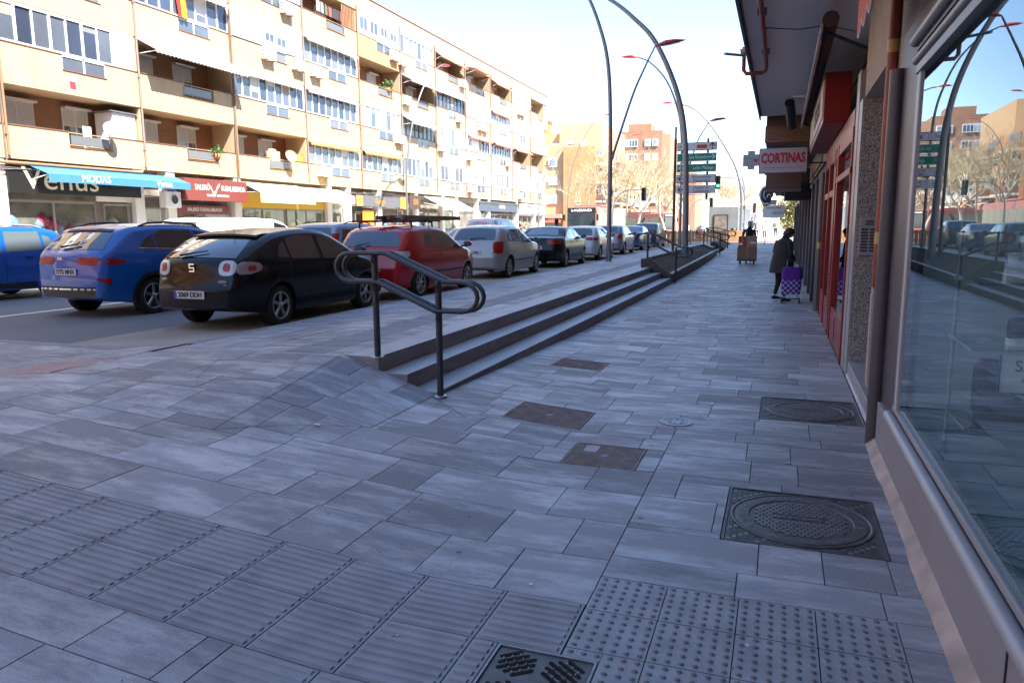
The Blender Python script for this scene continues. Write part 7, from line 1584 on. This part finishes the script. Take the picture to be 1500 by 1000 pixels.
def figure(lab, x, y, z, H, face, clothes, trousers, hairm, hair='short', stride=.0, arms=None, coat=None, shoes=black, lean=0.0, group=None, hands=True, look=None, headpos=None, sleeve=None, bulk=1.0):
    """standing or walking person, face = heading angle (0 = +Y)"""
    t = thing('person', lab, 'person', (x,y,z), group=group); k = H/1.72
    F_ = Vector((math.sin(-face), math.cos(face), 0)); F_ = Vector((-math.sin(face), math.cos(face), 0)); S_ = Vector((F_.y,-F_.x,0))
    o = Vector((x,y,z)); P_ = lambda s_, f, u: o+(S_*s_+F_*(f+lean*max(0,u-.9))+Vector((0,0,u)))*k
    st = stride; J = {'pel':(P_(0,0,.95),(.15*bulk*k,.11*bulk*k)),'wai':(P_(0,.01,1.10),(.135*bulk*k,.10*bulk*k)),'che':(P_(0,0,1.30),(.165*bulk*k,.115*bulk*k)),'shc':(P_(0,-.01,1.42),(.13*k,.09*k)),'nec':(P_(0,0,1.50),.055*k),'hd0':(P_(0,.015,1.57),.055*k)}
    E_ = [('pel','wai'),('wai','che'),('che','shc'),('shc','nec'),('nec','hd0')]
    skin_mesh({q:J[q] for q in ('pel','wai','che','shc','nec','hd0')}, E_, clothes, 'torso', t, 0)
    for sd, nm in ((-1,'L'),(1,'R')):
        f1 = st*sd; kn = (P_(.09*sd, f1*.55+.03, .50), (.068*k*bulk,.07*k*bulk)); an = (P_(.09*sd, f1-(.06 if f1 < 0 else 0), .10 if f1 >= 0 else .14), .045*k)
        skin_mesh({'a':(P_(.075*sd,0,.93),(.10*k*bulk,.10*k*bulk)),'t':(P_(.085*sd,f1*.25,.74),(.088*k*bulk,.09*k*bulk)),'k':kn,'c':(kn[0].lerp(an[0],.35),.058*k),'n':an}, [('a','t'),('t','k'),('k','c'),('c','n')], trousers, 'trouser_leg', t)
        b = MB(); rows = []; fp = an[0]
        for u,wd,h in ((-.07,.03,.07),(-.04,.042,.09),(.03,.045,.085),(.09,.05,.06),(.15,.045,.045),(.185,.02,.025)):
            c0 = Vector((fp.x,fp.y,fp.z-.10*k))+F_*u*k; rows.append([c0+S_*wd*k*math.cos(a)+Vector((0,0,max(0,.5+.5*math.sin(a))*h*k)) for a in [2*math.pi*q/12 for q in range(13)]])
        b.grid(rows, shoes); b.add([rows[-1][i] for i in range(12)],[tuple(range(12))],shoes); b.add([rows[0][i] for i in range(12)],[tuple(range(12))[::-1]],shoes); b.build('shoe', t)
        A = arms[0 if sd < 0 else 1] if arms else ((.25*sd, -.05-st*sd*.3, 1.13), (.24*sd, .06-st*sd*.6, .90))
        el, wr = P_(*A[0]), P_(*A[1]); sh = P_(.175*sd*bulk**.5, -.01, 1.41)
        skin_mesh({'s':(sh,.068*k*bulk),'u':(sh.lerp(el,.5),.056*k*bulk),'e':(el,.050*k*bulk),'m':(el.lerp(wr,.5),.045*k*bulk),'w':(wr,.038*k)}, [('s','u'),('u','e'),('e','m'),('m','w')], sleeve or clothes, 'sleeve', t)
        if hands: d = (wr-el).normalized(); hand(t, wr+d*.005, d, F_*.5+S_*(-sd)*.8, skin, k, curl=1.0 if arms else .5)
    if coat:
        m, zt, zb, wt, wb, dt_, db_ = coat; b = MB(); rows = []
        for i in range(-3,15):
            u = max(0,i)/14; zz = lerp(zt, zb, u) if i >= 0 else zt+(.03,.055,.075)[-i-1]; sh_ = 1 if i >= 0 else (.86,.62,.36)[-i-1]; ww, dd_ = lerp(wt,wb,u**.8)*sh_, lerp(dt_,db_,u**.8)*sh_
            rows.append([P_(ww*math.cos(a)*(1+.03*math.sin(5*a+3*u)*u), dd_*math.sin(a)*(1+.03*math.sin(7*a)*u)+.01, zz-.0) for a in [2*math.pi*q/28 for q in range(29)]])
        b.grid(rows, m); b.grid([[p.lerp(o+Vector((0,0,p.z-o.z)),.04) for p in r] for r in rows], m); b.build('coat', t)
    hc = P_(*(headpos or (0,.03,1.615))); head(t, hc, look or (F_+Vector((0,0,-.05))), hairm, hair, s=k)
    return t, P_
coatm = mat('coat_black', (0.022,0.019,0.020), .9, var=.3, vscale=8, bump=.3, bscale=15); blk = mat('cloth_black', (0.010,0.010,0.012), .9); hairr = mat('hair_dark_red', (0.035,0.010,0.008), .6); hairb = mat('hair_black', (0.012,0.010,0.009), .6)
# woman with the shopping trolley, turned to the shop fronts and looking down
wx, wy = 0.06, 17.2
fa = R(-50)
t, P_ = figure('woman in a long black coat looking down at the shops, holding a purple trolley', wx, wy, 0, 1.60, fa, coatm, blk, hairr, 'bob', stride=.03,
   arms=(((-.27,-.02,1.12),(-.16,.20,.96)), ((.28,-.02,1.10),(.20,.22,.93))), coat=(coatm,1.40,.66,.20,.33,.13,.25), lean=.10, look=(0.75,0.1,-.45), headpos=(0.0,.10,1.56), bulk=1.2)
# checked trolley
pur = mat('trolley_purple', (0.09,0.012,0.22), .8)
def plaid():
    m = bpy.data.materials.new('purple_plaid'); m.use_nodes = True; n = m.node_tree; L = n.links.new; b = n.nodes['Principled BSDF']; b.inputs['Roughness'].default_value = .8
    tc = n.nodes.new('ShaderNodeTexCoord'); sp = n.nodes.new('ShaderNodeSeparateXYZ'); L(tc.outputs['Object'], sp.inputs[0]); acc = None
    for sg in (1,-1):
        a = n.nodes.new('ShaderNodeMath'); a.operation = 'MULTIPLY_ADD'; a.inputs[1].default_value = sg*1.0; L(sp.outputs['X'], a.inputs[0]); L(sp.outputs['Z'], a.inputs[2])
        f = n.nodes.new('ShaderNodeMath'); f.operation = 'PINGPONG'; f.inputs[1].default_value = .055; L(a.outputs[0], f.inputs[0])
        g = n.nodes.new('ShaderNodeMath'); g.operation = 'LESS_THAN'; g.inputs[1].default_value = .017; L(f.outputs[0], g.inputs[0])
        if acc is None: acc = g
        else: h = n.nodes.new('ShaderNodeMath'); h.operation = 'ADD'; L(acc.outputs[0], h.inputs[0]); L(g.outputs[0], h.inputs[1]); acc = h
    d = n.nodes.new('ShaderNodeMath'); d.operation = 'MULTIPLY'; d.inputs[1].default_value = .5; L(acc.outputs[0], d.inputs[0])
    r = n.nodes.new('ShaderNodeValToRGB'); r.color_ramp.interpolation = 'CONSTANT'; e = r.color_ramp.elements; e[0].color = (.05,.012,.16,1); e[1].color = (.22,.15,.42,1); e[1].position = .4; x = e.new(.9); x.color = (.6,.55,.75,1)
    L(d.outputs[0], r.inputs[0]); L(r.outputs[0], b.inputs['Base Color']); return m
PL = plaid(); tx, ty = 0.26, 16.72
t = thing('shopping_trolley', 'purple checked shopping trolley on small black wheels held by the woman', 'trolley', (tx,ty,0))
def tbag(z0, z1, w0, w1, m, nm, d0=.13, d1=.12):
    b = MB(); rows = []
    for i in range(7):
        u = i/6; ww, dd = lerp(w0,w1,u), lerp(d0,d1,u); zz = lerp(z0,z1,u); bul = 1+.05*math.sin(math.pi*u); rows.append([(tx+ww*bul*(abs(math.cos(a))**.45)*(1 if math.cos(a) > 0 else -1)+.03*(.3-zz)*-1, ty+dd*bul*(abs(math.sin(a))**.45)*(1 if math.sin(a) > 0 else -1)+.12*(zz-.2), zz) for a in [2*math.pi*k/32 for k in range(33)]])
    b.grid(rows, m)
    if nm == 'flap': b.add(rows[-1][:-1],[tuple(range(32))],m)
    return b.build(nm, t)
tbag(.20,.56,.185,.20,PL,'bag'); tbag(.50,.76,.207,.185,pur,'flap',.136,.115)
b = MB(); 
for s in (-1,1): b.tube([(tx+s*.12,ty-.05,.16),(tx+s*.12,ty+.2,.19),(tx+s*.09,ty+.2,.9)],.009,MATS['aluminium'],7); b.tube([(tx+s*.13,ty-.12,.10),(tx+s*.13,ty+.1,.17)],.008,black,6)
b.tube([(tx-.09,ty+.2,.9),(tx+.09,ty+.2,.9)],.013,black,8); b.tube([(tx-.16,ty-.12,.10),(tx+.16,ty-.12,.10)],.008,black,6); b.tube([(tx-.16,ty+.1,.09),(tx+.16,ty+.1,.09)],.008,black,6); b.build('frame', t)
for s in (-1,1):
    for yy in (-.12,.1): b = MB(); b.lathe([(0,-.014),(.05,-.014),(.065,-.010),(.065,.010),(.05,.014),(0,.014)],black,(tx+s*.175,ty+yy,.066),'X',18); b.build('wheel', t)
# man pushing a hand cart loaded with boxes
gz = Hg(-1.0,32)
figure('man with black hair in a black jumper pushing a loaded cart towards us', -1.22, 32.6, gz, 1.70, R(180), blk, blk, hairb, 'short', stride=.12, arms=(((-.26,.06,1.14),(-.2,.34,1.06)), ((.26,.06,1.14),(.2,.34,1.06))), lean=.12)
gz = Hg(-1.0,31.8); card = mat('cardboard', (0.20,0.115,0.065), .85, var=.15, vscale=4); card2 = mat('cardboard_pale', (0.30,0.20,0.13), .85)
t = thing('hand_cart', 'small platform cart on black wheels carrying cardboard boxes', 'cart', (-1.2,31.8,gz)); b = MB(); b.box((-1.62,31.3,gz+.14),(-.86,32.05,gz+.19),black,.01); b.tube([(-1.55,32.08,gz+.16),(-1.55,32.12,gz+1.0),(-.92,32.12,gz+1.0),(-.92,32.08,gz+.16)],.015,black,8); b.build('frame', t)
for xx,yy in ((-1.5,31.4),(-.97,31.4),(-1.5,31.95),(-.97,31.95)): b = MB(); b.lathe([(0,-.025),(.075,-.025),(.085,-.015),(.085,.015),(.075,.025),(0,.025)],black,(xx,yy,gz+.085),'X',16); b.build('wheel', t)
def carton(x0,x1,y0_,y1_,z0,z1,m,lab,lbl=None):
    t = thing('cardboard_box', lab, 'box', ((x0+x1)/2,(y0_+y1_)/2,z0)); b = MB(); b.box((x0,y0_,z0),(x1,y1_,z1),m,.006); b.build('carton', t)
    b = MB(); b.box(((x0+x1)/2-.025,y0_-.002,z0+.02),((x0+x1)/2+.025,y0_-.0005,z1),mat('tape_brown',(.25,.16,.08),.3)); b.build('tape', t)
    if lbl: b = MB(); b.box((lbl[0],y0_-.004,lbl[1]),(lbl[2],y0_-.0022,lbl[3]),paperm); b.build('label', t)
carton(-1.61,-.87,31.32,32.0,gz+.192,gz+.70,card,'large brown carton at the bottom of the cart load')
carton(-1.58,-1.27,31.34,31.9,gz+.702,gz+1.12,mat('carton_red',(.35,.03,.02),.6),'red carton on top of the large carton',(-1.56,gz+.78,-1.42,gz+.86)); carton(-1.265,-.88,31.34,31.9,gz+.702,gz+1.12,card2,'pale carton with white label beside the red one',(-1.12,gz+.84,-.92,gz+.9))
# standing person with dark hair beyond the black saloon, on the road
figure('person with dark hair standing in the road in front of the bus', -10.3, 35.0, Z_ROAD, 1.80, R(20), mat('jacket_grey',(.12,.12,.13),.8), blk, hairb, 'long', group=None, hands=True)
# far pedestrians in the sun
GP = 'pedestrians walking in the sunlight far along the pavement'
zz = .40
figure('far pedestrian in a dark top walking behind the man with the cart', -2.0, 58, zz, 1.75, R(180), mat('top_navy',(.03,.04,.08),.8), blk, hairb, 'short', stride=.2, group=GP)
figure('far pedestrian in a pink top and dark shorts, child sized', -2.05, 72, zz, 1.5, R(170), mat('top_pink',(.5,.25,.22),.8), mat('jeans',(.05,.08,.16),.8), hairr, 'long', stride=.2, group=GP)
figure('far pedestrian in a white coat with dark trousers', -1.4, 74, zz, 1.68, R(180), mat('coat_white',(.7,.68,.66),.8), blk, hairb, 'short', stride=.22, group=GP, coat=(mat('coat_white',(.7,.68,.66),.8),1.4,.72,.19,.26,.12,.18))
figure('far pedestrian in a grey jacket walking by the white sign', -.5, 80, zz, 1.72, R(180), mat('jacket_grey2',(.25,.24,.23),.8), blk, hairb, 'short', stride=.2, group=GP)
figure('far pedestrian in a dark plum coat close to the yellow tree', .7, 76, zz, 1.7, R(90), mat('coat_plum',(.08,.03,.05),.8), blk, hairb, 'bob', stride=.15, group=GP)
figure('far pedestrian in pale blue beside the kiosk', -3.0, 69, zz, 1.72, R(180), mat('top_sky',(.3,.45,.55),.8), mat('jeans',(.05,.08,.16),.8), hairb, 'short', stride=.1, group=GP)
t = thing('pavement_board', 'thin folding board stand on the pavement beyond the woman', 'board', (-.7,49,.38)); b = MB()
for s in (-1,1): b.tube([(-.95,49,.4),(-.75+.1*s,48.8,1.25)],.012,alud,6)
b.build('leg', t)
